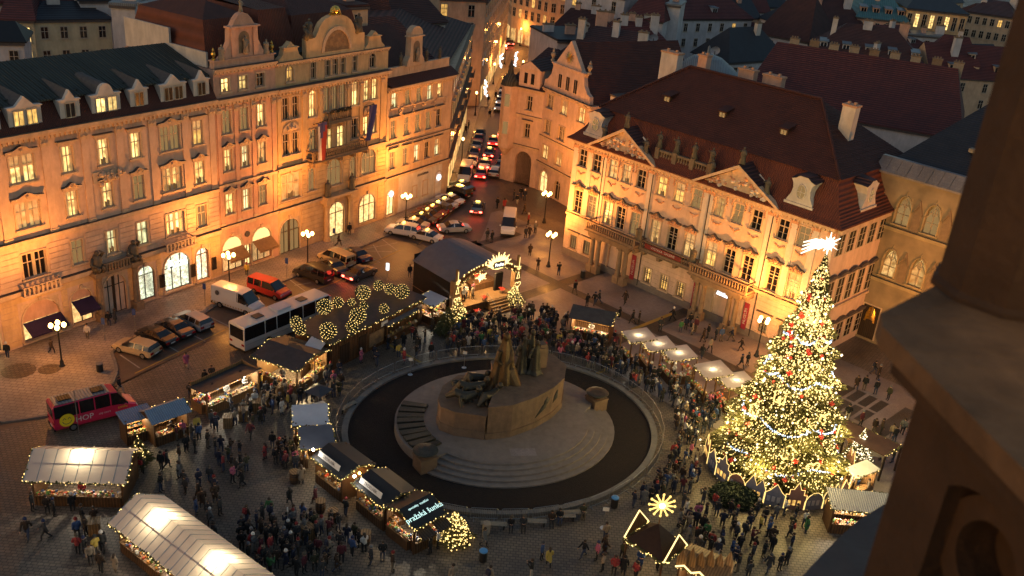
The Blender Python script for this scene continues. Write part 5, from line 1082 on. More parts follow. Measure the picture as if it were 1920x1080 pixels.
def cloak(mb, c, h, r0, lean=(0, 0), n=26, m=0, seed=0):
    q = random.Random(seed); ph = q.random()*6; vs = []; fs = []; K_ = 9
    for i in range(K_):
        t = i/(K_-1); r = r0*(1-.62*t**.8) if t < .86 else r0*.38*(1-(t-.86)*2.4)
        if i == 0: r *= 1.35
        for k in range(n):
            a = 2*math.pi*k/n; rr = r*(1+.2*math.sin(5*a+ph+t*2)+.08*math.sin(11*a+ph*2-t*3)); vs.append((c[0]+lean[0]*t+rr*math.cos(a), c[1]+lean[1]*t+rr*.8*math.sin(a), c[2]+h*.88*t))
    for i in range(K_-1):
        for k in range(n): fs.append((i*n+k, i*n+(k+1) % n, (i+1)*n+(k+1) % n, (i+1)*n+k))
    fs += [tuple(range((K_-1)*n, K_*n)), tuple(range(n-1, -1, -1))]; mb.add(vs, fs, m)
    mb.ball((c[0]+lean[0], c[1]+lean[1]-.05, c[2]+h*.93), h*.062, 9, 7, m, 1.25)
mb = MB(); cloak(mb, (-.2, 75.0, 3.3), 5.6, 1.35, (.15, .3), seed=1); mb.tube([(-.55, 74.9, 7.2), (-.75, 74.6, 6.4), (-.3, 74.45, 6.0)], [.26, .2, .13]); mb.tube([(.45, 75.2, 7.2), (.6, 74.8, 6.4), (.1, 74.5, 6.0)], [.26, .2, .13]); mb.tube([(.4, 75.2, 5.2), (1.2, 74.6, 3.9), (1.9, 74.2, 3.5)], [.7, .5, .2], 8); mb.build('standing_figure', 'bronze_warm', mon, None, True)
for i, (x, y, h) in enumerate(((1.5, 77.0, 3.6), (2.2, 77.6, 4.1), (2.7, 76.9, 3.4), (1.9, 78.4, 3.2))):
    mb = MB(); cloak(mb, (x, y, 4.15), h, .62, (.1, .1), 20, seed=i+5); mb.tube([(x-.3, y, 4.15+h*.75), (x-.6, y-.3, 4.15+h*.5), (x-.2, y-.5, 4.15+h*.5)], [.16, .13, .09]); mb.build('standing_figure', 'bronze', mon, None, True)
mb = MB(); mb.cbox((3.25, 78.4, 5.2), (.9, .9, 2.1), rz=R(30)); mb.prism([(-.45, 0), (.45, 0), (.3, .35), (-.3, .35)], -.4, .4, M=Matrix.Translation((3.25, 78.4, 6.25)) @ Matrix.Rotation(R(30), 4, 'Z')); mb.build('stone_pillar', 'granite_red', mon)
for i, pts in enumerate((((-4.9, 72.2), (-3.2, 72.0), (-2.2, 72.6)), ((-4.4, 73.6), (-3.0, 73.6), (-1.6, 74.2)), ((-3.6, 74.8), (-2.6, 75.4), (-1.6, 75.8)), ((-2.0, 71.4), (-1.0, 72.6), (-.4, 73.6)))):
    q = random.Random(i); mb = MB()              # crouching and fallen figures below the main one
    P3 = [(x, y, 3.35+q.random()*.35+.28*k) for k, (x, y) in enumerate(pts)]
    mb.tube([P3[0], ((P3[0][0]+P3[1][0])/2, (P3[0][1]+P3[1][1])/2, P3[1][2]+.35), P3[1], P3[2]], [.2, .42, .5, .3], 8); mb.ball((P3[2][0]+.15, P3[2][1]-.1, P3[2][2]+.5), .3, 8, 6)
    mb.tube([P3[1], (P3[1][0]-.4, P3[1][1]-.7, P3[1][2]+.2), (P3[1][0]-.2, P3[1][1]-1.0, 3.4)], [.25, .18, .12], 6); mb.tube([P3[2], (P3[2][0]-.5, P3[2][1]-.4, P3[2][2]+.1), (P3[2][0]-.8, P3[2][1]-.2, 3.5)], [.2, .15, .1], 6)
    for k in range(9): mb.ball((q.uniform(-4.6, -.6), q.uniform(72, 76), 3.3), q.uniform(.15, .45), 6, 4)
    mb.build('crouching_figure', 'bronze', mon, None, True)
for o in mon.children:
    if 'figure' in o.name: md = o.modifiers.new('fuse', 'REMESH'); md.mode = 'VOXEL'; md.voxel_size = .075; md.use_smooth_shade = True
# crowd barriers in a ring
BN = 38
def barrier_mesh(mb):
    L_ = 2.15; mb.tube([(-L_/2, 0, .18), (-L_/2, 0, 1.05), (-L_/2+.08, 0, 1.12), (L_/2-.08, 0, 1.12), (L_/2, 0, 1.05), (L_/2, 0, .18), (-L_/2, 0, .18)], .024, 5)
bar_f = MB(); barrier_mesh(bar_f); bar_fm = bar_f.mesh('frame', 'steel')
bar_b = MB(); [bar_b.tube([(-1.0+.143*k, 0, .18), (-1.0+.143*k, 0, 1.1)], .012, 4, cap=False) for k in range(15)]; bar_bm = bar_b.mesh('bars', 'steel')
bar_l = MB(); bar_l.box(-.02, .02, -.3, .3, 0, .04); bar_l.box(-.02, .02, -.02, .02, .04, .2); bar_lm = bar_l.mesh('foot', 'steel')
SEC = ['on the tree side', 'facing the palace stalls', 'facing the crowd at the stage', 'facing the long brown hut', 'beside the two blue roofed huts', 'behind the black roofed huts', 'along the white benches', 'before the star tent']
ORD = ['first', 'second', 'third', 'fourth', 'fifth', 'sixth', 'seventh', 'eighth', 'ninth']
for k in range(BN):
    t = 2*math.pi*(k+.5)/BN; p = ell(15.0, 13.25, t); d = ell(15.0, 13.25, t+.01)-ell(15.0, 13.25, t-.01)
    b_ = thing('crowd_barrier', ORD[k-next(j for j in range(BN) if int(j*8/BN) == int(k*8/BN))]+' steel crowd barrier of the ring section ' + SEC[int(k*8/BN)], 'barrier', p, math.atan2(d.y, d.x)+rnd.uniform(-.05, .05), 'crowd barriers around the monument')
    ob('frame', bar_fm, b_); ob('bars', bar_bm, b_); ob('foot', bar_lm, b_, (-.8, 0, 0)); ob('foot', bar_lm, b_, (.8, 0, 0))
def bench(px, py, rz, lab):
    o = thing('bench', lab, 'bench', G(px, py), rz)
    for k in range(3): mb = MB(); mb.box(-1, 1, -.24+k*.17, -.1+k*.17, .42, .46); mb.build('slat', 'statue_stone', o)
    for x in (-.8, .8): mb = MB(); mb.box(x-.05, x+.05, -.22, .22, 0, .418); mb.build('leg', 'iron', o)
bench(925, 990, R(3), 'pale bench by the barrier next to the grey bin'); bench(1000, 985, R(5), 'pale bench by the barrier with people sitting on it'); bench(1055, 975, R(8), 'pale bench by the barrier nearest the signpost'); bench(652, 768, R(55), 'pale bench by the barrier behind the umbrella'); bench(1075, 968, R(12), 'pale bench by the barrier below the blue topped bin')
# ================================================================= lights on strings
def leaf_mesh(name, c, a, size, matn, droop=.5, seed=0, aspect=.13):
    q = np.random.default_rng(seed); n = len(c); s = size*(.6+.8*q.random(n))
    out = np.stack([np.cos(a), np.sin(a), -droop+q.normal(0, .35, n)], 1); out /= np.linalg.norm(out, axis=1)[:, None]
    sd = np.cross(out, q.normal(0, 1, (n, 3))); sd /= np.linalg.norm(sd, axis=1)[:, None]
    v = np.empty((n*4, 3)); v[0::4] = c-out*s[:, None]*.5; v[1::4] = c+sd*s[:, None]*aspect; v[2::4] = c+out*s[:, None]*.6; v[3::4] = c-sd*s[:, None]*aspect
    me = bpy.data.meshes.new(name); me.vertices.add(n*4); me.vertices.foreach_set('co', v.ravel()); me.loops.add(n*4); me.polygons.add(n)
    me.loops.foreach_set('vertex_index', np.arange(n*4)); me.polygons.foreach_set('loop_start', np.arange(n)*4)
    me.update(calc_edges=True); me.materials.append(MATS[matn]); return me
glow_mat('bulb_far', (1, .78, .24), 5.0, sample=False)
def garland(parent, pts, sag=.12, step=.22, r=.045, green=.11, jit=.09, mats=('needles', 'bulb'), name='light_garland', bulbs_only=False):
    'evergreen rope with bulbs along a polyline'
    g, b = MB(), MB(); P = [Vector(p) for p in pts]
    for a, c in zip(P[:-1], P[1:]):
        L_ = (c-a).length; n = max(2, int(L_/step))
        for i in range(n):
            t = (i+rnd.random()*.6)/n; s = -sag*abs(math.sin(math.pi*t*max(1, round(L_/1.2))))
            q = a.lerp(c, t)+Vector((rnd.uniform(-jit, jit), rnd.uniform(-jit, jit), rnd.uniform(-jit, jit)+s))
            b.octa(q, r*rnd.uniform(.8, 1.25), 0, 1.2)
            if not bulbs_only:
                for _ in range(2): w_ = a.lerp(c, rnd.random())+Vector((rnd.uniform(-.08, .08), rnd.uniform(-.08, .08), -sag*.5+rnd.uniform(-.08, .06))); g.octa(w_, green*rnd.uniform(.6, 1.1))
    if bulbs_only: o = b.build(name, mats[1], parent); o['kind'] = 'stuff'; return o
    o = g.build(name, mats[0], parent); o['kind'] = 'stuff'; q = b.build('bulbs', mats[1], o); q['kind'] = 'stuff'; return o
# ================================================================= market stalls
mat('fabric_white', (.70, .60, .60), (.60, .51, .52), 1.5, .7)
_m = MATS['fabric_white']; _n = _m.node_tree.nodes; _l = _m.node_tree.links; _tr = _n.new('ShaderNodeBsdfTranslucent'); _tr.inputs[0].default_value = (.80, .66, .46, 1); _mx = _n.new('ShaderNodeMixShader'); _mx.inputs[0].default_value = .45
_l.new(_n['Principled BSDF'].outputs[0], _mx.inputs[1]); _l.new(_tr.outputs[0], _mx.inputs[2]); _l.new(_mx.outputs[0], _n['Material Output'].inputs[0])
WARE = [mat('ware_%d' % i, c, None, rough=.5).name for i, c in enumerate([(.55, .1, .05), (.5, .35, .1), (.6, .55, .45), (.15, .3, .08), (.4, .2, .1), (.6, .25, .05), (.1, .15, .3), (.5, .4, .3)])]
def wares(label, root, spots, n=40, s=.12, group='wares on the stalls'):
    M_ = Matrix.Translation(root.location) @ Matrix.Rotation(root.rotation_euler.z, 4, 'Z')
    mb = MB()
    for x0, x1, y0, y1, z in spots:
        for _ in range(n):
            x, y = rnd.uniform(x0, x1), rnd.uniform(y0, y1); k = rnd.randrange(len(WARE)); h = s*rnd.uniform(.6, 2.0)
            if rnd.random() < .5: mb.cbox((x, y, z+h/2), (s*rnd.uniform(.7, 1.6), s*rnd.uniform(.7, 1.6), h), k, rnd.random())
            else: mb.ball((x, y, z+s*.55), s*rnd.uniform(.5, .9), 6, 4, k)
    o = mb.build('stall_wares', WARE); o.matrix_world = M_; tag(o, label, 'wares', group, 'stuff'); return o
STL = {}
def stall(key, label, pa, pb, ze, depth, rise, roofm, kind='gable', wallm='wood', over=.35, counter='f', light=(WARM, 60), gar='frlk', goods=30, name='market_stall', frames=None, closed=True, wl=1.0, goodslabel=None, rm2=None, world=None, lampz=None, ware_s=.12, floor=.0):
    if world: a, b = Vector((*world[0], ze)), Vector((*world[1], ze))
    else: a, b = G(*pa, ze), G(*pb, ze)
    u = b-a; L_ = u.length; ang = math.atan2(u.y, u.x)
    o = thing(name, label, 'stall', (a.x, a.y, 0), ang); STL[key] = (o, L_)
    x0, x1, y0, y1 = over, L_-over, over, depth-over*.6
    for x in (x0, x1):
        for y in (y0, y1): mb = MB(); mb.box(x-.06, x+.06, y-.06, y+.06, 0, ze+.1 if kind != 'mono' else ze+.1); mb.build('post', wallm, o)
    if closed:
        mb = MB(); mb.box(x0+.07, x1-.07, y1-.02, y1+.05, 0, ze); mb.build('back_wall', wallm, o)
        for s, x in (('l', x0), ('r', x1)):
            if s in counter: continue
            mb = MB(); mb.box(x-.045, x+.045, y0+.07, y1-.07, 0, ze+.02); mb.build('side_wall', wallm, o)
    for s in counter:
        if s == 'f': bx_ = (x0+.07, x1-.07, y0-.2, y0+.45)
        if s == 'r': bx_ = (x1-.45, x1+.2, y0+.5, y1-.1)
        if s == 'l': bx_ = (x0-.2, x0+.45, y0+.5, y1-.1)
        mb = MB(); mb.box(bx_[0]+.05, bx_[1]-.05, bx_[2]+.1, bx_[3], 0, .92); mb.box(bx_[0], bx_[1], bx_[2], bx_[3]+.02, .92, .99, 1); mb.build('counter', [wallm, 'wood_pale'], o)
        if goods: wares('goods on the '+{'f': 'front', 'l': 'left side', 'r': 'right side'}[s]+' counter of the '+' '.join(label.split()[:8]), o, [(bx_[0]+.1, bx_[1]-.1, bx_[2]+.08, bx_[3]-.05, .995)], goods, ware_s)
        if goods and s == 'f': wares('goods on the back shelf of the '+' '.join(label.split()[:8]), o, [(x0+.3, x1-.3, y1-.45, y1-.15, z) for z in (1.0, 1.45)], goods//2, ware_s)
    if goods:
        mb = MB(); [mb.box(x0+.2, x1-.2, y1-.5, y1-.05, z-.05, z-.002) for z in (1.0, 1.45)]; mb.build('shelf', 'wood_pale', o)
    mb = MB(); t = .06
    if kind == 'gable':
        yr = depth/2
        mb.quad((0, 0, ze), (L_, 0, ze), (L_, yr, ze+rise), (0, yr, ze+rise)); mb.quad((0, yr, ze+rise), (L_, yr, ze+rise), (L_, depth, ze), (0, depth, ze), 1)
        if roofm != 'fabric_white': mb.quad((0, 0, ze-t), (0, yr, ze+rise-t), (L_, yr, ze+rise-t), (L_, 0, ze-t)); mb.quad((0, yr, ze+rise-t), (0, depth, ze-t), (L_, depth, ze-t), (L_, yr, ze+rise-t), 1)
        mb.quad((0, 0, ze-t), (L_, 0, ze-t), (L_, 0, ze), (0, 0, ze)); mb.tri((0, 0, ze-t), (0, yr, ze+rise), (0, yr, ze+rise-t)); 
    else:
        mb.quad((0, 0, ze), (L_, 0, ze), (L_, depth, ze+rise), (0, depth, ze+rise)); roofm == 'fabric_white' or mb.quad((0, 0, ze-t), (0, depth, ze+rise-t), (L_, depth, ze+rise-t), (L_, 0, ze-t)); mb.quad((0, 0, ze-t), (L_, 0, ze-t), (L_, 0, ze), (0, 0, ze)); mb.quad((L_, 0, ze-t), (L_, depth, ze+rise-t), (L_, depth, ze+rise), (L_, 0, ze)); mb.quad((0, 0, ze), (0, depth, ze+rise), (0, depth, ze+rise-t), (0, 0, ze-t))
    rf = mb.build('roof', [roofm, rm2 or roofm], o)
    if kind == 'gable' and closed:
        mb = MB()
        for x in (.12, L_-.12): mb.add([(x, .1, ze-.05), (x, depth-.1, ze-.05), (x, depth/2, ze+rise-.08)], [(0, 1, 2), (2, 1, 0)])
        mb.build('gable_board', wallm, o)
    if frames:
        for k in range(frames+1):
            x = .05+(L_-.1)*k/frames; mb = MB()
            mb.tube([(x, -.01, ze+.015), (x, depth/2, ze+rise+.02), (x, depth+.01, ze+.015)], .03, 4); mb.build('rafter', 'steel', o)
        mb = MB(); mb.tube([(0, depth*.3, ze+rise*.6-.09), (L_, depth*.3, ze+rise*.6-.09)], .035, 4); mb.build('purlin', 'steel', o)
    c = {'f': [(0, -.02, ze), (L_, -.02, ze)], 'r': [(L_, 0, ze), (L_, depth/2, ze+rise if kind == 'gable' else ze+rise/2), (L_, depth, ze if kind == 'gable' else ze+rise)], 'l': [(0, 0, ze), (0, depth/2, ze+rise if kind == 'gable' else ze+rise/2), (0, depth, ze if kind == 'gable' else ze+rise)], 'k': [(0, depth, ze if kind == 'gable' else ze+rise), (L_, depth, ze if kind == 'gable' else ze+rise)]}
    for s in gar: garland(o, c[s])
    if light:
        col, wt = light; wt *= 1.5; n = max(1, round(L_/(3.2 if not frames else 8)))
        for k in range(n):
            x = L_*(k+.5)/n; z = lampz or ze-.15; mb = MB()
            if roofm == 'fabric_white' or rm2 == 'fabric_white': mb.ball((0, 0, -.3), .09, 8, 5); lo = mb.build('bulb', 'lamp_white', o, (x, depth*.5, z)); lamp('stall_light', (0, 0, 0), wt*wl, col, lo, .18); continue
            mb.lathe([(.05, .12), (.16, .0), (.15, -.06)], 8, (0, 0, 0)); lo = mb.build('lamp_shade', 'iron', o, (x, depth*.45, z)); mb = MB(); mb.ball((0, 0, -.1), .09, 8, 5); mb.build('bulb', 'lamp_white', lo); lamp('stall_light', (0, 0, -.28), wt*wl, col, lo, .12)
    return o
PALEW = (1, .88, .66)
# near left: two white fabric roofs lit from inside
stall('s1', 'white fabric roofed market hut with toys, left of the long tent', (42, 902), (236, 907), 2.5, 4.6, 1.3, 'fabric_white', over=.5, gar='frl', light=(PALEW, 110), frames=8, goods=90, lampz=3.05)
stall('s2', 'long white fabric roofed market tent cut by the picture bottom', (203, 980), (420, 1152), 2.5, 4.4, 1.3, 'fabric_white', over=.5, gar='frl', light=(PALEW, 110), frames=18, goods=120, lampz=3.05)
stall('s3', 'pale blue corrugated stall with queue, right of the pink minibus', (285, 797), (360, 771), 2.4, 2.6, .7, 'corrugated_blue', over=.3, gar='rk', light=(WARM, 70), goods=50)
stall('s3b', 'pale blue corrugated lean-to stall touching the pink minibus view', (232, 796), (292, 778), 2.3, 1.8, .25, 'corrugated_blue', 'mono', over=.25, gar='', light=(WARM, 45), goods=30, counter='fr')
stall('s4', 'dark lean-to food stall with lit kitchen behind the barrel tables', (386, 738), (492, 690), 2.6, 2.6, -.35, 'roof_felt', 'mono', over=.3, gar='', light=(PALEW, 110), goods=60, counter='fl', wallm='wood_pale')
stall('s5', 'grey felt roofed food hut with yellow glow beside the white bus', (470, 667), (558, 697), 2.8, 5.2, .6, 'roof_felt', 'gable', over=.4, gar='frl', light=(WARM, 130), goods=60, counter='fr', wallm='wood_pale')
stall('s5b', 'small white roofed annex behind the grey felt hut', (560, 662), (592, 668), 2.9, 3.2, .35, 'roof_white', 'mono', over=.2, gar='', light=(WARM, 30), goods=0, counter='r')
stall('s7', 'small white roofed drinks stall at the foot of the stage', (777, 560), (812, 576), 2.4, 2.4, .3, 'roof_white', 'mono', over=.25, gar='flr', light=(PALEW, 70), goods=30, counter='fr')
stall('s8', 'brown roofed sweet stall with glowing display facing the crowd', (1066, 595), (1148, 612), 2.4, 3.4, .9, 'roof_felt', 'gable', over=.3, gar='rk', light=(WARM, 120), goods=70, rm2='roof_brown')
def ridge_stall(key, label, w_, s_, zr, dfront, dback, rise, **kw):
    a, b = G(*w_, zr), G(*s_, zr); u = (b-a).normalized(); a, b = a-u*.15, b+u*.15
    return stall(key, label, None, None, zr-.15, dback, rise, 'fabric_white', 'mono', world=((a.x, a.y), (b.x, b.y)), **kw)
ridge_stall('s9a', 'white backed stall nearest the brown sweet stall', (1166, 620), (1183, 640), 2.9, 0, 2.9, .3, over=.1, light=(PALEW, 11), goods=30, gar='fr', counter='f', closed=False)
ridge_stall('s9b', 'white backed stall in the middle of the palace row', (1202, 635), (1219, 656), 2.9, 0, 2.9, .3, over=.1, light=(PALEW, 11), goods=30, gar='fr', counter='f', closed=False)
ridge_stall('s9c', 'white backed stall at the end of the palace row, side counter lit', (1240, 652), (1259, 674), 2.9, 0, 2.9, .3, over=.1, light=(PALEW, 11), goods=40, gar='fr', counter='fr', closed=False)
ridge_stall('s10a', 'white backed stall with bright skylight next to the big tree', (1301, 682), (1324, 707), 2.9, 0, 3.0, .3, over=.1, light=(PALEW, 11), goods=30, gar='fr', counter='f', closed=False)
ridge_stall('s10b', 'white backed stall half hidden by the lights of the big tree', (1345, 703), (1367, 726), 2.9, 0, 3.0, .3, over=.1, light=(PALEW, 11), goods=30, gar='fr', counter='f', closed=False)
stall('s11a', 'hut with pale blue flat roof beside the monument barrier', (548, 799), (618, 795), 2.6, 2.6, .45, 'roof_white', 'mono', over=.3, gar='flr', light=(WARM, 30), goods=20, counter='l')
stall('s11b', 'hut with grey sheet roof between blue roof and black roof', (563, 843), (630, 837), 2.5, 2.8, .35, 'roof_tarp', 'mono', over=.3, gar='flr', light=(WARM, 30), goods=20, counter='l')
stall('s12', 'black roofed hut with white name board, nearer the blue roof', (583, 856), (640, 900), 2.4, 3.4, .6, 'roof_black', 'gable', over=.3, gar='fr', light=(WARM, 35), goods=30)
stall('s13', 'black roofed hut with white name board, nearer the handwritten sign', (660, 906), (719, 953), 2.4, 3.4, .6, 'roof_black', 'gable', over=.3, gar='frl', light=(WARM, 35), goods=30)
for k in ('s12', 's13'):
    o, L_ = STL[k]; mb = MB(); mb.box(L_*.1, L_*.78, .28, .33, 2.52, 3.0); bd = mb.build('name_board', 'white_paint', o); bd.rotation_euler = (R(-20), 0, 0); bd.location = (0, -.75, .25)
    text('TRDELNÍK', .34, (L_*.44, .27, 2.76), (R(90), 0, 0), 'trim_dark', bd, .004)
    mb = MB(); mb.ball((0, 0, 0), .12, 8, 5); sp = mb.build('spotlight', 'lamp_white', o, (L_*.06, .05, 3.15)); lamp('stall_light', (0, -.2, 0), 25, (1, .95, .85), sp, .08)
    mb = MB(); mb.ball((0, 0, 0), .12, 8, 5); sp = mb.build('spotlight', 'globe_lamp', o, (L_+.05, 1.7, 2.3)); lamp('stall_light', (.3, 0, -.1), 25, (1, .6, .2), sp, .08)
stall('s14', 'hut whose black roof carries white handwritten chalk lettering', (777, 994), (838, 961), 2.55, 3.6, .75, 'roof_black', 'gable', over=.3, gar='frlk', light=(PALEW, 60), goods=50, counter='fl')
o, L_ = STL['s14']; an = math.atan2(.75, 1.8)
for s, sz, y in (('pražská šunka', .62, .75), ('speciality  tradiční', .26, 1.45)): text(s, sz, (L_*.5, y, 2.55+y*.75/1.8+.03), (an, 0, 0), 'sign_cyan', o, .004)
for x0_, x1_, y0_ in ((.2, L_*.45, -.9), (L_*.55, L_-.2, -.9)):
    mb = MB(); mb.add([(x0_, y0_, 2.05), (x1_, y0_, 2.05), (x1_, .2, 2.35), (x0_, .2, 2.35), (x0_, y0_, 2.0), (x1_, y0_, 2.0), (x1_, .2, 2.3), (x0_, .2, 2.3)], [(0, 1, 2, 3), (7, 6, 5, 4), (0, 4, 5, 1)]); mb.build('flap', 'wood_dark', o)
stall('s18', 'white corrugated stall with garlands under the tower ledge', (1560, 954), (1680, 966), 2.5, 2.2, .5, 'corrugated_pale', 'mono', over=.3, gar='flk', light=(PALEW, 80), goods=40)
stall('s17', 'small white roofed photo kiosk at the right foot of the tree', (1583, 878), (1609, 897), 2.5, 2.6, .25, 'roof_white', 'mono', over=.2, gar='fr', light=(WARM, 60), goods=0, counter='r', wallm='wood_pale')
# long brown hut with light balls on its flat roof
a, b = G(620, 646, 3.2), G(800, 557, 3.2); u_ = (b-a); L6 = u_.length; c_ = G(523, 624, 3.2); n6 = Vector((-u_.y, u_.x, 0)).normalized(); D6 = (c_-a).dot(n6)
H6 = thing('long_market_hall', 'long brown plank hall with flat grey roof carrying glowing balls', 'market hall', (a.x, a.y, 0), math.atan2(u_.y, u_.x))
for nm_, bx_ in (('front_wall', (.3, L6-.3, .3, .4)), ('back_wall', (.3, L6-.3, D6-.4, D6-.3)), ('side_wall', (.3, .4, .4, D6-.4)), ('side_wall', (L6-.4, L6-.3, .4, D6-.4))):
    mb = MB(); mb.box(*bx_, 0, 3.1); mb.build(nm_, 'wood', H6)
n = int((L6-.8)/.45)
for k in range(n):
    mb = MB(); mb.box(.42+k*.45, .42+k*.45+.41, .24, .298, .1, 3.0); ob('plank', cached(('pl', k % 3), lambda m: m.box(0, .41, -.03-.012*(k % 3), .028, 0, 2.9), 'plank', 'wood'), H6, (.42+k*.45, .27, .1))
mb = MB(); mb.box(0, L6, 0, D6, 3.1, 3.25); mb.build('roof', 'roof_felt', H6)
for x, w_ in ((1.5, 1.4), (4.2, 1.2), (8.2, 1.6)):
    mb = MB(); mb.box(x, x+w_, .16, .2, .3, 2.3); mb.build('door', 'wood_dark', H6)
mb = MB(); mb.box(5.8, 8.0, .14, .2, .5, 2.0); mb.build('picture_panel', 'mosaic', H6)
mb = MB(); mb.box(7.6, 8.6, .14, .2, 2.2, 2.7); mb.build('notice', 'white_paint', H6)
garland(H6, [(0, 0, 3.2), (L6, 0, 3.2)]); garland(H6, [(0, 0, 3.2), (0, D6, 3.2)]); garland(H6, [(0, D6, 3.25), (L6, D6, 3.25)])
stall('s6b', 'dark lean-to drinks bar on the side of the long brown hall', (727, 612), (788, 580), 2.3, 1.9, .4, 'roof_tarp', 'mono', over=.2, gar='f', light=(WARM, 45), goods=20, closed=False)
def light_ball(px, py, z, r, label, n=None):
    p = G(px, py, z); o = thing('light_ball', label, 'decoration', p, 0, 'glowing balls on the market hall')
    mb = MB(); n = n or int(130*r*r+14)
    w_ = MB()
    for k in range(9): a_ = math.pi*k/9; w_.tube([(r*math.cos(a_)*math.sin(t), r*math.sin(a_)*math.sin(t), r*math.cos(t)) for t in [2*math.pi*i/16 for i in range(17)]], .018, 3)
    w_.tube([(0, 0, -r), (0, 0, 3.25-z)], .03, 5); w_.build('wire_frame', 'needles_dark', o)
    for i in range(n):
        zz = 1-2*(i+.5)/n; a_ = i*2.39996; rr = math.sqrt(1-zz*zz); mb.octa((r*rr*math.cos(a_)+rnd.uniform(-.05, .05), r*rr*math.sin(a_)+rnd.uniform(-.05, .05), r*zz), .042)
    q = mb.build('bulbs', 'bulb', o); q['kind'] = 'stuff'; g_ = np.random.default_rng(int(px)); d3 = g_.normal(size=(420, 3)); d3 /= np.linalg.norm(d3, axis=1)[:, None]; ob('greenery', leaf_mesh('greenery', d3*r*.93, g_.random(420)*6.28, .24*r+.06, 'needles_dark', 0, 3, .35), o)
for i, (x, y, r) in enumerate(((685, 705, .78), (760, 680, .55), (900, 625, .78), (990, 585, .55), (1052, 605, .58), (1120, 620, .78), (872, 755, .8), (1020, 715, .5), (705, 840, .82), (525, 790, .55), (547, 830, .6), (838, 815, .58), (838, 680, .4), (905, 700, .42))):
    light_ball(x/3+380, y/3+340, 3.25+r+.1, r, ['large glowing ball over the bus end of the hall roof', 'small glowing ball behind the large one near the bus', 'large glowing ball at the middle of the far roof edge', 'small glowing ball on the far roof edge, first of three', 'small glowing ball on the far roof edge, second of three', 'large glowing ball at the stage end of the hall roof', 'large glowing ball low in the middle of the roof', 'small glowing ball alone toward the stage end', 'largest glowing ball at the near corner of the roof', 'small glowing ball at the left corner, upper one', 'small glowing ball at the left corner, lower one', 'small glowing ball below the low middle one', 'faint glowing ball lying on the roof, left one', 'faint glowing ball lying on the roof, right one'][i])
# ================================================================= stage
fa, fb = G(846, 598), G(962, 566); su = (fb-fa); SW = su.length; SA = math.atan2(su.y, su.x); SD_ = 7.6
ST = thing('concert_stage', 'open concert stage with dark blue arched tarpaulin and glowing light shapes', 'stage', fa, SA)
mb = MB(); mb.box(0, SW, 0, SD_, 0, 1.05); mb.box(-.05, SW+.05, -.1, SD_, 1.05, 1.12, 1); mb.build('platform', ['wood', 'wood_pale'], ST)
mb = MB(); mb.box(-.02, .06, .3, SD_, 1.12, 4.4); mb.box(-.04, .0, .3, SD_, .0, 1.12); mb.build('side_drape', 'cloth_black', ST)
mb = MB(); mb.box(0, SW, SD_-.1, SD_, 1.12, 5.0); mb.build('back_drape', 'cloth_black', ST)
def arch_z(t): return 4.4+1.75*math.sin(math.pi*t)**.8
n = 12; mb = MB(); up_ = [(SW*i/n*1.04-.02*SW, arch_z(i/n)) for i in range(n+1)]
for (x, z), (x2, z2) in zip(up_[:-1], up_[1:]):
    mb.quad((x, -.4, z), (x2, -.4, z2), (x2, SD_+.1, z2-.15), (x, SD_+.1, z-.15)); mb.quad((x, SD_+.1, z-.23), (x2, SD_+.1, z2-.23), (x2, -.4, z2-.08), (x, -.4, z-.08)); mb.quad((x, -.4, z-.08), (x2, -.4, z2-.08), (x2, -.4, z2), (x, -.4, z))
mb.build('roof', 'roof_tarp', ST)
for i, x in enumerate((-.3, SW-.55)):
    mb = MB(); mb.box(x, x+.9, -.55, .15, 0, 4.7); mb.box(x+.3, x+.55, -.5, -.3, 4.7, 6.1); pl = mb.build('pillar', 'wood_pale', ST)
    mb = MB(); xc = x+.45; y = -.62
    for c_, s_ in ((1.4, .6), (3.3, .55)): mb.tube([(xc-.35*s_*1.3, y, c_), (xc+.35*s_*1.3, y, c_), (xc+.2*s_, y, c_+.5*s_), (xc+.28*s_, y, c_+.5*s_), (xc, y, c_+1.5*s_), (xc-.28*s_, y, c_+.5*s_), (xc-.2*s_, y, c_+.5*s_), (xc-.35*s_*1.3, y, c_)], .035, 4)
    mb.tube([(xc+.42*(math.sin(t)**3), y, 2.5+.36*(13*math.cos(t)-5*math.cos(2*t)-2*math.cos(3*t)-math.cos(4*t))/14) for t in [2*math.pi*k/24 for k in range(25)]], .04, 4)
    mb.tube([(xc, y, 4.3), (xc, y, 5.9)], .035, 4); mb.tube([(xc+.3*math.cos(t)*(1 if k % 2 else .5), y, 4.6+.3*math.sin(t)*(1 if k % 2 else .5)) for k, t in enumerate([2*math.pi*q/12 for q in range(13)])], .03, 4)
    mb.build('light_shapes', 'rope_light', pl)
mb = MB(); mb.add([(SW*.05, -.45, arch_z(.05)-.3)][:0]+[(SW*i/n, -.45, arch_z(i/n)-.55) for i in range(n+1)]+[(SW*i/n, -.45, arch_z(i/n)-.1) for i in range(n, -1, -1)], [(i, i+1, 2*n-i, 2*n+1-i) for i in range(n)]); mb.build('valance', 'wood', ST)
garland(ST, [(SW*i/n, -.52, arch_z(i/n)) for i in range(n+1)], sag=0, step=.3, r=.1, bulbs_only=True, name='arch_bulbs'); garland(ST, [(SW*i/8, -.55, arch_z(i/8)-.6) for i in range(9)], step=.14)
mb = MB(); cx, cz = SW*.62, 5.9
for k in range(15): t = math.pi*(k/14)*1.1-.15; mb.tube([(cx+.9*math.cos(t), -.75, cz-.2+.5*math.sin(t)), (cx+(1.5+.35*(k % 2))*math.cos(t), -.75, cz+(1.0+.3*(k % 2))*math.sin(t))], [.16, .04], 5)
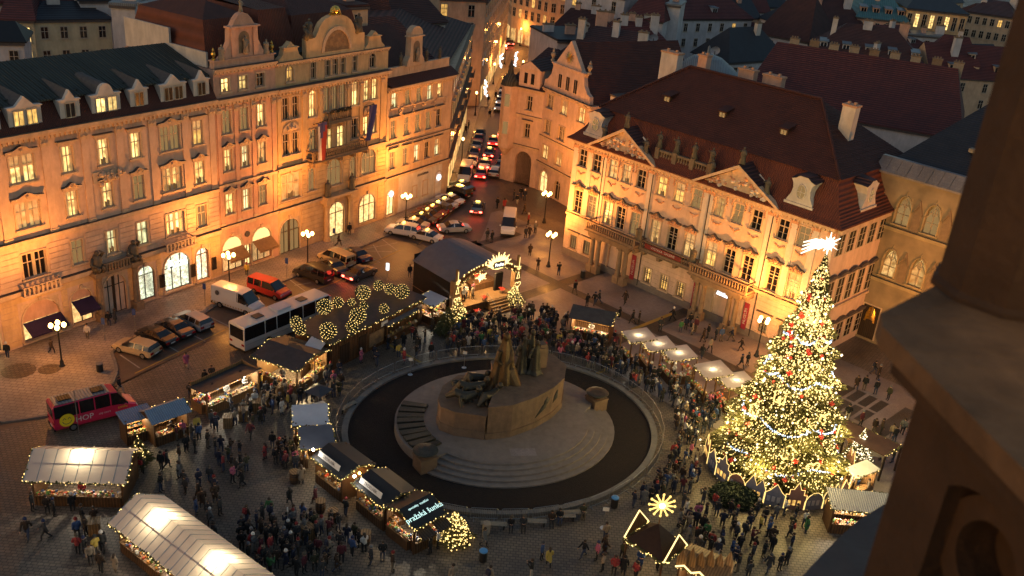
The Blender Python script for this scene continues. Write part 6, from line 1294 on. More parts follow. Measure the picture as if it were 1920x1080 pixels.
mb.tube([(cx+1.0*math.cos(t), -.75, cz-.1+.55*math.sin(t)) for t in [2*math.pi*i/16 for i in range(17)]], .14, 5); mb.build('crown_light', 'rope_light', ST)
mb = MB(); cx2, cz2 = SW*.36, 4.7
for k in range(10): t = 2*math.pi*k/10; mb.tube([(cx2, -.8, cz2), (cx2+(.85 if k % 2 else .55)*math.cos(t), -.8, cz2+(.6 if k % 2 else .4)*math.sin(t))], [.16, .05], 5)
mb.build('star_light', 'rope_light', ST)
mb = MB(); mb.box(cx-.75, cx+.75, -.98, -.9, cz-.5, cz+.25); bd = mb.build('sign_board', 'sash_dark', ST); text('Praha', .55, (cx, -.99, cz-.12), (R(90), 0, 0), 'sign_white', bd, .01)
for k in range(5):
    mb = MB(); mb.box(SW*.55, SW*.93, -.35*(5-k), -.35*(4-k)-.005, 0, .21*(k+1)); mb.build('step', 'wood_pale', ST)
for x in (SW*.55, SW*.93): mb = MB(); mb.tube([(x, -1.6, .3), (x, -1.6, 1.2), (x, 0, 2.1), (x, 0, 1.1)], .03, 5); mb.build('handrail', 'steel', ST)
mb = MB(); mb.box(SW*.55, SW-.4, SD_*.35, SD_-.3, 1.12, 1.9); mb.build('riser', 'wood', ST)
mb = MB(); mb.box(SW-1.6, SW-.5, 1.6, 1.9, 1.12, 3.3); mb.build('loudspeaker', 'cloth_black', ST)
M_ = Matrix.Translation(fa) @ Matrix.Rotation(SA, 4, 'Z')
for i, (x, y, z) in enumerate(((1.4, -.55, 0), (4.6, .1, 1.12), (SW-1.2, .8, 1.12), (6.4, 4.0, 1.9), (3.2, -.5, 0))):
    p = M_ @ Vector((x, y, z)); o = thing('poinsettia', ['red poinsettia cluster below the stage front', 'red poinsettia at the stage lip by the steps', 'red poinsettia behind the steps', 'red poinsettia on the stage riser', 'red poinsettia below the stage middle'][i], 'plant', p)
    mb = MB(); mb.lathe([(.2, 0), (.28, .35)], 8); mb.build('pot', 'stone_brown', o); mb = MB(); [mb.octa((rnd.gauss(0, .16), rnd.gauss(0, .16), .4+rnd.random()*.25), .1, 0, .5) for _ in range(30)]; mb.build('bloom', 'bauble_red', o)
for x, y, w_ in ((SW*.3, 1.2, 500), (SW*.7, 1.6, 500)):
    mb = MB(); mb.lathe([(.18, 0), (.14, .3)], 8); lo = mb.build('spotlight', 'iron', ST, (x, y, 4.55)); lamp('stage_light', (0, 0, -.3), w_, (1, .62, .26), lo, .15)
# ================================================================= trees with lights
def fir(mb, h, r, n, seed, trunk=True, size=.28, z0=.3):
    'needle sprays along tiers of boughs'
    q = np.random.default_rng(seed)
    t = q.random(n)**.62; z = z0+(h-z0)*(1-t); tier = np.sin(z*2*math.pi/(h/9.))*.19
    R_ = r*(t)*(1+tier+q.normal(0, .05, n)); rad = R_*(1-.35*q.random(n)**2.2); a = q.random(n)*2*math.pi
    rad *= 1+.13*np.sin(a*7+z*1.7)
    c = np.stack([rad*np.cos(a), rad*np.sin(a), z-rad*.12], 1)
    return c, a
def bulb_mesh(name, c, r, matn, seed=0):
    q = np.random.default_rng(seed); n = len(c); rr = r*(.7+.6*q.random(n))
    base = np.array([(1, 0, 0), (0, 1, 0), (-1, 0, 0), (0, -1, 0), (0, 0, 1.2), (0, 0, -1.2)]); f = np.array([(0, 1, 4), (1, 2, 4), (2, 3, 4), (3, 0, 4), (1, 0, 5), (2, 1, 5), (3, 2, 5), (0, 3, 5)])
    v = (c[:, None, :]+base[None]*rr[:, None, None]).reshape(-1, 3); idx = (f[None]+(np.arange(n)*6)[:, None, None]).reshape(-1)
    me = bpy.data.meshes.new(name); me.vertices.add(len(v)); me.vertices.foreach_set('co', v.ravel()); me.loops.add(len(idx)); me.polygons.add(len(idx)//3)
    me.loops.foreach_set('vertex_index', idx); me.polygons.foreach_set('loop_start', np.arange(len(idx)//3)*3); me.update(calc_edges=True); me.materials.append(MATS[matn]); return me
def xmas_tree(label, loc, h, r, n, nb, bm='bulb', br=.085, size=.45, seed=1, cat='christmas tree', group=None, z0=.4, name='christmas_tree'):
    o = thing(name, label, cat, loc, 0, group)
    mb = MB(); mb.lathe([(.035*h*.6, 0), (.02*h*.6, h*.5), (.004*h, h*.98)], 8)
    for k in range(40):
        z = h*(.05+.9*k/40); a_ = k*2.4; rr = r*(1-z/h)*.85; mb.tube([(0, 0, z), (rr*math.cos(a_), rr*math.sin(a_), z-rr*.12)], [.012*h*.3*(1-z/h)+.01, .008], 4)
    mb.build('trunk', 'bark', o)
    c, a_ = fir(None, h, r, n, seed, z0=z0); ob('crown', leaf_mesh('crown', c, a_, size, 'needles', seed=seed), o)
    q = np.random.default_rng(seed+9); t = q.random(nb)**.58; z = z0+(h-z0)*(1-t); aa = q.random(nb)*2*math.pi; tier = np.sin(z*2*math.pi/(h/9.))*.19
    rad = r*t*(1+tier)*(1.0+.10*(q.random(nb)-.7)); rad *= 1+.13*np.sin(aa*7+z*1.7)
    cb = np.stack([rad*np.cos(aa), rad*np.sin(aa), z-rad*.12], 1)
    b_ = ob('bulbs', bulb_mesh('bulbs', cb, br, bm, seed), o); b_['kind'] = 'stuff'
    return o
TP = Vector((24.8, 71.7, 0)); TH, TR = 20.3, 5.05
tree = xmas_tree('tall christmas tree covered in golden lights with comet star on top', TP, TH, TR, 62000, 15000, 'bulb', .062, .55, 1)
c, a_ = fir(None, TH, TR, 600, 77); ws = ob('white_bulbs', bulb_mesh('white_bulbs', c*np.array([1.06, 1.06, 1]), .10, 'bulb_white', 5), tree); ws['kind'] = 'stuff'
def on_tree(z, a_, k=1.06): r_ = TR*(1-z/TH)*k; return Vector((r_*math.cos(a_), r_*math.sin(a_), z-r_*.12))
for z, ph in ((3.4, .2), (6.6, 1.1), (10.4, .7), (14.0, 0)):       # blue-white swags
    pts = []
    for k in range(90): a_ = 2*math.pi*k/90+ph; pts.append(on_tree(z-.7*abs(math.sin(a_*2.5)), a_, 1.10))
    arr = np.array([tuple(p+Vector((rnd.gauss(0, .05), rnd.gauss(0, .05), rnd.gauss(0, .05)))) for p, q in zip(pts, pts[1:]+pts[:1]) for p in [p.lerp(q, i/4) for i in range(4)]])
    g_ = ob('light_swag', bulb_mesh('light_swag', arr, .048, 'bulb_blue', int(z)), tree); g_['kind'] = 'stuff'
mb = MB(); mb.ball((0, 0, 0), .16, 8, 6); bme = mb.mesh('bauble', 'bauble_red', True)
for k in range(90):
    z = .8+(TH-2)*(1-rnd.random()**.6); a_ = rnd.random()*2*math.pi
    if math.sin(a_) > .5: continue
    ob('bauble', bme, tree, on_tree(z, a_, 1.09))
mb = MB(); [mb.octa((rnd.gauss(0, .13), rnd.gauss(0, .1), rnd.gauss(0, .13)), .13) for _ in range(8)]; rme = mb.mesh('ribbon_bow', 'bauble_red')
for k in range(26): z = 1.2+(TH-3)*(1-rnd.random()**.6); ob('ribbon_bow', rme, tree, on_tree(z, rnd.uniform(-math.pi*1.02, .15), 1.1))
hm_ = MB(); hm_.tube([(.62*(math.sin(t)**3), 0, .5*(13*math.cos(t)-5*math.cos(2*t)-2*math.cos(3*t)-math.cos(4*t))/14) for t in [2*math.pi*k/24 for k in range(25)]], .07, 5); hme = hm_.mesh('heart_ornament', 'outline_gold')
hm_ = MB(); hm_.tube([(-.45, 0, 0), (.45, 0, 0), (.45, 0, .8), (.6, 0, .8), (0, 0, 1.3), (-.6, 0, .8), (-.45, 0, .8), (-.45, 0, 0)], .07, 5); hm_.box(-.15, .15, -.02, .02, .1, .55); sme = hm_.mesh('house_ornament', 'outline_gold')
for k, (z, a_) in enumerate(((3.6, -1.25), (4.2, -1.75), (7.4, -1.0), (8.3, -2.2), (11.5, -1.5), (6.2, -2.7), (13.3, -1.2), (5.2, -.4), (9.6, -.6), (15.0, -1.9))):
    o = ob('heart_ornament' if k % 2 == 0 else 'house_ornament', hme if k % 2 == 0 else sme, tree, on_tree(z, a_, 1.12)); o.rotation_euler = (0, 0, a_+R(90))
# comet star
star = MB(); Mst = Matrix.Translation((0, 0, TH+.9)) @ Matrix.Rotation(R(10), 4, 'Z')
for k in range(12): t = 2*math.pi*k/12; r_ = 1.0 if k % 2 else .7; star.prism([(.28*math.cos(t-.26), .28*math.sin(t-.26)), (r_*math.cos(t), r_*math.sin(t)), (.28*math.cos(t+.26), .28*math.sin(t+.26))], -.06, .06, M=Mst)
star.lathe([(.45, -.09), (.45, .09)], 12, M=Mst @ Matrix.Rotation(R(90), 4, 'X'))
for k in range(4): star.tube([(-.3, 0, .15-.12*k), (-1.2, 0, .32-.22*k), (-2.2, 0, .1-.32*k)], [.13, .11, .04], 5, M=Mst)
glow_mat('star_glow', (1, .86, .66), 1.0)
star.build('comet_star', 'star_glow', tree)
for z, rr_, wt in ((2.9, 5.3, 420), (6.0, 5.4, 330), (11.0, 4.1, 230), (15.5, 2.6, 120)):       # what the thousands of bulbs throw on the square
    for k in range(5): a_ = 2*math.pi*k/5+z; lamp('tree_light', (rr_*math.cos(a_), rr_*math.sin(a_), z), wt, (1, .72, .25), tree, .8)
# little house fronts round the foot of the tree
mat('panel_blue', (.14, .15, .2), (.2, .2, .24), 3, .7); mat('panel_rose', (.25, .12, .09), (.3, .16, .12), 3, .7)
for k in range(13):
    a_ = R(-180+k*15); r_ = 6.3; p = TP+Vector((r_*math.cos(a_), r_*math.sin(a_), 0)); v = k % 4
    o = thing('house_front_panel', ['painted house panel with twin gables', 'painted house panel with one pointed gable', 'painted house panel with stepped gable', 'low painted house panel with round gable'][v] + ' at the tree foot, ' + ['first', 'second', 'third', 'fourth', 'fifth', 'sixth', 'seventh', 'eighth', 'ninth', 'tenth', 'eleventh', 'twelfth', 'thirteenth'][k] + ' from the stalls', 'panel', p, a_+R(90), 'house panels around the tree')
    top = [[(.87, 1.3), (.45, 2.3), (.05, 1.5), (-.35, 2.4), (-.87, 1.3)], [(.87, 1.2), (.5, 1.5), (0, 2.2), (-.5, 1.5), (-.87, 1.2)], [(.87, 1.5), (.6, 1.5), (.6, 2.0), (.3, 2.0), (0, 2.7), (-.3, 2.0), (-.6, 2.0), (-.6, 1.5), (-.87, 1.5)], [(.87, .9), (.6, 1.4), (.2, 1.7), (-.2, 1.7), (-.6, 1.4), (-.87, .9)]][v]
    mb = MB(); mb.prism([(-.87, .05), (.87, .05)]+top, -.05, .05); mb.build('panel', 'panel_blue' if k % 3 else 'panel_rose', o)
    for x in (-.5, -.1, .32): mb = MB(); mb.box(x-.13, x+.13, -.075, -.052, .5, 1.0); mb.build('painted_window', 'pane_gold' if (k+int(x*10)) % 2 else 'plaster_cool', o)
    mb = MB(); mb.tube([(x, -.05, z+.03) for x, z in [(.87, .1)]+top+[(-.87, .1)]], .026, 4); mb.build('outline_light', 'outline_gold', o)
xmas_tree('small white lit fir beside the animal pen', G(1605, 868), 3.6, 1.2, 1800, 420, 'bulb_white', .05, .3, 11, name='lit_fir')
xmas_tree('lit fir at the left foot of the stage', G(857, 602), 2.9, 1.3, 1500, 330, 'bulb', .05, .32, 12, name='lit_fir'); xmas_tree('lit fir at the right foot of the stage', G(962, 572), 2.6, 1.2, 1500, 330, 'bulb', .05, .32, 13, name='lit_fir')
xmas_tree('round bush wrapped in yellow lights by the handwritten sign hut', G(851, 1012), 2.7, 1.35, 1600, 420, 'bulb', .055, .32, 14, name='lit_bush'); xmas_tree('unlit fir between the stage and the drinks stall', G(838, 624), 3.2, 1.3, 2200, 1, 'bulb', .01, .34, 15, name='fir_tree'); xmas_tree('bare dark fir with few lights beside the left hut', G(262, 868), 2.6, 1.0, 900, 40, 'bulb', .05, .34, 16, name='fir_tree')
bp = G(1378, 935); bo = thing('clipped_bush', 'wide dark clipped bush on the cobbles before the tree', 'bush', bp)
q = np.random.default_rng(3); th = q.random(5000)*2*math.pi; ph = np.arccos(q.random(5000)); rr = 1+.06*q.normal(size=5000); c = np.stack([2.0*rr*np.sin(ph)*np.cos(th), 1.6*rr*np.sin(ph)*np.sin(th), 1.15*rr*np.cos(ph)], 1); ob('foliage', leaf_mesh('foliage', c, th, .22, 'needles_dark', .1, 3, .3), bo)
mb = MB(); mb.lathe([(1.9, .05), (1.85, .5), (1.3, .9), (.1, 1.08)], 14, sy=.8); mb.build('core', 'needles_dark', bo, None, True)
# ================================================================= star tent at the bottom edge
cw = [G(1172, 1010, 2.6), G(1243, 1056, 2.6), G(1286, 1024, 2.6), G(1216, 980, 2.6)]; cc = sum(cw, Vector())/4
tn = thing('star_tent', 'square open tent with glowing triangular gables and a star on its peak', 'tent', (cc.x, cc.y, 0))
loc = [w_-Vector((cc.x, cc.y, 0)) for w_ in cw]; pk = Vector((0, 0, 4.3))
for w_ in loc: mb = MB(); mb.box(w_.x*.93-.07, w_.x*.93+.07, w_.y*.93-.07, w_.y*.93+.07, 0, 2.6); mb.build('post', 'wood', tn)
mb = MB()
for k in range(4): a, b = loc[k], loc[(k+1) % 4]; mb.tri(tuple(a), tuple(b), tuple(pk)); mb.tri(tuple(a), tuple(pk), tuple(b))
mb.build('roof', 'roof_brown', tn)
for k in range(4):
    a, b = loc[k], loc[(k+1) % 4]; m_ = (a+b)/2; apx = m_*1.04+Vector((0, 0, 1.7)); a2, b2 = a*1.04, b*1.04
    garland(tn, [tuple(a2), tuple(b2)], sag=.25, step=.07)
    if k not in (3, 1): continue
    mb = MB(); mb.tri(tuple(a2), tuple(b2), tuple(apx)); mb.tri(tuple(b2), tuple(a2), tuple(apx)); g_ = mb.build('gable', 'wood_pale', tn); mb = MB(); mb.tube([tuple(a2), tuple(apx), tuple(b2)], .055, 5); mb.build('rope_light', 'rope_light', g_)
mb = MB(); mb.tube([(0, 0, 4.2), (0, 0, 5.4)], .05, 5); mb.build('pole', 'wood_pale', tn)
mb = MB()
for k in range(12): t = 2*math.pi*k/12; mb.tube([(.2*math.cos(t), 0, 5.9+.2*math.sin(t)), (.9*math.cos(t), 0, 5.9+.9*math.sin(t))], [.09, .05], 5); mb.ball((.92*math.cos(t), 0, 5.9+.92*math.sin(t)), .1, 6, 4)
glow_mat('snow_gold', (1, .62, .16), .8); mb.build('star', 'snow_gold', tn); mb = MB(); mb.ball((0, 0, 5.9), .24, 10, 6); mb.build('star_centre', 'sign_white', tn)
mb = MB(); mb.lathe([(.12, .1), (.05, .25)], 8); lo = mb.build('lamp_shade', 'iron', tn, (0, 0, 2.3)); lamp('tent_light', (0, 0, 0), 35, WARM, lo, .1)
sv = stall('s16', 'stall with a row of glowing house silhouette boards at the bottom edge', (1268, 1060), (1356, 1098), 2.6, 3.0, .5, 'wood_pale', 'gable', over=.2, gar='f', light=(WARM, 100), goods=20, name='silhouette_stall'); o, L_ = STL['s16']
for k in range(6):
    mb = MB(); w_ = L_/6*1.25; mb.prism([(-w_/2, 0), (w_/2, 0), (w_/2, .7), (0, 1.5+.3*(k % 2)), (-w_/2, .7)], -.04, .04); mb.build('house_board', 'wood_pale', o, (L_*(k+.5)/6, .1+.3*k, 2.6))
mb = MB(); mb.tube([(L_*i/6, -.15, 2.62+.35*(i % 2)) for i in range(7)], .07, 5); mb.build('rope_light', 'rope_light', o)
mb = MB(); mb.ball((0, 0, 0), .14, 8, 5); lo = mb.build('spotlight', 'lamp_white', o, (L_+1.6, 1.2, 2.9)); lamp('stall_light', (0, -.3, 0), 60, PALEW, lo, .1)
# animal pen by the tree
pc = [G(1584, 816, 2.7), G(1660, 855, 2.6), G(1691, 835, 2.7), G(1566, 777, 2.8)]; p0 = pc[0]; pn = thing('animal_pen', 'animal pen with long dark flat roof right of the tree', 'pen', (p0.x, p0.y, 0)); lp = [p-Vector((p0.x, p0.y, 0)) for p in pc]
mb = MB(); mb.add([tuple(p) for p in lp]+[tuple(p-Vector((0, 0, .12))) for p in lp], [(0, 1, 2, 3), (7, 6, 5, 4), (0, 4, 5, 1), (1, 5, 6, 2), (2, 6, 7, 3), (3, 7, 4, 0)]); mb.build('roof', 'roof_brown', pn)
for p in lp: mb = MB(); mb.box(p.x-.08, p.x+.08, p.y-.08, p.y+.08, 0, 2.6); mb.build('post', 'wood_dark', pn)
for z in (.5, 1.0): mb = MB(); mb.tube([(lp[0].x, lp[0].y, z), (lp[1].x, lp[1].y, z)], .06, 5); mb.build('rail', 'wood_pale', pn)
garland(pn, [tuple(lp[2]), tuple(lp[3])], step=.4); garland(pn, [tuple(lp[1]), tuple(lp[2])])
def animal(name, label, cat, loc, rz, s, matn, ears=.12):
    'body as one continuous skin: barrel, neck, head, four jointed legs'
    mb = MB(); T = Matrix.Identity(4)
    mb.tube([(-.75, 0, .95), (-.6, 0, 1.0), (-.2, 0, .92), (.25, 0, .93), (.55, 0, 1.02), (.8, 0, 1.22), (1.0, 0, 1.38), (1.2, 0, 1.30), (1.42, 0, 1.12), (1.48, 0, 1.08)], [.08, .27, .31, .32, .29, .19, .15, .15, .10, .06], 10)
    for x, y in ((-.55, .16), (-.55, -.16)): mb.tube([(x, y, .9), (x+.1, y, .62), (x-.1, y, .38), (x-.03, y, .06), (x+.02, y, 0)], [.17, .11, .06, .05, .065], 7)
    for x, y in ((.45, .15), (.45, -.15)): mb.tube([(x, y, .9), (x-.02, y, .6), (x+.02, y, .38), (x, y, .06), (x+.03, y, 0)], [.14, .09, .06, .05, .065], 7)
    for y in (-.1, .1): mb.tube([(1.08, y, 1.42), (1.02, y*2.2, 1.42+ears)], [.05, .02], 5)
    mb.tube([(-.78, 0, 1.05), (-.92, 0, .8), (-.9, 0, .45)], [.04, .03, .05], 5)
    me = mb.mesh('body', matn, True); o = ob(name, me, None, loc, rz); o.scale = (s, s, s)
    md = o.modifiers.new('fuse', 'REMESH'); md.mode = 'VOXEL'; md.voxel_size = .035; md.use_smooth_shade = True
    return tag(o, label, cat)
mat('hide_pale', (.50, .42, .30), (.4, .32, .22), 2, .8); mat('hide_brown', (.22, .12, .06), (.15, .08, .04), 2, .8)
animal('cow', 'pale cow standing in the pen beside the small white fir', 'animal', G(1640, 868), R(175), 1.15, 'hide_pale', .03); animal('donkey', 'brown donkey standing under the pen roof next to the tree', 'animal', G(1598, 842), R(150), .95, 'hide_brown', .25)
# umbrella cart, barrels and tables
um = thing('market_umbrella', 'grey square umbrella over a small food cart', 'umbrella', G(597, 770)); mb = MB(); mb.tube([(0, 0, 0), (0, 0, 2.6)], .035, 6); mb.build('pole', 'steel', um); mb = MB()
for k in range(4): a, b = R(20+90*k), R(110+90*k); mb.add([(1.35*math.cos(a), 1.35*math.sin(a), 2.15), (1.35*math.cos(b), 1.35*math.sin(b), 2.15), (0, 0, 2.65)], [(0, 1, 2), (2, 1, 0)])
mb.build('canopy', 'roof_tarp', um)
ct = thing('food_cart', 'white topped food cart under the grey umbrella', 'cart', G(596, 778), R(40)); mb = MB(); mb.box(-.7, .7, -.4, .4, .35, 1.0); mb.build('box', 'wood_pale', ct); mb = MB(); mb.box(-.75, .75, -.45, .45, 1.0, 1.05); mb.build('worktop', 'white_paint', ct)
for x in (-.45, .45):
    for y in (-.42, .42): mb = MB(); mb.lathe([(.2, -.03), (.2, .03)], 12, M=Matrix.Translation((x, y, .2)) @ Matrix.Rotation(R(90), 4, 'X')); mb.build('wheel', 'iron', ct)
bm1 = MB(); bm1.lathe([(.30, 0), (.38, .3), (.40, .52), (.38, .75), (.30, 1.05)], 14); bme1 = bm1.mesh('staves', 'wood', True); bm2 = MB(); [bm2.lathe([(r_, z), (r_+.012, z+.01), (r_+.012, z+.06), (r_, z+.07)], 14, cap=False) for z, r_ in ((.12, .345), (.3, .388), (.72, .388), (.9, .345))]; bme2 = bm2.mesh('hoops', 'iron'); bm3 = MB(); bm3.lathe([(.42, 1.05), (.42, 1.1)], 16); bme3 = bm3.mesh('top', 'wood_pale')
bx1 = MB(); bx1.box(-.36, .36, -.36, .36, 0, 1.08); [bx1.box(-.4, .4, -.4, .4, z, z+.07) for z in (.1, .55)]; bxm = bx1.mesh('crate_body', 'wood_pale'); bx2 = MB(); bx2.box(-.45, .45, -.45, .45, 1.082, 1.14); bxm2 = bx2.mesh('top', 'wood_pale')
for i, (px, py, k, lab) in enumerate(((428, 800, 1, 'square crate table nearest the kitchen stall front'), (456, 787, 1, 'square crate table, second from the kitchen stall front'), (480, 772, 1, 'square crate table in the middle of the eaters'), (505, 758, 1, 'square crate table close to the grey felt hut'), (525, 742, 1, 'square crate table under the grey felt hut'), (601, 960, 0, 'barrel table left of the second black hut'), (624, 978, 0, 'barrel table below the second black hut'), (552, 905, 0, 'barrel table left of the first black hut'), (685, 1020, 0, 'barrel table below the handwritten sign hut'), (578, 1010, 1, 'square crate table in the crowd below the white post'), (178, 1000, 1, 'orange crate table below the left white hut'), (640, 932, 0, 'lit barrel between the two black huts'), (718, 985, 0, 'lit barrel beside the handwritten sign hut'))):
    o = thing('barrel_table' if k == 0 else 'crate_table', lab, 'table', G(px, py), rnd.random(), 'standing tables of the market')
    if k == 0: ob('staves', bme1, o); ob('hoops', bme2, o); ob('top', bme3, o)
    else: ob('crate_body', bxm, o); ob('top', bxm2, o)
# bins and signposts
def bin_(px, py, lab, top='roof_tarp', body_='iron'):
    o = thing('litter_bin', lab, 'bin', G(px, py)); mb = MB(); mb.lathe([(.26, 0), (.3, .1), (.3, .85), (.28, .9)], 14); mb.build('drum', body_, o); mb = MB(); mb.lathe([(.31, .9), (.32, .98), (.2, 1.02)], 14); mb.build('rim', top, o)
mat('bag_blue', (.08, .25, .5), None, rough=.4)
bin_(905, 1052, 'dark bin with blue bag standing alone on the cobbles', 'bag_blue'); bin_(1151, 951, 'dark bin with blue bag by the barrier', 'bag_blue'); bin_(911, 1000, 'grey bin beside the pale bench', 'statue_stone', 'statue_stone'); bin_(188, 698, 'dark bin on the round pavement corner'); bin_(1092, 520, 'black street board before the palace corner')
def signpost(px, py, h, lab, col='bag_blue', w_=.35, hh=.7, base=True):
    o = thing('signpost', lab, 'sign', G(px, py)); mb = MB(); mb.tube([(0, 0, 0), (0, 0, h)], .035, 6); mb.build('pole', 'steel', o); mb = MB(); mb.box(-w_/2, w_/2, -.05, -.03, h-hh, h); mb.build('plate', col, o)
    if base: mb = MB(); mb.lathe([(.28, 0), (.24, .06)], 12); mb.build('base', 'roof_white', o)
mat('sign_blue', (.03, .06, .2), None, rough=.4)
for x, y, h, lab in ((385, 575, 2.8, 'blue parking sign beside the white van'), (538, 522, 2.6, 'blue parking sign beside the black van'), (197, 640, 2.6, 'blue parking sign before the portal'), (254, 622, 2.6, 'thin post behind the parked cars'), (626, 462, 2.5, 'blue sign near the mosaic palace portal')): signpost(x, y, h, lab, 'sign_blue', base=False)
signpost(769, 703, 1.9, 'low white sign stand behind the monument barrier', 'white_paint', .4, .3); signpost(870, 690, 1.9, 'low white sign stand at the back of the bed', 'white_paint', .4, .3); signpost(1131, 990, 2.0, 'white sign stand near the star tent', 'white_paint', .5, .35); signpost(148, 812, 4.2, 'tall thin pole in front of the pink minibus', 'steel', .05, .1, False); signpost(540, 1000, 2.4, 'white post with cross base amid the crowd', 'white_paint', .1, .4)
signpost(726, 525, 2.2, 'lit advertising post behind the stage', 'sign_white', .35, .9, False)
# ================================================================= street lamps
def street_lamp(px, py, lab, h=4.4, watts=900, globes=4, world=None, col=SODIUM, aims=()):
    p = Vector((*world, 0)) if world else G(px, py); o = thing('street_lamp', lab, 'street lamp', p, 0, 'lit street lamps')
    mb = MB(); mb.lathe([(.28, 0), (.3, .15), (.2, .25), (.17, .6), (.09, .8), (.075, 2.0), (.06, h-.55), (.1, h-.5), (.05, h-.4)], 10); mb.build('post', 'iron', o, None, True)
    for k in range(globes):
        a_ = 2*math.pi*k/globes+.4; r_ = .55 if globes > 1 else 0
        mb = MB(); mb.tube([(0, 0, h-.6), (r_*.6*math.cos(a_), r_*.6*math.sin(a_), h-.65), (r_*math.cos(a_), r_*math.sin(a_), h-.3)], .03, 5); mb.build('arm', 'iron', o)
        mb = MB(); mb.ball((r_*math.cos(a_), r_*math.sin(a_), h), .21, 10, 7, 0, 1.25); mb.build('globe', 'globe_lamp', o, None, True)
    lamp('lamp_light', (0, 0, h+.75), watts, col, o, .35)
    for t, wt in aims: spot('lamp_light', (0, 0, h+.8), t, wt*.82, col, o, 108)  # extra beams added to brighten the upper fronts
    return o
for px, py, lab, aims in ((117, 688, 'street lamp on the round pavement corner', [(row(4, 0, 21), 5600), (row(-6, 0, 15), 900)]), (431, 546, 'street lamp behind the white van', [(row(18, 0, 22), 4200)]), (577, 502, 'street lamp behind the black van', [(row(37, 0, 23), 5600)]), (760, 425, 'street lamp at the sand house corner', [(row(55, 0, 21), 5000), (row(64, 0, 14), 1500)]), (1028, 500, 'street lamp on the plaza before the palace end', [(kin(9, 0, 17), 6000), ((6, 140, 15), 4200)]), (1020, 418, 'street lamp near the arched doorway', [((5, 139, 16), 3000)]), (1418, 668, 'street lamp between the palace and the big tree', [(kin(20, 0, 16), 6400), (kin(37, 2, 14), 1600)]), (1835, 810, 'unseen street lamp added behind the tower coping to light the gothic house', [(kin(41, 11, 14), 6500)])): street_lamp(px, py, lab, aims=aims, watts=650)  # last lamp is unseen, added to brighten the gothic stone front
for x, y, lab in ((-10.2, 152, 'street lamp by the shop on the street corner'), (-10.4, 186, 'street lamp beside the walkers in the street'), (-8.5, 216, 'first of the far street lamps'), (-2.2, 222, 'second of the far street lamps'), (-7.0, 240, 'third of the far street lamps'), (-1.0, 256, 'fourth of the far street lamps'), (-4.0, 268, 'street lamp on the curving front')): street_lamp(0, 0, lab, 4.6, 520, 1, (x, y))
for i, (px, py) in enumerate(((912, 150, ), (941, 100), (968, 97))):
    p = G(px, py, 7); o = thing('street_decoration', ['glowing street decoration hanging nearest', 'glowing street decoration hanging at left of the far pair', 'glowing street decoration hanging at right of the far pair'][i], 'decoration', p); mb = MB()
    for k in range(10): mb.tube([(rnd.uniform(-.5, .5), 0, -k*.32), (rnd.uniform(-.3, .3), 0, -k*.32-.4)], .12, 5)
    mb.build('light_shape', 'sign_white', o)
# ================================================================= vehicles
mat('car_paint', (.3, .3, .3), None, rough=.28, spec=.5, coat=.6, objcol=True)
mat('tyre', (.012, .012, .012), None, rough=.85); mat('rim', (.3, .3, .3), None, rough=.35, metal=.8)
mat('lens_clear', (.5, .5, .48), None, rough=.15); mat('lens_red', (.25, .01, .01), None, rough=.2)
glow_mat('tail_lit', (1, .05, .03), 9.0); glow_mat('head_lit', (1, .9, .7), 9.0); glow_mat('taxi_lit', (1, .62, .1), 2.5)
PROF = {
 'sedan': (4.5, 1.78, [(-.50, .42, .66, .70, .80), (-.47, .28, .86, .93, .90), (-.31, .2, .93, 1.0, .90), (-.17, .2, .95, 1.36, .74), (-.02, .2, .95, 1.45, .74), (.10, .2, .94, 1.40, .74), (.27, .2, .90, .97, .88), (.44, .22, .76, .83, .85), (.5, .4, .58, .64, .75)], (-.3, .26)),
 'wagon': (4.6, 1.8, [(-.50, .42, .70, .76, .85), (-.485, .3, .93, 1.02, .88), (-.43, .22, .96, 1.40, .76), (-.2, .2, .96, 1.49, .76), (.06, .2, .95, 1.45, .76), (.25, .2, .92, .99, .88), (.43, .22, .78, .85, .85), (.5, .4, .6, .66, .75)], (-.47, .24)),
 'suv': (4.6, 1.88, [(-.50, .5, .85, .92, .86), (-.485, .36, 1.05, 1.15, .88), (-.44, .3, 1.1, 1.62, .78), (-.2, .28, 1.1, 1.72, .78), (.06, .28, 1.08, 1.66, .78), (.24, .28, 1.04, 1.12, .88), (.43, .3, .92, 1.0, .86), (.5, .45, .7, .78, .8)], (-.47, .23)),
 'van': (5.9, 2.0, [(-.50, .45, 1.3, 2.3, .86), (-.485, .35, 1.35, 2.42, .86), (.10, .3, 1.35, 2.45, .86), (.22, .3, 1.32, 2.36, .84), (.36, .3, 1.22, 1.32, .9), (.47, .32, .95, 1.05, .86), (.5, .45, .7, .8, .8)], (.12, .34)),
 'minivan': (4.9, 1.9, [(-.50, .45, 1.1, 1.75, .84), (-.485, .32, 1.12, 1.88, .82), (.06, .28, 1.1, 1.92, .82), (.16, .28, 1.08, 1.84, .82), (.33, .28, 1.02, 1.12, .9), (.46, .3, .85, .94, .86), (.5, .45, .65, .72, .8)], (-.47, .31)),
 'minibus': (6.9, 2.05, [(-.50, .45, 1.45, 2.5, .88), (-.485, .35, 1.48, 2.65, .88), (.16, .3, 1.48, 2.68, .88), (.26, .3, 1.4, 2.55, .86), (.38, .3, 1.22, 1.34, .9), (.47, .32, .95, 1.05, .86), (.5, .45, .7, .8, .8)], (-.40, .36)),
 'bus': (11.6, 2.5, [(-.50, .4, 1.5, 2.9, .95), (-.495, .32, 1.5, 3.02, .95), (.47, .32, 1.5, 3.05, .95), (.497, .32, 1.35, 2.8, .95), (.5, .4, 1.2, 2.5, .93)], (-.40, .45)),
}
VM = {}
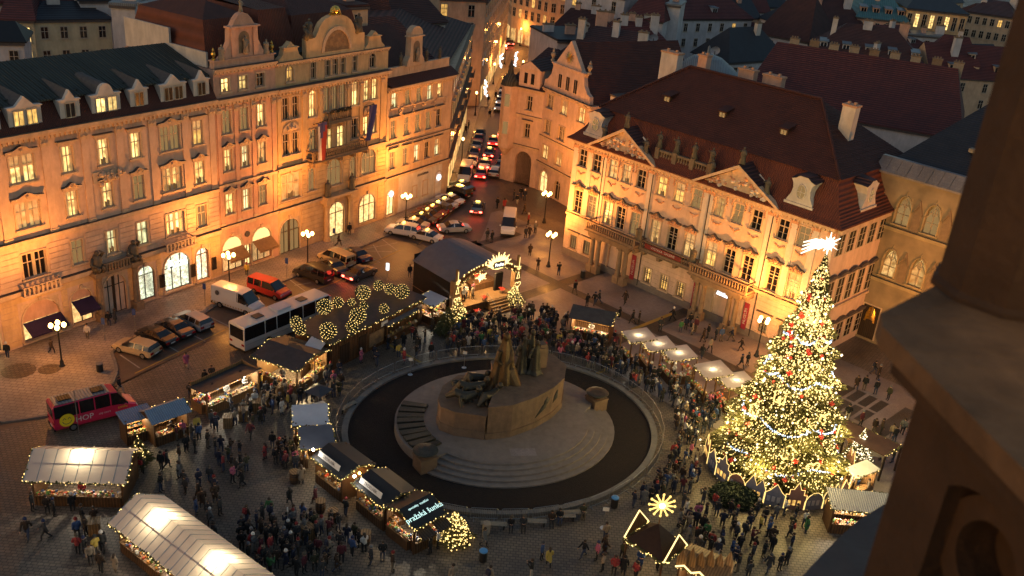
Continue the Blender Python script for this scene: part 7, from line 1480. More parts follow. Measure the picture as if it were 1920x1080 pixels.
def car_parts(kind):
    if kind in VM: return VM[kind]
    L_, W_, st, gr = PROF[kind]; body_, glass = MB(), MB(); rings = []
    for xf, zl, zb, zt, wt in st:
        w_ = W_/2*(1 if abs(xf) < .46 else .92); x = xf*L_; wtp = W_/2*wt
        rings.append([(x, -w_*.9, zl), (x, -w_, zl+.14), (x, -w_, zb), (x, -wtp, zt-.06), (x, -wtp*.86, zt), (x, wtp*.86, zt), (x, wtp, zt-.06), (x, w_, zb), (x, w_, zl+.14), (x, w_*.9, zl)])
    for i in range(len(st)-1):
        a, b = rings[i], rings[i+1]; s0, s1 = st[i], st[i+1]; xm = (s0[0]+s1[0])/2
        tall = min(s0[3]-s0[2], s1[3]-s1[2]) > .25; slope = abs(s0[3]-s1[3]) > .22 and max(s0[3]-s0[2], s1[3]-s1[2]) > .25
        for k in range(10):
            k2 = (k+1) % 10; q = [a[k], b[k], b[k2], a[k2]]; isg = False
            if k in (2, 6) and gr[0] <= xm <= gr[1] and (tall or slope): isg = True
            if k in (3, 4, 5) and slope: isg = (k == 4) or True
            (glass if isg else body_).add(q, [(0, 1, 2, 3)])
    body_.add(rings[0], [tuple(range(9, -1, -1))]); body_.add(rings[-1], [tuple(range(10))])
    if kind in ('van', 'minivan', 'minibus', 'bus'):        # rear windows
        z0, z1 = st[0][2], st[0][3]-.15; x = st[0][0]*L_-.012; n_ = 2 if kind != 'bus' else 1
        for k in range(n_): y0 = -W_*.4+k*W_*.42; y1 = y0+(W_*.38 if n_ == 2 else W_*.8); glass.add([(x, y0, z0), (x, y1, z0), (x, y1, z1), (x, y0, z1)], [(3, 2, 1, 0)])
    for xs in {'sedan': (-.06,), 'wagon': (-.08, -.3), 'suv': (-.08, -.3), 'van': (.12,), 'minivan': (-.08, -.3), 'minibus': (.17, -.02, -.2), 'bus': (.3, .15, 0, -.15, -.28)}[kind]:   # pillars
        s = min(st, key=lambda t: abs(t[0]-xs)); 
        for sg in (-1, 1): body_.add([(xs*L_-.05, sg*(W_/2+.006), s[2]), (xs*L_+.05, sg*(W_/2+.006), s[2]), (xs*L_+.05, sg*(W_/2*s[4]+.006), s[3]-.04), (xs*L_-.05, sg*(W_/2*s[4]+.006), s[3]-.04)], [(0, 1, 2, 3) if sg < 0 else (3, 2, 1, 0)])
    d = dict(body=body_.mesh('body', 'car_paint'), glass=glass.mesh('windows', 'glass_dark'))
    r_ = .33 if kind in ('sedan', 'wagon', 'suv', 'minivan') else (.36 if kind != 'bus' else .5)
    wb = MB(); T = Matrix.Rotation(R(90), 4, 'X'); wb.lathe([(r_*.6, -.1), (r_, -.09), (r_, .09), (r_*.6, .1)], 16, M=T); wb.lathe([(r_*.1, -.115), (r_*.62, -.105), (r_*.62, .105), (r_*.1, .115)], 12, m=1, M=T)
    d['wheel'] = wb.mesh('wheel', ['tyre', 'rim']); fr, re = (.31, -.29) if kind != 'bus' else (.27, -.24); d['wp'] = [(f*L_, s*(W_/2-.08), r_) for f in (fr, re) for s in (-1, 1)]
    zt = st[1][2]-.2 if kind in ('sedan', 'wagon', 'suv') else 1.0; zf = st[-2][2]-.12 if kind != 'bus' else .85
    t_ = MB(); t_.box(-.02, .05, -.2, .2, -.11, .11); d['tail'] = t_.mesh('tail_light', 'lens_red'); d['tailon'] = t_.mesh('tail_light', 'tail_lit'); d['head'] = t_.mesh('headlight', 'lens_clear'); d['headon'] = t_.mesh('headlight', 'head_lit')
    d['tp'] = [(st[0][0]*L_+.0, s*W_*.36, zt) for s in (-1, 1)]; d['hp'] = [(st[-2][0]*L_+L_*.012, s*W_*.36, zf) for s in (-1, 1)]
    p_ = MB(); p_.box(-.015, .015, -.26, .26, -.06, .06); d['plate'] = p_.mesh('number_plate', 'white_paint'); d['pp'] = (st[0][0]*L_-.02, 0, .55)
    m_ = MB(); m_.box(-.06, .08, -.1, .1, -.06, .08); d['mirror'] = m_.mesh('mirror', 'car_paint'); d['mp'] = [((gr[1]-.02)*L_, s*(W_/2+.1), st[-3][2]+.08) for s in (-1, 1)]
    b2 = MB(); b2.box(-.06, .1, -W_*.45, W_*.45, .3, .5); d['bumper'] = b2.mesh('bumper', 'iron'); d['bp'] = [(-L_/2, 0, 0), (L_/2-.06, 0, 0)]
    VM[kind] = d; return d
CATN = dict(sedan='parked_car', wagon='parked_car', suv='parked_car', van='van', minivan='van', minibus='minibus', bus='bus')
def car(kind, col, rear, front, label, on=False, taxi=False, head=False, group=None, name=None, center=None, heading=None, scale=1.0):
    if center is None: a, b = G(*rear), G(*front); c = (a+b)/2; h = math.atan2((b-a).y, (b-a).x)
    else: c = Vector((*center, 0)); h = heading
    d = car_parts(kind); nm = name or CATN[kind]
    o = thing(nm, label, {'parked_car': 'car', 'moving_car': 'car'}.get(nm, nm), c, h, group); o.location.z = .008
    bd = ob('body', d['body'], o, color=col); gl = ob('windows', d['glass'], o)
    for p in d['wp']: ob('wheel', d['wheel'], o, p)
    for p in d['tp']: ob('tail_light', d['tailon' if on else 'tail'], o, p)
    for p in d['hp']: ob('headlight', d['headon' if head else 'head'], o, p)
    for p in d['mp']: ob('mirror', d['mirror'], o, p, color=col)
    for p in d['bp']: ob('bumper', d['bumper'], o, p)
    ob('number_plate', d['plate'], o, d['pp'])
    if taxi: mb = MB(); mb.box(-.12, .12, -.3, .3, 1.47, 1.62); mb.build('taxi_sign', 'taxi_lit', o, (-.1, 0, .24 if kind == 'suv' else 0))
    if on: lamp('brake_glow', (-PROF[kind][0]/2-.35, 0, .7), 9, (1, .06, .03), o, .25)
    return o
BLK, WHT, SIL, DGR, RED, BGE, BRN, NAV = (.012, .012, .014), (.62, .6, .57), (.32, .32, .33), (.05, .05, .055), (.45, .02, .015), (.42, .32, .19), (.10, .05, .03), (.02, .03, .07)
PK = 'cars parked before the north row'
car('wagon', BGE, (291, 670), (224, 652), 'beige estate car at the near end of the parked row', group=PK)
car('sedan', BLK, (322, 650), (268, 628), 'black saloon car next to the beige estate', group=PK); car('sedan', DGR, (354, 637), (304, 611), 'dark grey saloon car between black saloon and silver estate', group=PK); car('wagon', SIL, (392, 624), (334, 596), 'silver estate car beside the white van', group=PK)
wv = car('van', WHT, (407, 566), (488, 592), 'white van with yellow chequer strip parked by the green lit shop')
d_ = MB(); [d_.box(-2.8+k*.36, -2.62+k*.36, s*1.006-.003, s*1.006+.003, .55, .68) for k in range(16) for s in (-1, 1)]; d_.build('chequer_strip', 'line_yellow', wv); d_ = MB(); d_.lathe([(.28, -.004), (.28, .004)], 16, M=Matrix.Translation((-2.0, -1.0, 1.75)) @ Matrix.Rotation(R(84), 4, 'X')); d_.build('round_logo', 'trim_dark', wv)
car('minivan', (.5, .03, .02), (471, 541), (540, 563), 'bright red delivery van behind the bus')
car('minivan', BLK, (622, 535), (553, 510), 'black passenger van next to the red van', on=False); car('sedan', DGR, (640, 517), (610, 497), 'dark saloon car squeezed behind the black van', group=PK); car('minivan', BGE, (657, 505), (605, 484), 'cream small van with lit roof in the parked row'); car('sedan', NAV, (684, 494), (652, 477), 'dark blue saloon car at the far end of the parked row', group=PK)
car('sedan', DGR, (646, 532), (703, 508), 'dark car driving past with red tail lights', on=True, name='moving_car')
# bus
BUS = car('bus', (.58, .56, .52), None, None, 'long white coach parked along the brown market hall', center=tuple((G(446, 661)+ROW_U*5.9)[:2]), heading=ROW_A-R(2))
for x in (-3.2, 2.6): mb = MB(); mb.box(x-.5, x+.5, -.45, .45, 3.03, 3.12); mb.build('roof_hatch', 'roof_felt', BUS)
mb = MB(); mb.box(-1.2, .6, -.7, .7, 3.03, 3.25); mb.build('air_unit', 'roof_white', BUS)
mb = MB(); mb.box(-5.7, 5.6, -1.256, -1.25, 1.1, 1.14); mb.box(-5.7, 5.6, -1.256, -1.25, .5, .53); mb.build('trim_strip', 'steel', BUS)
hop = car('minibus', (.52, .015, .06), (100, 806), (252, 765), 'pink sightseeing minibus with yellow smiley and white HOP lettering')
mat('pink_face', (.75, .55, .02), None, rough=.4)
mb = MB(); mb.lathe([(.6, -.005), (.6, .005)], 24, M=Matrix.Translation((-2.45, -1.035, 1.2)) @ Matrix.Rotation(R(90), 4, 'X')); sm = mb.build('smiley_disc', 'pink_face', hop)
mb = MB()
for x in (-2.65, -2.25): mb.tube([(x-.12, -1.045, 1.28), (x, -1.045, 1.45), (x+.12, -1.045, 1.28)], .03, 4)
mb.tube([(-2.45+.35*math.cos(t), -1.045, 1.15+.3*math.sin(t)) for t in [math.pi+math.pi*i/10 for i in range(11)]], .03, 4); mb.build('face_lines', 'trim_dark', sm)
text('HOP', .72, (-1.05, -1.04, 1.0), (R(90), 0, 0), 'white_paint', hop, .004); text('smile', .4, (2.1, -1.04, 1.12), (R(90), 0, 0), 'pink_face', hop, .004); text('city tours', .26, (.6, -1.04, 1.0), (R(90), 0, 0), 'white_paint', hop, .004)
mb = MB(); mb.box(-3.2, 1.2, -.82, .82, 2.69, 2.74); mb.build('roof_panel', 'metal_lead', hop)
for x in (-2.3, .4): mb = MB(); mb.box(x-.5, x+.5, -.4, .4, 2.742, 2.86); mb.build('roof_hatch', 'wood_dark', hop)
car('van', WHT, (956, 412), (950, 452), 'white van facing the square between the street and the palace')
# taxi rank
TX = [(755, 440, 'suv', WHT, 'white taxi at the near end of the rank'), (774, 427, 'sedan', SIL, 'silver taxi, second in the rank'), (788, 418, 'sedan', BLK, 'black taxi, third in the rank'), (799, 410, 'sedan', BRN, 'dark brown taxi, fourth in the rank'), (809, 403, 'sedan', (.16, .03, .02), 'dark red taxi, fifth in the rank'), (819, 396, 'wagon', DGR, 'dark grey estate taxi, sixth in the rank'), (831, 389, 'sedan', SIL, 'silver taxi, seventh in the rank'), (843, 381, 'sedan', WHT, 'white taxi, eighth in the rank'), (857, 367, 'suv', BLK, 'black taxi by the corner, ninth in the rank'), (864, 356, 'sedan', BLK, 'black taxi in front of the white street van')]
for px, py, k, c_, lab in TX: p = G(px, py); car(k, c_, None, None, lab, taxi=True, center=(p.x, p.y), heading=R(172-(445-py)*.35), group='taxis in the rank', name='taxi')
p = G(799, 450); car('sedan', WHT, None, None, 'white taxi waiting behind the stage roof', taxi=True, center=(p.x, p.y), heading=R(160), name='taxi'); p = G(852, 434); car('sedan', SIL, None, None, 'silver car passing behind the stage roof', on=True, center=(p.x, p.y), heading=R(20), name='moving_car')
p = G(895, 396); car('sedan', DGR, None, None, 'taxi with bright tail lights driving alone into the street', on=True, taxi=True, center=(p.x, p.y), heading=R(88), name='moving_car')
for px, py, k, c_, on, hd, lab in ((902, 331, 'sedan', RED, 1, 88, 'red taxi braking at the head of the queue'), (909, 313, 'sedan', WHT, 1, 88, 'white taxi braking behind the red one'), (917, 292, 'sedan', BLK, 1, 88, 'black taxi in the middle of the street queue'), (925, 270, 'sedan', RED, 1, 89, 'red taxi farther up the street queue'), (928, 328, 'wagon', SIL, 0, 86, 'silver estate car beside the red queue head'), (939, 316, 'sedan', DGR, 0, 86, 'dark car beside the arcade, nearer one'), (945, 306, 'sedan', BLK, 0, 86, 'dark car beside the arcade, farther one'), (943, 254, 'sedan', BRN, 1, 88, 'brown car behind the arcade corner'), (872, 335, 'van', WHT, 0, -92, 'white van in the street facing the square'), (885, 308, 'sedan', WHT, 0, -92, 'white car first behind the street van'), (889, 292, 'sedan', BRN, 0, -92, 'brown car second behind the street van'), (893, 278, 'sedan', SIL, 0, -91, 'silver car third behind the street van'), (897, 266, 'sedan', RED, 0, -91, 'red car fourth behind the street van'), (900, 256, 'sedan', BLK, 0, -91, 'black car last in the line behind the street van')):
    p = G(px, py); car(k, c_, None, None, lab, on=bool(on), taxi=bool(on), center=(p.x, p.y), heading=R(hd), group='cars in the street', name='moving_car' if on else None)
for i, (px, py) in enumerate(((935, 206), (938, 194), (941, 183), (944, 173), (948, 163), (950, 152))):
    p = G(px, py); car('sedan', [SIL, WHT, DGR, WHT, BLK, SIL][i], None, None, ['first', 'second', 'third', 'fourth', 'fifth', 'sixth'][i] + ' oncoming car with headlights far up the street', head=True, center=(p.x, p.y), heading=R(-90), group='oncoming cars', name='moving_car')
for i, (px, py) in enumerate(((947, 84), (951, 80), (957, 84), (944, 92))):
    p = G(px, py); car('sedan', [BLK, DGR, BLK, DGR][i], None, None, 'dark car at the far end of the street, ' + ['nearest the left wall', 'farthest away', 'in the middle lane', 'behind the left decoration'][i], on=True, center=(p.x, p.y), heading=R(95), group='cars at the street end', name='moving_car')
# ================================================================= people
mat('skin', (.42, .25, .17), None, rough=.6); mat('hair_dark', (.02, .013, .009), (.05, .03, .018), 9, .7); mat('cloth_coat', (.03, .03, .03), None, rough=.85, objcol=True); mat('shoe', (.015, .012, .01), None, rough=.5)
def _tr():
    m = bpy.data.materials.new('trousers'); m.use_nodes = True; MATS['trousers'] = m; n = m.node_tree.nodes; l = m.node_tree.links; b = n['Principled BSDF']; b.inputs['Roughness'].default_value = .85
    oi = n.new('ShaderNodeObjectInfo'); cr = n.new('ShaderNodeValToRGB'); cr.color_ramp.interpolation = 'CONSTANT'
    e = cr.color_ramp.elements; e[0].color = (.012, .012, .014, 1); e[1].position = .55; e[1].color = (.03, .04, .075, 1)
    x = e.new(.8); x.color = (.09, .07, .05, 1); x = e.new(.93); x.color = (.3, .27, .23, 1)
    l.new(oi.outputs['Random'], cr.inputs[0]); l.new(cr.outputs[0], b.inputs['Base Color'])
_tr()
def person_meshes(pose, long_coat=False, long_hair=False):
    J = dict(pel=(0, 0, .95), sp=(0, .01, 1.15), ch=(0, 0, 1.36), nk=(0, .01, 1.50), hd=(0, -.02, 1.64))
    st = {'walk': .30, 'walk2': .20}.get(pose, .04); kn = .12 if st > .1 else .02
    legs = {}
    for s, sg in (('l', 1), ('r', -1)):
        f = st*sg; legs[s] = [(.10*sg, 0, .92), (.11*sg, -f*.55-kn*.5, .50), (.11*sg, -f+.02+(kn if f < 0 else 0), .09+(.04 if f < -.1 else 0)), (.115*sg, -f-.15, .045+(.01 if f < -.1 else 0))]
    arms = {}
    for s, sg in (('l', 1), ('r', -1)):
        sw = -st*sg
        if pose == 'phone' or (pose == 'photo' and sg < 0): arms[s] = [(.19*sg, .01, 1.42), (.26*sg, -.10, 1.18), (.10*sg, -.34, 1.42), (.07*sg, -.38, 1.47)]
        elif pose == 'pocket': arms[s] = [(.19*sg, .01, 1.42), (.29*sg, .04, 1.15), (.20*sg, -.12, .98), (.17*sg, -.14, .93)]
        elif pose == 'hold' or pose == 'sit': arms[s] = [(.19*sg, .01, 1.42), (.25*sg, .0, 1.15), (.12*sg, -.25, 1.12), (.07*sg, -.30, 1.13)]
        elif pose == 'point' and sg < 0: arms[s] = [(.19*sg, .01, 1.42), (.34*sg, -.22, 1.40), (.42*sg, -.46, 1.45), (.44*sg, -.54, 1.46)]
        else: arms[s] = [(.19*sg, .01, 1.42), (.25*sg, -sw*.4+.02, 1.15), (.26*sg, -sw*1.0-.06, .90), (.26*sg, -sw*1.1-.08, .82)]
    if pose == 'sit':
        for k in J: J[k] = (J[k][0], J[k][1], J[k][2]-.44)
        for s in arms: arms[s] = [(x, y, z-.44) for x, y, z in arms[s]]
        for s, sg in (('l', 1), ('r', -1)): legs[s] = [(.10*sg, 0, .50), (.12*sg, -.42, .50), (.12*sg, -.44, .10), (.12*sg, -.58, .045)]
    B = MB(); seg = []
    def add(pts, rs, lab, n=10):
        B.tube(pts, rs, n)
        for i in range(len(pts)-1): seg.append((np.array(pts[i]), np.array(pts[i+1]), rs[i], rs[i+1], lab))
    up = [J['pel'], J['sp'], J['ch'], (0, .01, J['ch'][2]+.10)]
    hem = .60 if long_coat and pose != 'sit' else None
    B.lathe([(.05, -.12), (.165, -.06), (.17, .05), (.145, .2), (.175, .38), (.165, .47), (.08, .54), (.055, .6)], 14, J['pel'], sy=.68)
    seg.append((np.array(J['pel']), np.array(J['ch']), .17, .18, 'coat')); seg.append((np.array(J['ch']), np.array((0, .01, J['nk'][2]-.03)), .16, .07, 'coat'))
    add([J['nk'], (0, 0, J['nk'][2]+.06)], [.055, .055], 'skin')
    B.ball(J['hd'], .105, 12, 8, 0, 1.22, .92, 1.05); seg.append((np.array(J['hd'])-np.array((0, 0, .03)), np.array(J['hd'])+np.array((0, 0, .03)), .1, .1, 'head'))
    hx, hy, hz = J['hd']; B.tube([(hx, hy-.09, hz+.01), (hx, hy-.135, hz-.03)], [.02, .028], 6); [B.ball((hx+s*.1, hy+.01, hz-.01), .032, 6, 4) for s in (-1, 1)]
    for s in legs:
        q = legs[s]; add(q[:3], [.105, .072, .05], 'leg'); add(q[2:], [.055, .045], 'shoe'); B.ball(q[3], .045, 8, 5)
    for s in arms:
        q = arms[s]; add(q[:3], [.075, .058, .042], 'coat'); add(q[2:], [.04, .042], 'hand')
    if hem:
        B.lathe([(.22, hem-.95), (.2, -.2), (.18, -.02)], 14, J['pel'], sy=.72); seg.append((np.array((0, 0, hem)), np.array((0, 0, .95)), .24, .18, 'coat'))
    me = B.mesh('raw', 'skin'); o = bpy.data.objects.new('raw', me); COL.objects.link(o)
    md = o.modifiers.new('r', 'REMESH'); md.mode = 'VOXEL'; md.voxel_size = .032
    sm_ = o.modifiers.new('s', 'SMOOTH'); sm_.iterations = 2
    dg = bpy.context.evaluated_depsgraph_get(); ev = bpy.data.meshes.new_from_object(o.evaluated_get(dg)); bpy.data.objects.remove(o)
    V = np.empty(len(ev.vertices)*3); ev.vertices.foreach_get('co', V); V = V.reshape(-1, 3); NV = np.empty(len(ev.vertices)*3); ev.vertices.foreach_get('normal', NV); NV = NV.reshape(-1, 3)
    F = [tuple(p.vertices) for p in ev.polygons]; C_ = np.array([V[list(f)].mean(0) for f in F])
    best = np.full(len(F), 1e9); lab = np.zeros(len(F), int); names = ['coat', 'skin', 'head', 'leg', 'shoe', 'hand']
    for a, b, r0, r1, l_ in seg:
        d = b-a; t = np.clip(((C_-a) @ d)/max(d @ d, 1e-9), 0, 1); dist = np.linalg.norm(C_-(a+t[:, None]*d), axis=1)-(r0+(r1-r0)*t); k = dist < best; best[k] = dist[k]; lab[k] = names.index(l_)
    bm_ = MB(); bm_.v = [tuple(p) for p in V]; bm_.f = list(F); bm_.m = [{0: 1, 1: 0, 2: 0, 3: 1, 4: 2, 5: 0}[int(x)] for x in lab]
    for s in arms:                              # fingers and thumb
        q = [Vector(x) for x in arms[s][2:]]; d = (q[1]-q[0]).normalized(); sd = d.cross(Vector((0, 1, 0)) if abs(d.y) < .8 else Vector((0, 0, 1))).normalized(); pl = sd.cross(d)
        for k in range(4): b0 = q[1]+sd*(.011*(2*k-3))+d*.02; ln = (.05, .065, .07, .06)[k]; bm_.tube([b0, b0+d*ln*.6, b0+d*ln+pl*.02], [.0095, .0085, .007], 5)
        b0 = q[0]+d*.04+sd*.03; bm_.tube([b0, b0+sd*.03+d*.02, b0+sd*.035+d*.05], [.01, .009, .007], 5)
    bme = bm_.mesh('body', ['skin', 'trousers', 'shoe'], True); 
    idx = [i for i in range(len(F)) if lab[i] == 0]; use = sorted({v for i in idx for v in F[i]}); mp = {v: k for k, v in enumerate(use)}
    cm = MB(); cm.v = [tuple(V[v]+NV[v]*.018) for v in use]; cm.f = [tuple(mp[v] for v in F[i]) for i in idx]; cm.m = [0]*len(idx); cme = cm.mesh('coat', 'cloth_coat', True)
    hh = MB(); top = J['hd']; rr = .118
    hh.lathe([(rr*.98, -.02), (rr*1.04, .03), (rr*.92, .09), (rr*.55, .135), (.01, .15)], 12, (top[0], top[1]+.012, top[2]), sx=.94, sy=1.04)
    if long_hair: hh.tube([(top[0], top[1]+.06, top[2]+.04), (top[0], top[1]+.09, top[2]-.1), (top[0], top[1]+.1, top[2]-.24)], [.1, .1, .06], 8)
    hme = hh.mesh('hair', 'hair_dark', True)
    ht = MB(); ht.lathe([(rr*1.08, .0), (rr*1.12, .04), (rr*.98, .12), (rr*.5, .175), (.01, .19)], 12, (top[0], top[1]+.01, top[2])); ht.ball((top[0], top[1], top[2]+.21), .035, 6, 4); tme = ht.mesh('hat', 'cloth_coat', True)
    return dict(body=bme, coat=cme, hair=hme, hat=tme, ch=J['ch'])
POSES = {}
for nm_, ps, lc, lh in (('stand', 'stand', 0, 0), ('pocket', 'pocket', 0, 0), ('pocket_long', 'pocket', 1, 1), ('walk', 'walk', 0, 0), ('walk2', 'walk2', 1, 1), ('phone', 'phone', 0, 0), ('hold', 'hold', 0, 1), ('hold_long', 'hold', 1, 0), ('point', 'point', 0, 0), ('sit', 'sit', 0, 0), ('photo', 'photo', 0, 0)): POSES[nm_] = person_meshes(ps, lc, lh)
PT = {'stand': 'standing', 'pocket': 'hands in pockets', 'pocket_long': 'standing, knee-length', 'walk': 'striding', 'walk2': 'walking, knee-length', 'phone': 'raising a phone', 'hold': 'holding a cup', 'hold_long': 'with a cup', 'point': 'pointing', 'sit': 'sitting', 'photo': 'taking a photo'}
CC = [('black', (.010, .010, .011), 30), ('dark navy', (.012, .016, .035), 14), ('charcoal', (.03, .03, .032), 12), ('dark brown', (.035, .02, .012), 10), ('olive', (.04, .04, .02), 5), ('red', (.34, .018, .016), 2.6), ('blue', (.025, .07, .2), 2.5), ('white', (.5, .48, .45), 3), ('beige', (.30, .22, .14), 5), ('wine red', (.12, .012, .02), 4), ('pink', (.45, .08, .17), 2), ('yellow', (.55, .38, .02), 1.5), ('green', (.04, .18, .05), 2), ('grey', (.13, .13, .13), 5)]
CC = [(a, b if max(b) < .05 else tuple(.68*q+.32*.5*(b[0]+b[1]+b[2])/3 for q in b), c) for a, b, c in CC]
CD_ = {a: b for a, b, c in CC}
bp_m = MB(); bp_m.box(-.15, .15, .1, .27, -.28, .14); bp_m.box(-.13, .13, .27, .32, -.26, -.04); bp_me = bp_m.mesh('backpack', 'cloth_coat')
PEOPLE = []
def person(p, place, col=None, pose=None, rz=None, h=None, group=None, hat=None):
    col = col or rnd.choices([c[0] for c in CC], [c[2] for c in CC])[0]; pose = pose or rnd.choice(['stand', 'pocket', 'pocket_long', 'stand', 'hold', 'hold_long', 'walk2', 'phone', 'pocket', 'photo'])
    m = POSES[pose]; h = h or rnd.uniform(.92, 1.06); rz = rnd.uniform(0, 6.28) if rz is None else rz
    lab = ('person' if h > .8 else 'child') + ' in ' + col + ' coat ' + PT[pose] + ' ' + place
    o = ob('person', m['body'], None, p, rz); o.scale = (h*rnd.uniform(.97, 1.1), h*rnd.uniform(.97, 1.1), h)
    ob('coat', m['coat'], o, color=CD_[col])
    if rnd.random() < (.45 if hat is None else hat): ob('hat', m['hat'], o, color=rnd.choice([(.5, .48, .45), (.02, .02, .02), (.05, .05, .06), (.09, .07, .05), (.12, .12, .13), (.02, .03, .08), (.015, .015, .015), (.16, .015, .015)]))
    else: ob('hair', m['hair'], o)
    if rnd.random() < .16 and pose != 'sit': ob('backpack', bp_me, o, m['ch'], color=rnd.choice([(.01, .01, .012), (.03, .03, .05), (.2, .02, .02)]))
    PEOPLE.append((lab, o)); tag(o, lab, 'person' if h > .8 else 'child', group or 'people ' + place); return o
def poly_in(x, y, P):
    r = False
    for (x1, y1), (x2, y2) in zip(P, P[1:]+P[:1]):
        if (y1 > y) != (y2 > y) and x < (x2-x1)*(y-y1)/(y2-y1)+x1: r = not r
    return r
TAKEN = []
def free(p, d=.5):
    return all((p.x-q.x)**2+(p.y-q.y)**2 > d*d for q in TAKEN)
def blocked(p):
    e = p-MC; x = e.x*math.cos(MA)+e.y*math.sin(MA); y = -e.x*math.sin(MA)+e.y*math.cos(MA)
    if (x/15.4)**2+(y/13.7)**2 < 1: return True
    if (p-TP).length < 7.2 or (p-bp).length < 2.4: return True
    for o, L_ in STL.values():
        q = Matrix.Rotation(-o.rotation_euler.z, 3, 'Z') @ (p-o.location)
        if -.3 < q.x < L_+.3 and -.35 < q.y < 4.2: return True
    q = Matrix.Rotation(-ROOT_H6.rotation_euler.z, 3, 'Z') @ (p-ROOT_H6.location)
    if -.4 < q.x < L6+.4 and -.4 < q.y < D6+.4: return True
    q = Matrix.Rotation(-SA, 3, 'Z') @ (p-fa)
    return -.6 < q.x < SW+.6 and -2.0 < q.y < SD_+.5
ROOT_H6 = H6
def one(px, py, place, **k):
    p = G(px, py); TAKEN.append(p)
    return person(p, place, **k)
# people one can pick out singly
for px, py, col, pose, rz in ((165, 637, 'white', 'stand', 0), (98, 664, 'dark brown', 'walk', 1.2), (15, 672, 'black', 'stand', 0), (205, 612, 'black', 'pocket', .3), (217, 608, 'charcoal', 'pocket_long', 2), (463, 518, 'yellow', 'stand', 0), (635, 462, 'dark brown', 'walk', 1.5), (655, 442, 'black', 'stand', .3), (835, 322, 'black', 'stand', 0), (844, 326, 'charcoal', 'pocket', 2), (838, 332, 'dark navy', 'walk2', 1)): one(px, py, 'on the pavement of the north row', col=col, pose=pose, rz=rz)
for px, py, col, pose, rz in ((385, 722, 'black', 'stand', 0), (398, 714, 'charcoal', 'pocket', .5), (357, 747, 'black', 'phone', .4), (225, 738, 'black', 'walk', 1.4), (768, 520, 'black', 'stand', .2), (350, 690, 'pink', 'walk2', .5)): one(px, py, 'on the roadway behind the stalls', col=col, pose=pose, rz=rz)
for px, py, col, pose in ((62, 958, 'black', 'stand'), (90, 964, 'dark brown', 'pocket'), (102, 968, 'black', 'pocket_long'), (137, 959, 'black', 'stand'), (52, 1010, 'dark brown', 'walk'), (86, 1012, 'charcoal', 'walk'), (155, 983, 'black', 'pocket'), (146, 1010, 'blue', 'stand'), (162, 1006, 'dark brown', 'stand'), (147, 1040, 'red', 'pocket'), (160, 1044, 'black', 'pocket_long'), (171, 1058, 'beige', 'stand'), (181, 1042, 'yellow', 'hold'), (193, 1035, 'charcoal', 'stand'), (190, 1074, 'dark brown', 'stand'), (217, 1074, 'beige', 'pocket_long'), (178, 985, 'dark brown', 'pocket')): one(px, py, 'below the left white hut', col=col, pose=pose)
for px, py, col, pose in ((268, 888, 'olive', 'pocket_long'), (303, 882, 'black', 'stand'), (314, 878, 'charcoal', 'walk2'), (337, 868, 'dark brown', 'stand'), (336, 898, 'grey', 'pocket_long'), (302, 922, 'black', 'pocket'), (322, 822, 'dark brown', 'stand'), (332, 826, 'wine red', 'stand'), (343, 820, 'pink', 'stand'), (350, 848, 'black', 'pocket_long'), (366, 850, 'black', 'pocket'), (374, 826, 'blue', 'stand'), (370, 812, 'yellow', 'stand'), (390, 840, 'black', 'pocket'), (360, 826, 'charcoal', 'hold'), (398, 800, 'grey', 'stand'), (405, 808, 'dark navy', 'walk2')): one(px, py, 'queueing at the blue corrugated stall', col=col, pose=pose)
for px, py, col, pose in ((497, 862, 'red', 'pocket_long'), (511, 840, 'black', 'stand'), (517, 870, 'black', 'pocket'), (470, 822, 'wine red', 'walk'), (505, 968, 'green', 'walk2'), (543, 946, 'black', 'walk2'), (565, 908, 'beige', 'pocket_long'), (591, 945, 'wine red', 'walk2'), (404, 942, 'dark brown', 'pocket_long'), (413, 966, 'charcoal', 'stand'), (468, 1012, 'dark brown', 'walk2'), (395, 985, 'grey', 'walk2'), (648, 968, 'black', 'pocket'), (535, 880, 'wine red', 'pocket')): one(px, py, 'on cobbles left of the black huts', col=col, pose=pose)
one(521, 844, 'beside an adult on open cobbles', col='grey', pose='walk', h=.68)
for px, py, col, pose in ((806, 1040, 'black', 'stand'), (820, 1028, 'white', 'hold'), (695, 1058, 'charcoal', 'pocket_long'), (717, 1050, 'black', 'pocket'), (735, 1072, 'dark brown', 'pocket'), (907, 1025, 'grey', 'walk2'), (1015, 1050, 'blue', 'stand'), (1028, 1062, 'yellow', 'walk2'), (1093, 1045, 'black', 'walk'), (1118, 1050, 'pink', 'stand'), (1132, 1040, 'dark brown', 'walk2'), (995, 1085, 'black', 'phone'), (1150, 1078, 'red', 'pocket'), (848, 1095, 'beige', 'stand'), (917, 1098, 'beige', 'stand')): one(px, py, 'on dark cobbles before the benches', col=col, pose=pose)
for px, py, col in ((957, 992, 'black'), (980, 992, 'charcoal'), (1033, 983, 'dark brown'), (1048, 978, 'black'), (1092, 968, 'olive')): o = one(px, py, 'on a bench by the barrier', col=col, pose='sit', rz=.1)
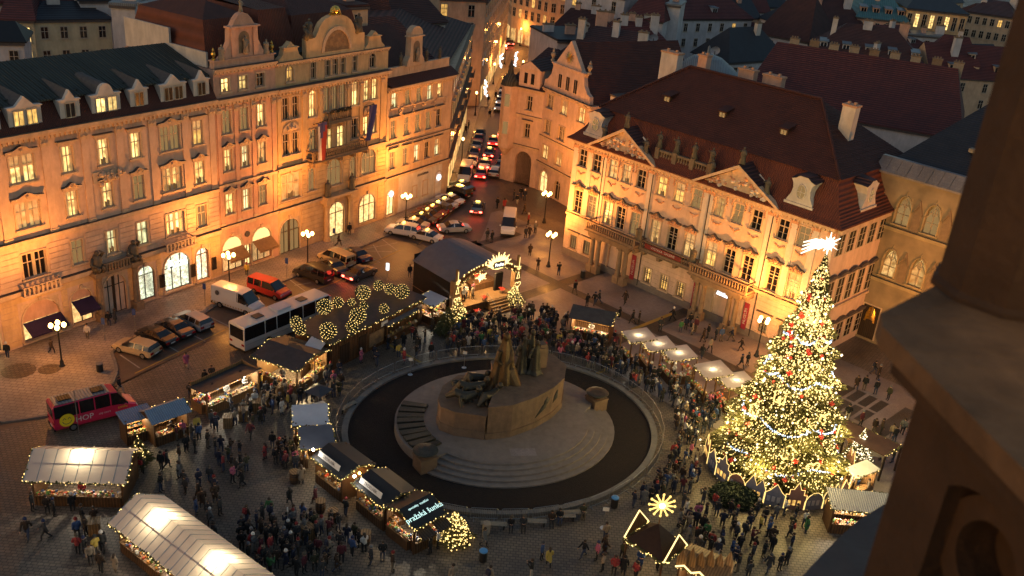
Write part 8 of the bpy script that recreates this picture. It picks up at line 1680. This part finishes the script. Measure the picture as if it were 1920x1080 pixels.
for px, py, col, pose in ((1047, 517, 'black', 'phone'), (1008, 507, 'dark brown', 'phone'), (993, 480, 'dark brown', 'pocket_long'), (985, 447, 'charcoal', 'stand'), (992, 446, 'dark brown', 'walk2'), (1003, 438, 'grey', 'stand'), (990, 422, 'red', 'stand'), (983, 402, 'dark brown', 'walk2'), (963, 376, 'charcoal', 'pocket'), (969, 384, 'black', 'stand'), (976, 372, 'black', 'pocket'), (983, 376, 'dark navy', 'stand'), (945, 393, 'red', 'walk2'), (932, 391, 'black', 'stand'), (922, 455, 'black', 'stand'), (913, 452, 'charcoal', 'pocket'), (1077, 552, 'black', 'walk'), (1114, 572, 'black', 'walk'), (1122, 570, 'charcoal', 'walk'), (1100, 575, 'black', 'pocket'), (1171, 571, 'dark brown', 'walk2'), (985, 330, 'dark brown', 'stand')): one(px, py, 'on the lit plaza before the palace', col=col, pose=pose)
for px, py, col, pose in ((1160, 600, 'black', 'pocket_long'), (1185, 608, 'black', 'walk'), (1197, 608, 'dark brown', 'stand'), (1260, 602, 'black', 'walk'), (1237, 622, 'charcoal', 'pocket_long'), (1275, 624, 'green', 'stand'), (1285, 618, 'dark navy', 'stand'), (1292, 612, 'black', 'pocket'), (1296, 628, 'beige', 'pocket_long'), (1303, 622, 'wine red', 'stand'), (1317, 642, 'dark brown', 'walk2'), (1326, 634, 'black', 'stand'), (1341, 638, 'charcoal', 'stand'), (1351, 640, 'blue', 'stand'), (1370, 640, 'dark navy', 'walk'), (1330, 660, 'beige', 'walk'), (1388, 658, 'dark brown', 'walk'), (1315, 672, 'charcoal', 'walk2'), (1388, 690, 'black', 'walk'), (1400, 686, 'black', 'pocket')): one(px, py, 'between palace and white backed stalls', col=col, pose=pose)
for px, py, col, pose in ((1640, 740, 'black', 'stand'), (1604, 730, 'dark brown', 'walk2'), (1619, 732, 'black', 'stand'), (1645, 712, 'dark brown', 'stand'), (1664, 750, 'olive', 'stand'), (1587, 788, 'black', 'pocket'), (1637, 702, 'black', 'walk'), (1612, 800, 'wine red', 'stand'), (1637, 812, 'dark brown', 'stand'), (1650, 815, 'dark brown', 'stand'), (1670, 822, 'beige', 'stand'), (1675, 830, 'black', 'stand'), (1690, 815, 'grey', 'stand')): one(px, py, 'on the slabs right of the big tree', col=col, pose=pose)
for px, py, col, pose in ((868, 245, 'black', 'stand'), (878, 243, 'charcoal', 'pocket'), (873, 250, 'dark brown', 'walk2'), (918, 220, 'black', 'walk'), (915, 195, 'charcoal', 'stand'), (929, 186, 'black', 'walk2'), (891, 170, 'black', 'stand')): one(px, py, 'on the pavement of the street', col=col, pose=pose)
for px, py, col in ((1650, 862, 'black'), (1672, 868, 'olive'), (1602, 925, 'blue'), (1598, 918, 'white'), (1622, 930, 'beige')): one(px, py, 'beside the pen and photo kiosk', col=col, pose='stand')
for x, y, col, pose in ((1.3, 1.2, 'white', 'stand'), (1.9, 1.6, 'pink', 'hold'), (2.5, 1.2, 'white', 'stand'), (3.1, 1.6, 'white', 'hold'), (3.7, 1.1, 'beige', 'stand'), (4.2, 1.7, 'pink', 'stand'), (1.0, 2.1, 'beige', 'stand'), (2.3, 2.2, 'white', 'stand'), (3.4, 2.4, 'beige', 'stand')): person(M_ @ Vector((x, y, 1.12)) if False else Matrix.Translation(fa) @ Matrix.Rotation(SA, 4, 'Z') @ Vector((x, y, 1.12)), 'performing on the stage', col=col, pose=pose, rz=SA+rnd.uniform(-.4, .4))
for k in ('s4', 's5', 's8', 's14', 's12', 's13', 's1', 's9c'):
    o, L_ = STL[k]; n = 3 if k == 's4' else 1
    for i in range(n): person(Matrix.Translation(o.location) @ Matrix.Rotation(o.rotation_euler.z, 4, 'Z') @ Vector((L_*(i+.5)/n, 1.25, 0)), 'serving in the ' + ' '.join(o['label'].split()[:4]), pose='hold', rz=o.rotation_euler.z, hat=.8, col=rnd.choice(['white', 'red', 'grey']))
# the crowds: hundreds; the ones that show largest are individuals, the dense rest one mass
CROWD = [([(836, 668), (842, 640), (872, 606), (1000, 588), (1062, 602), (1075, 622), (1150, 662), (1166, 690), (1120, 700), (1060, 684), (1000, 668), (900, 668)], 170, 'in the crowd before the stage', R(180), .46),
 ([(1150, 645), (1240, 690), (1290, 700), (1400, 770), (1350, 800), (1300, 800), (1262, 768), (1205, 738), (1160, 712), (1120, 690)], 62, 'shopping along the white backed stalls', None, .5),
 ([(1262, 775), (1345, 780), (1342, 850), (1325, 900), (1290, 930), (1215, 950), (1175, 960), (1235, 905), (1268, 850)], 52, 'between monument barrier and big tree', None, .55),
 ([(1300, 960), (1345, 925), (1420, 960), (1470, 930), (1540, 940), (1510, 1000), (1470, 1078), (1390, 1090), (1350, 1040), (1300, 1000)], 46, 'on the lit cobbles below the big tree', None, .7),
 ([(1120, 1010), (1175, 1020), (1240, 1075), (1180, 1100), (1130, 1080)], 8, 'beside the star tent', None, .6),
 ([(1280, 950), (1320, 985), (1350, 1050), (1300, 1040), (1260, 990)], 14, 'behind the star tent', None, .55),
 ([(425, 775), (500, 715), (600, 708), (640, 690), (640, 745), (560, 760), (500, 800), (450, 815)], 42, 'eating among the crate tables', None, .55),
 ([(520, 842), (560, 838), (575, 875), (560, 890), (530, 880)], 10, 'waiting at the grey sheet roofed hut', None, .5),
 ([(400, 850), (440, 840), (470, 880), (460, 915), (410, 905)], 14, 'in the group near the queue', None, .55),
 ([(455, 975), (520, 970), (640, 985), (690, 1040), (640, 1085), (480, 1085), (440, 1020)], 62, 'below the second black hut', None, .6),
 ([(640, 640), (720, 640), (820, 620), (838, 660), (760, 690), (690, 690), (650, 690)], 16, 'strolling between hall and monument', None, .8),
 ([(340, 905), (400, 900), (420, 960), (440, 1010), (420, 1040), (360, 960)], 10, 'between the tent and the group', None, .8)]
rest = MB(); IND = [0]
pts_all = []
for P_, n, place, face, dmin in CROWD:
    xs, ys = [p[0] for p in P_], [p[1] for p in P_]; k = t = 0
    while k < n and t < n*60:
        t += 1; x, y = rnd.uniform(min(xs), max(xs)), rnd.uniform(min(ys), max(ys))
        if not poly_in(x, y, P_): continue
        p = G(x, y)
        if not free(p, dmin) or blocked(p): continue
        TAKEN.append(p); k += 1; pts_all.append((p, place, face))
lim = 300-len(PEOPLE)
order = sorted(pts_all, key=lambda q: q[0].y)
masses = [q for q in order if q[1] == 'in the crowd before the stage']; near = [q for q in order if q[1] != 'in the crowd before the stage']
chosen = near[:lim]; left = near[lim:]; room = lim-len(chosen); chosen += masses[:max(0, room)]; left += masses[max(0, room):]
for p, place, face in chosen: person(p, place, rz=(face+rnd.uniform(-.5, .5)) if face is not None else None)
def crowd_mesh(items):
    vs, fs, ms, off = [], [], [], 0; mats_ = []
    cols = [c for c in CC]; me = bpy.data.meshes.new('crowd')
    for nm_ in ('skin', 'trousers', 'shoe', 'hair_dark'): me.materials.append(MATS[nm_])
    for c in cols: m_ = mat('crowd_'+c[0].replace(' ', '_'), c[1], None, rough=.85); me.materials.append(m_)
    cache = {}
    for p, place, face in items:
        pose = rnd.choice(['stand', 'pocket', 'pocket_long', 'hold', 'phone', 'photo', 'hold_long']); ci = rnd.choices(range(len(cols)), [c[2] for c in cols])[0]
        M_ = Matrix.Translation(p) @ Matrix.Rotation((face if face is not None else rnd.random()*6.28)+rnd.uniform(-.5, .5), 4, 'Z') @ Matrix.Scale(rnd.uniform(.92, 1.05), 4); A_ = np.array(M_)
        parts = [('body', None), ('coat', 4+ci), ('hair', 3) if rnd.random() < .55 else ('hat', 4+rnd.choice([0, 1, 2, 5, 7, 13]))]
        for part, mi in parts:
            k = (pose, part)
            if k not in cache:
                m_ = POSES[pose][part]; V = np.empty(len(m_.vertices)*3); m_.vertices.foreach_get('co', V); cache[k] = (V.reshape(-1, 3), [tuple(q.vertices) for q in m_.polygons], [q.material_index for q in m_.polygons])
            V, F, mm = cache[k]; W_ = V @ A_[:3, :3].T+A_[:3, 3]; vs.append(W_); fs += [tuple(i+off for i in f) for f in F]; ms += (mm if mi is None else [mi]*len(F)); off += len(V)
    me.from_pydata(np.concatenate(vs).tolist(), [], fs); me.polygons.foreach_set('material_index', ms); me.polygons.foreach_set('use_smooth', [True]*len(fs)); me.update(); return me
if left: tag(ob('crowd', crowd_mesh(left)), 'dense crowd of dark coated spectators packed before the stage', 'crowd', None, 'stuff')

dupl = {}
for lab, o in PEOPLE: dupl.setdefault(lab, []).append(o)
for lab, os_ in dupl.items():
    if len(os_) < 2: continue
    sx = lambda o: (m3.transposed() @ (o.location-cam_o.matrix_world.translation)); os_.sort(key=lambda o: sx(o).x/-sx(o).z)
    for k, o in enumerate(os_):
        t = 'leftmost such' if k == 0 else 'rightmost such' if k == len(os_)-1 else ['', 'second', 'third', 'fourth', 'fifth', 'sixth', 'seventh', 'eighth'][min(k, 7)]+' from left'
        if len((lab+' '+t).split()) <= 16: o['label'] = lab+', '+t
# ================================================================= the tower's own parapet, close to the camera
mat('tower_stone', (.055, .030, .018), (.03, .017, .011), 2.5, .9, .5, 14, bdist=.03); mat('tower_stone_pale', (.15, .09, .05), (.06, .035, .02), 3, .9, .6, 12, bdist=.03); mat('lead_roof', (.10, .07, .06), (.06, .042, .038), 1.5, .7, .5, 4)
def RAY(px, py, depth):
    d = CX*(px-960)/FPX+CD*(py-540)/FPX+_f; return Vector((d[0]*depth, d[1]*depth, CH+d[2]*depth))
tip = RAY(1652, 600, 4.2); Z0 = tip.z
pb = G(1746, 540, Z0)
pi_ = thing('tower_pinnacle', 'dark out of focus stone pinnacle shaft of the tower at the right edge', 'pinnacle', (0, 0, 0))
e0, e1 = G(1655, 612, Z0), G(1925, 885, Z0); eu = (e1-e0).normalized(); en = Vector((-eu.y, eu.x, 0))   # en points away from the square side
if en.x < 0: en = -en
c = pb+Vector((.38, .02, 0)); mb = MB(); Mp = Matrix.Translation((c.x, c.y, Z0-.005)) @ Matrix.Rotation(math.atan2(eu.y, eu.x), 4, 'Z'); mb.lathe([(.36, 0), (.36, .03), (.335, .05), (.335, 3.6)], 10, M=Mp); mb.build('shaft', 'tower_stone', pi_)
lg = thing('tower_coping', 'blurred weathered stone coping of the tower gallery', 'coping', (0, 0, 0))
back0, back1 = e0+en*.95, e1+en*.95
mb = MB(); q = [e0, e1+eu*.6, G(2300, 800, Z0), G(1960, 431, Z0), G(1650, 588, Z0)]
A = [(p.x, p.y) for p in q]; ar = sum(A[i][0]*A[(i+1) % 5][1]-A[(i+1) % 5][0]*A[i][1] for i in range(5)); A = A if ar > 0 else A[::-1]
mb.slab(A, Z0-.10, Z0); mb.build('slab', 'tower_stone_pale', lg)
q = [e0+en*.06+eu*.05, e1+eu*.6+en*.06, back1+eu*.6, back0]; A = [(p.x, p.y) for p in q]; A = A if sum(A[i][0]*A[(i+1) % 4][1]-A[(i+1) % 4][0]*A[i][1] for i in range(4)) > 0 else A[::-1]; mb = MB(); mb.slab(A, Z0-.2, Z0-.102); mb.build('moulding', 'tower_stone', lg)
pp = thing('tracery_parapet', 'brown blurred parapet panel with round tracery opening below the coping', 'parapet', (0, 0, 0))
f0 = e0+en*.16+eu*.14; ang = math.atan2(eu.y, eu.x)
L_ = 3.2; PH = 2.4
hd_ = RAY(1800, 900, 1)-Vector((0, 0, CH)); hd_.z = 0; hd_.normalize(); fr_ = Vector((hd_.y, -hd_.x, 0)); eu0, en0 = eu, en; eu = (fr_*.74-hd_*.67).normalized(); en = Vector((-eu.y, eu.x, 0))
# panel local frame: x along the coping, z up; plate with a round opening, ring and recessed back
def on_plane(px, py):
    d = CX*(px-960)/FPX+CD*(py-540)/FPX+_f; d = Vector(d); nn = en; t = (f0-Vector((0, 0, CH))).dot(nn)/d.dot(nn); w_ = Vector((0, 0, CH))+d*t-f0; return w_.dot(eu), w_.z+.2
cx, cz = on_plane(1812, 1060); r1 = abs(on_plane(1688, 1060)[0]-cx)
T = Matrix.Translation((f0.x, f0.y, Z0-.2)) @ Matrix((( eu.x, en.x, 0, 0), (eu.y, en.y, 0, 0), (0, 0, 1, 0), (0, 0, 0, 1)))
def plate(x0, x1, z0, z1, r, y0, y1, n=40):
    mb = MB()
    def border(t):
        dx, dz = math.cos(t), math.sin(t); k = min(((x1-cx) if dx > 0 else (x0-cx))/dx if abs(dx) > 1e-6 else 1e9, ((z1-cz) if dz > 0 else (z0-cz))/dz if abs(dz) > 1e-6 else 1e9); return (cx+dx*k, cz+dz*k)
    for i in range(n):
        t0, t1 = 2*math.pi*i/n, 2*math.pi*(i+1)/n; a, b = border(t0), border(t1); c_, d_ = (cx+r*math.cos(t1), cz+r*math.sin(t1)), (cx+r*math.cos(t0), cz+r*math.sin(t0))
        mb.add([(a[0], y0, a[1]), (b[0], y0, b[1]), (c_[0], y0, c_[1]), (d_[0], y0, d_[1]), (c_[0], y1, c_[1]), (d_[0], y1, d_[1])], [(0, 1, 2, 3), (3, 2, 4, 5)], M=T)
    return mb
top_ = 0.0
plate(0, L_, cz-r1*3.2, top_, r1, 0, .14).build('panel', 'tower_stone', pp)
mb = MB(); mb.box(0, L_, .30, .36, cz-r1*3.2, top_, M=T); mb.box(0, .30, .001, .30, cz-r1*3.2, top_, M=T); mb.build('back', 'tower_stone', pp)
mb = MB(); n = 36
for (ra, rb, ya, yb) in ((r1*.80, r1*.50, .09, .2),):
    for i in range(n):
        t0, t1 = 2*math.pi*i/n, 2*math.pi*(i+1)/n; P4 = [(cx+r_*math.cos(t), cz+r_*math.sin(t)*1.1) for r_, t in ((ra, t0), (ra, t1), (rb, t1), (rb, t0))]
        mb.add([(P4[0][0], ya, P4[0][1]), (P4[1][0], ya, P4[1][1]), (P4[2][0], ya, P4[2][1]), (P4[3][0], ya, P4[3][1]), (P4[0][0], .3, P4[0][1]), (P4[1][0], .3, P4[1][1]), (P4[2][0], .3, P4[2][1]), (P4[3][0], .3, P4[3][1])], [(0, 1, 2, 3), (0, 4, 5, 1), (3, 2, 6, 7)], M=T)
mb.build('tracery_ring', 'tower_stone', pp)
lr = thing('tower_ledge_roof', 'dark purple grey lead covered ledge at the foot of the parapet', 'ledge', (0, 0, 0))
zl = RAY(1640, 960, 7.0).z; q = [(1500, 1085), (1560, 1020), (1610, 975), (1662, 943), (1700, 935), (1760, 1120), (1700, 1180), (1480, 1180), (1450, 1130)]
A = [G(x, y, zl) for x, y in q]; mb = MB(); pts = [(p.x, p.y) for p in A]; ar = sum(pts[i][0]*pts[(i+1) % 9][1]-pts[(i+1) % 9][0]*pts[i][1] for i in range(9)); pts = pts if ar > 0 else pts[::-1]
mb.slab(pts, zl-.25, zl); mb.build('sheet', 'lead_roof', lr)

fl = thing('added_lantern', 'small unseen lantern added outside the picture edge to warm the tower coping', 'lantern', G(2230, 760, Z0)+Vector((0, 0, .15))); mb = MB(); mb.lathe([(.1, 0), (.14, .25), (.03, .36)], 8); mb.build('cage', 'iron', fl); mb = MB(); mb.ball((0, 0, .42), .06, 8, 5); mb.build('bulb', 'globe_lamp', fl); lamp('added_lantern_light', (-.08, .05, .55), 5, (1, .62, .25), fl, .08)  # out of view, added to throw warm light on the coping
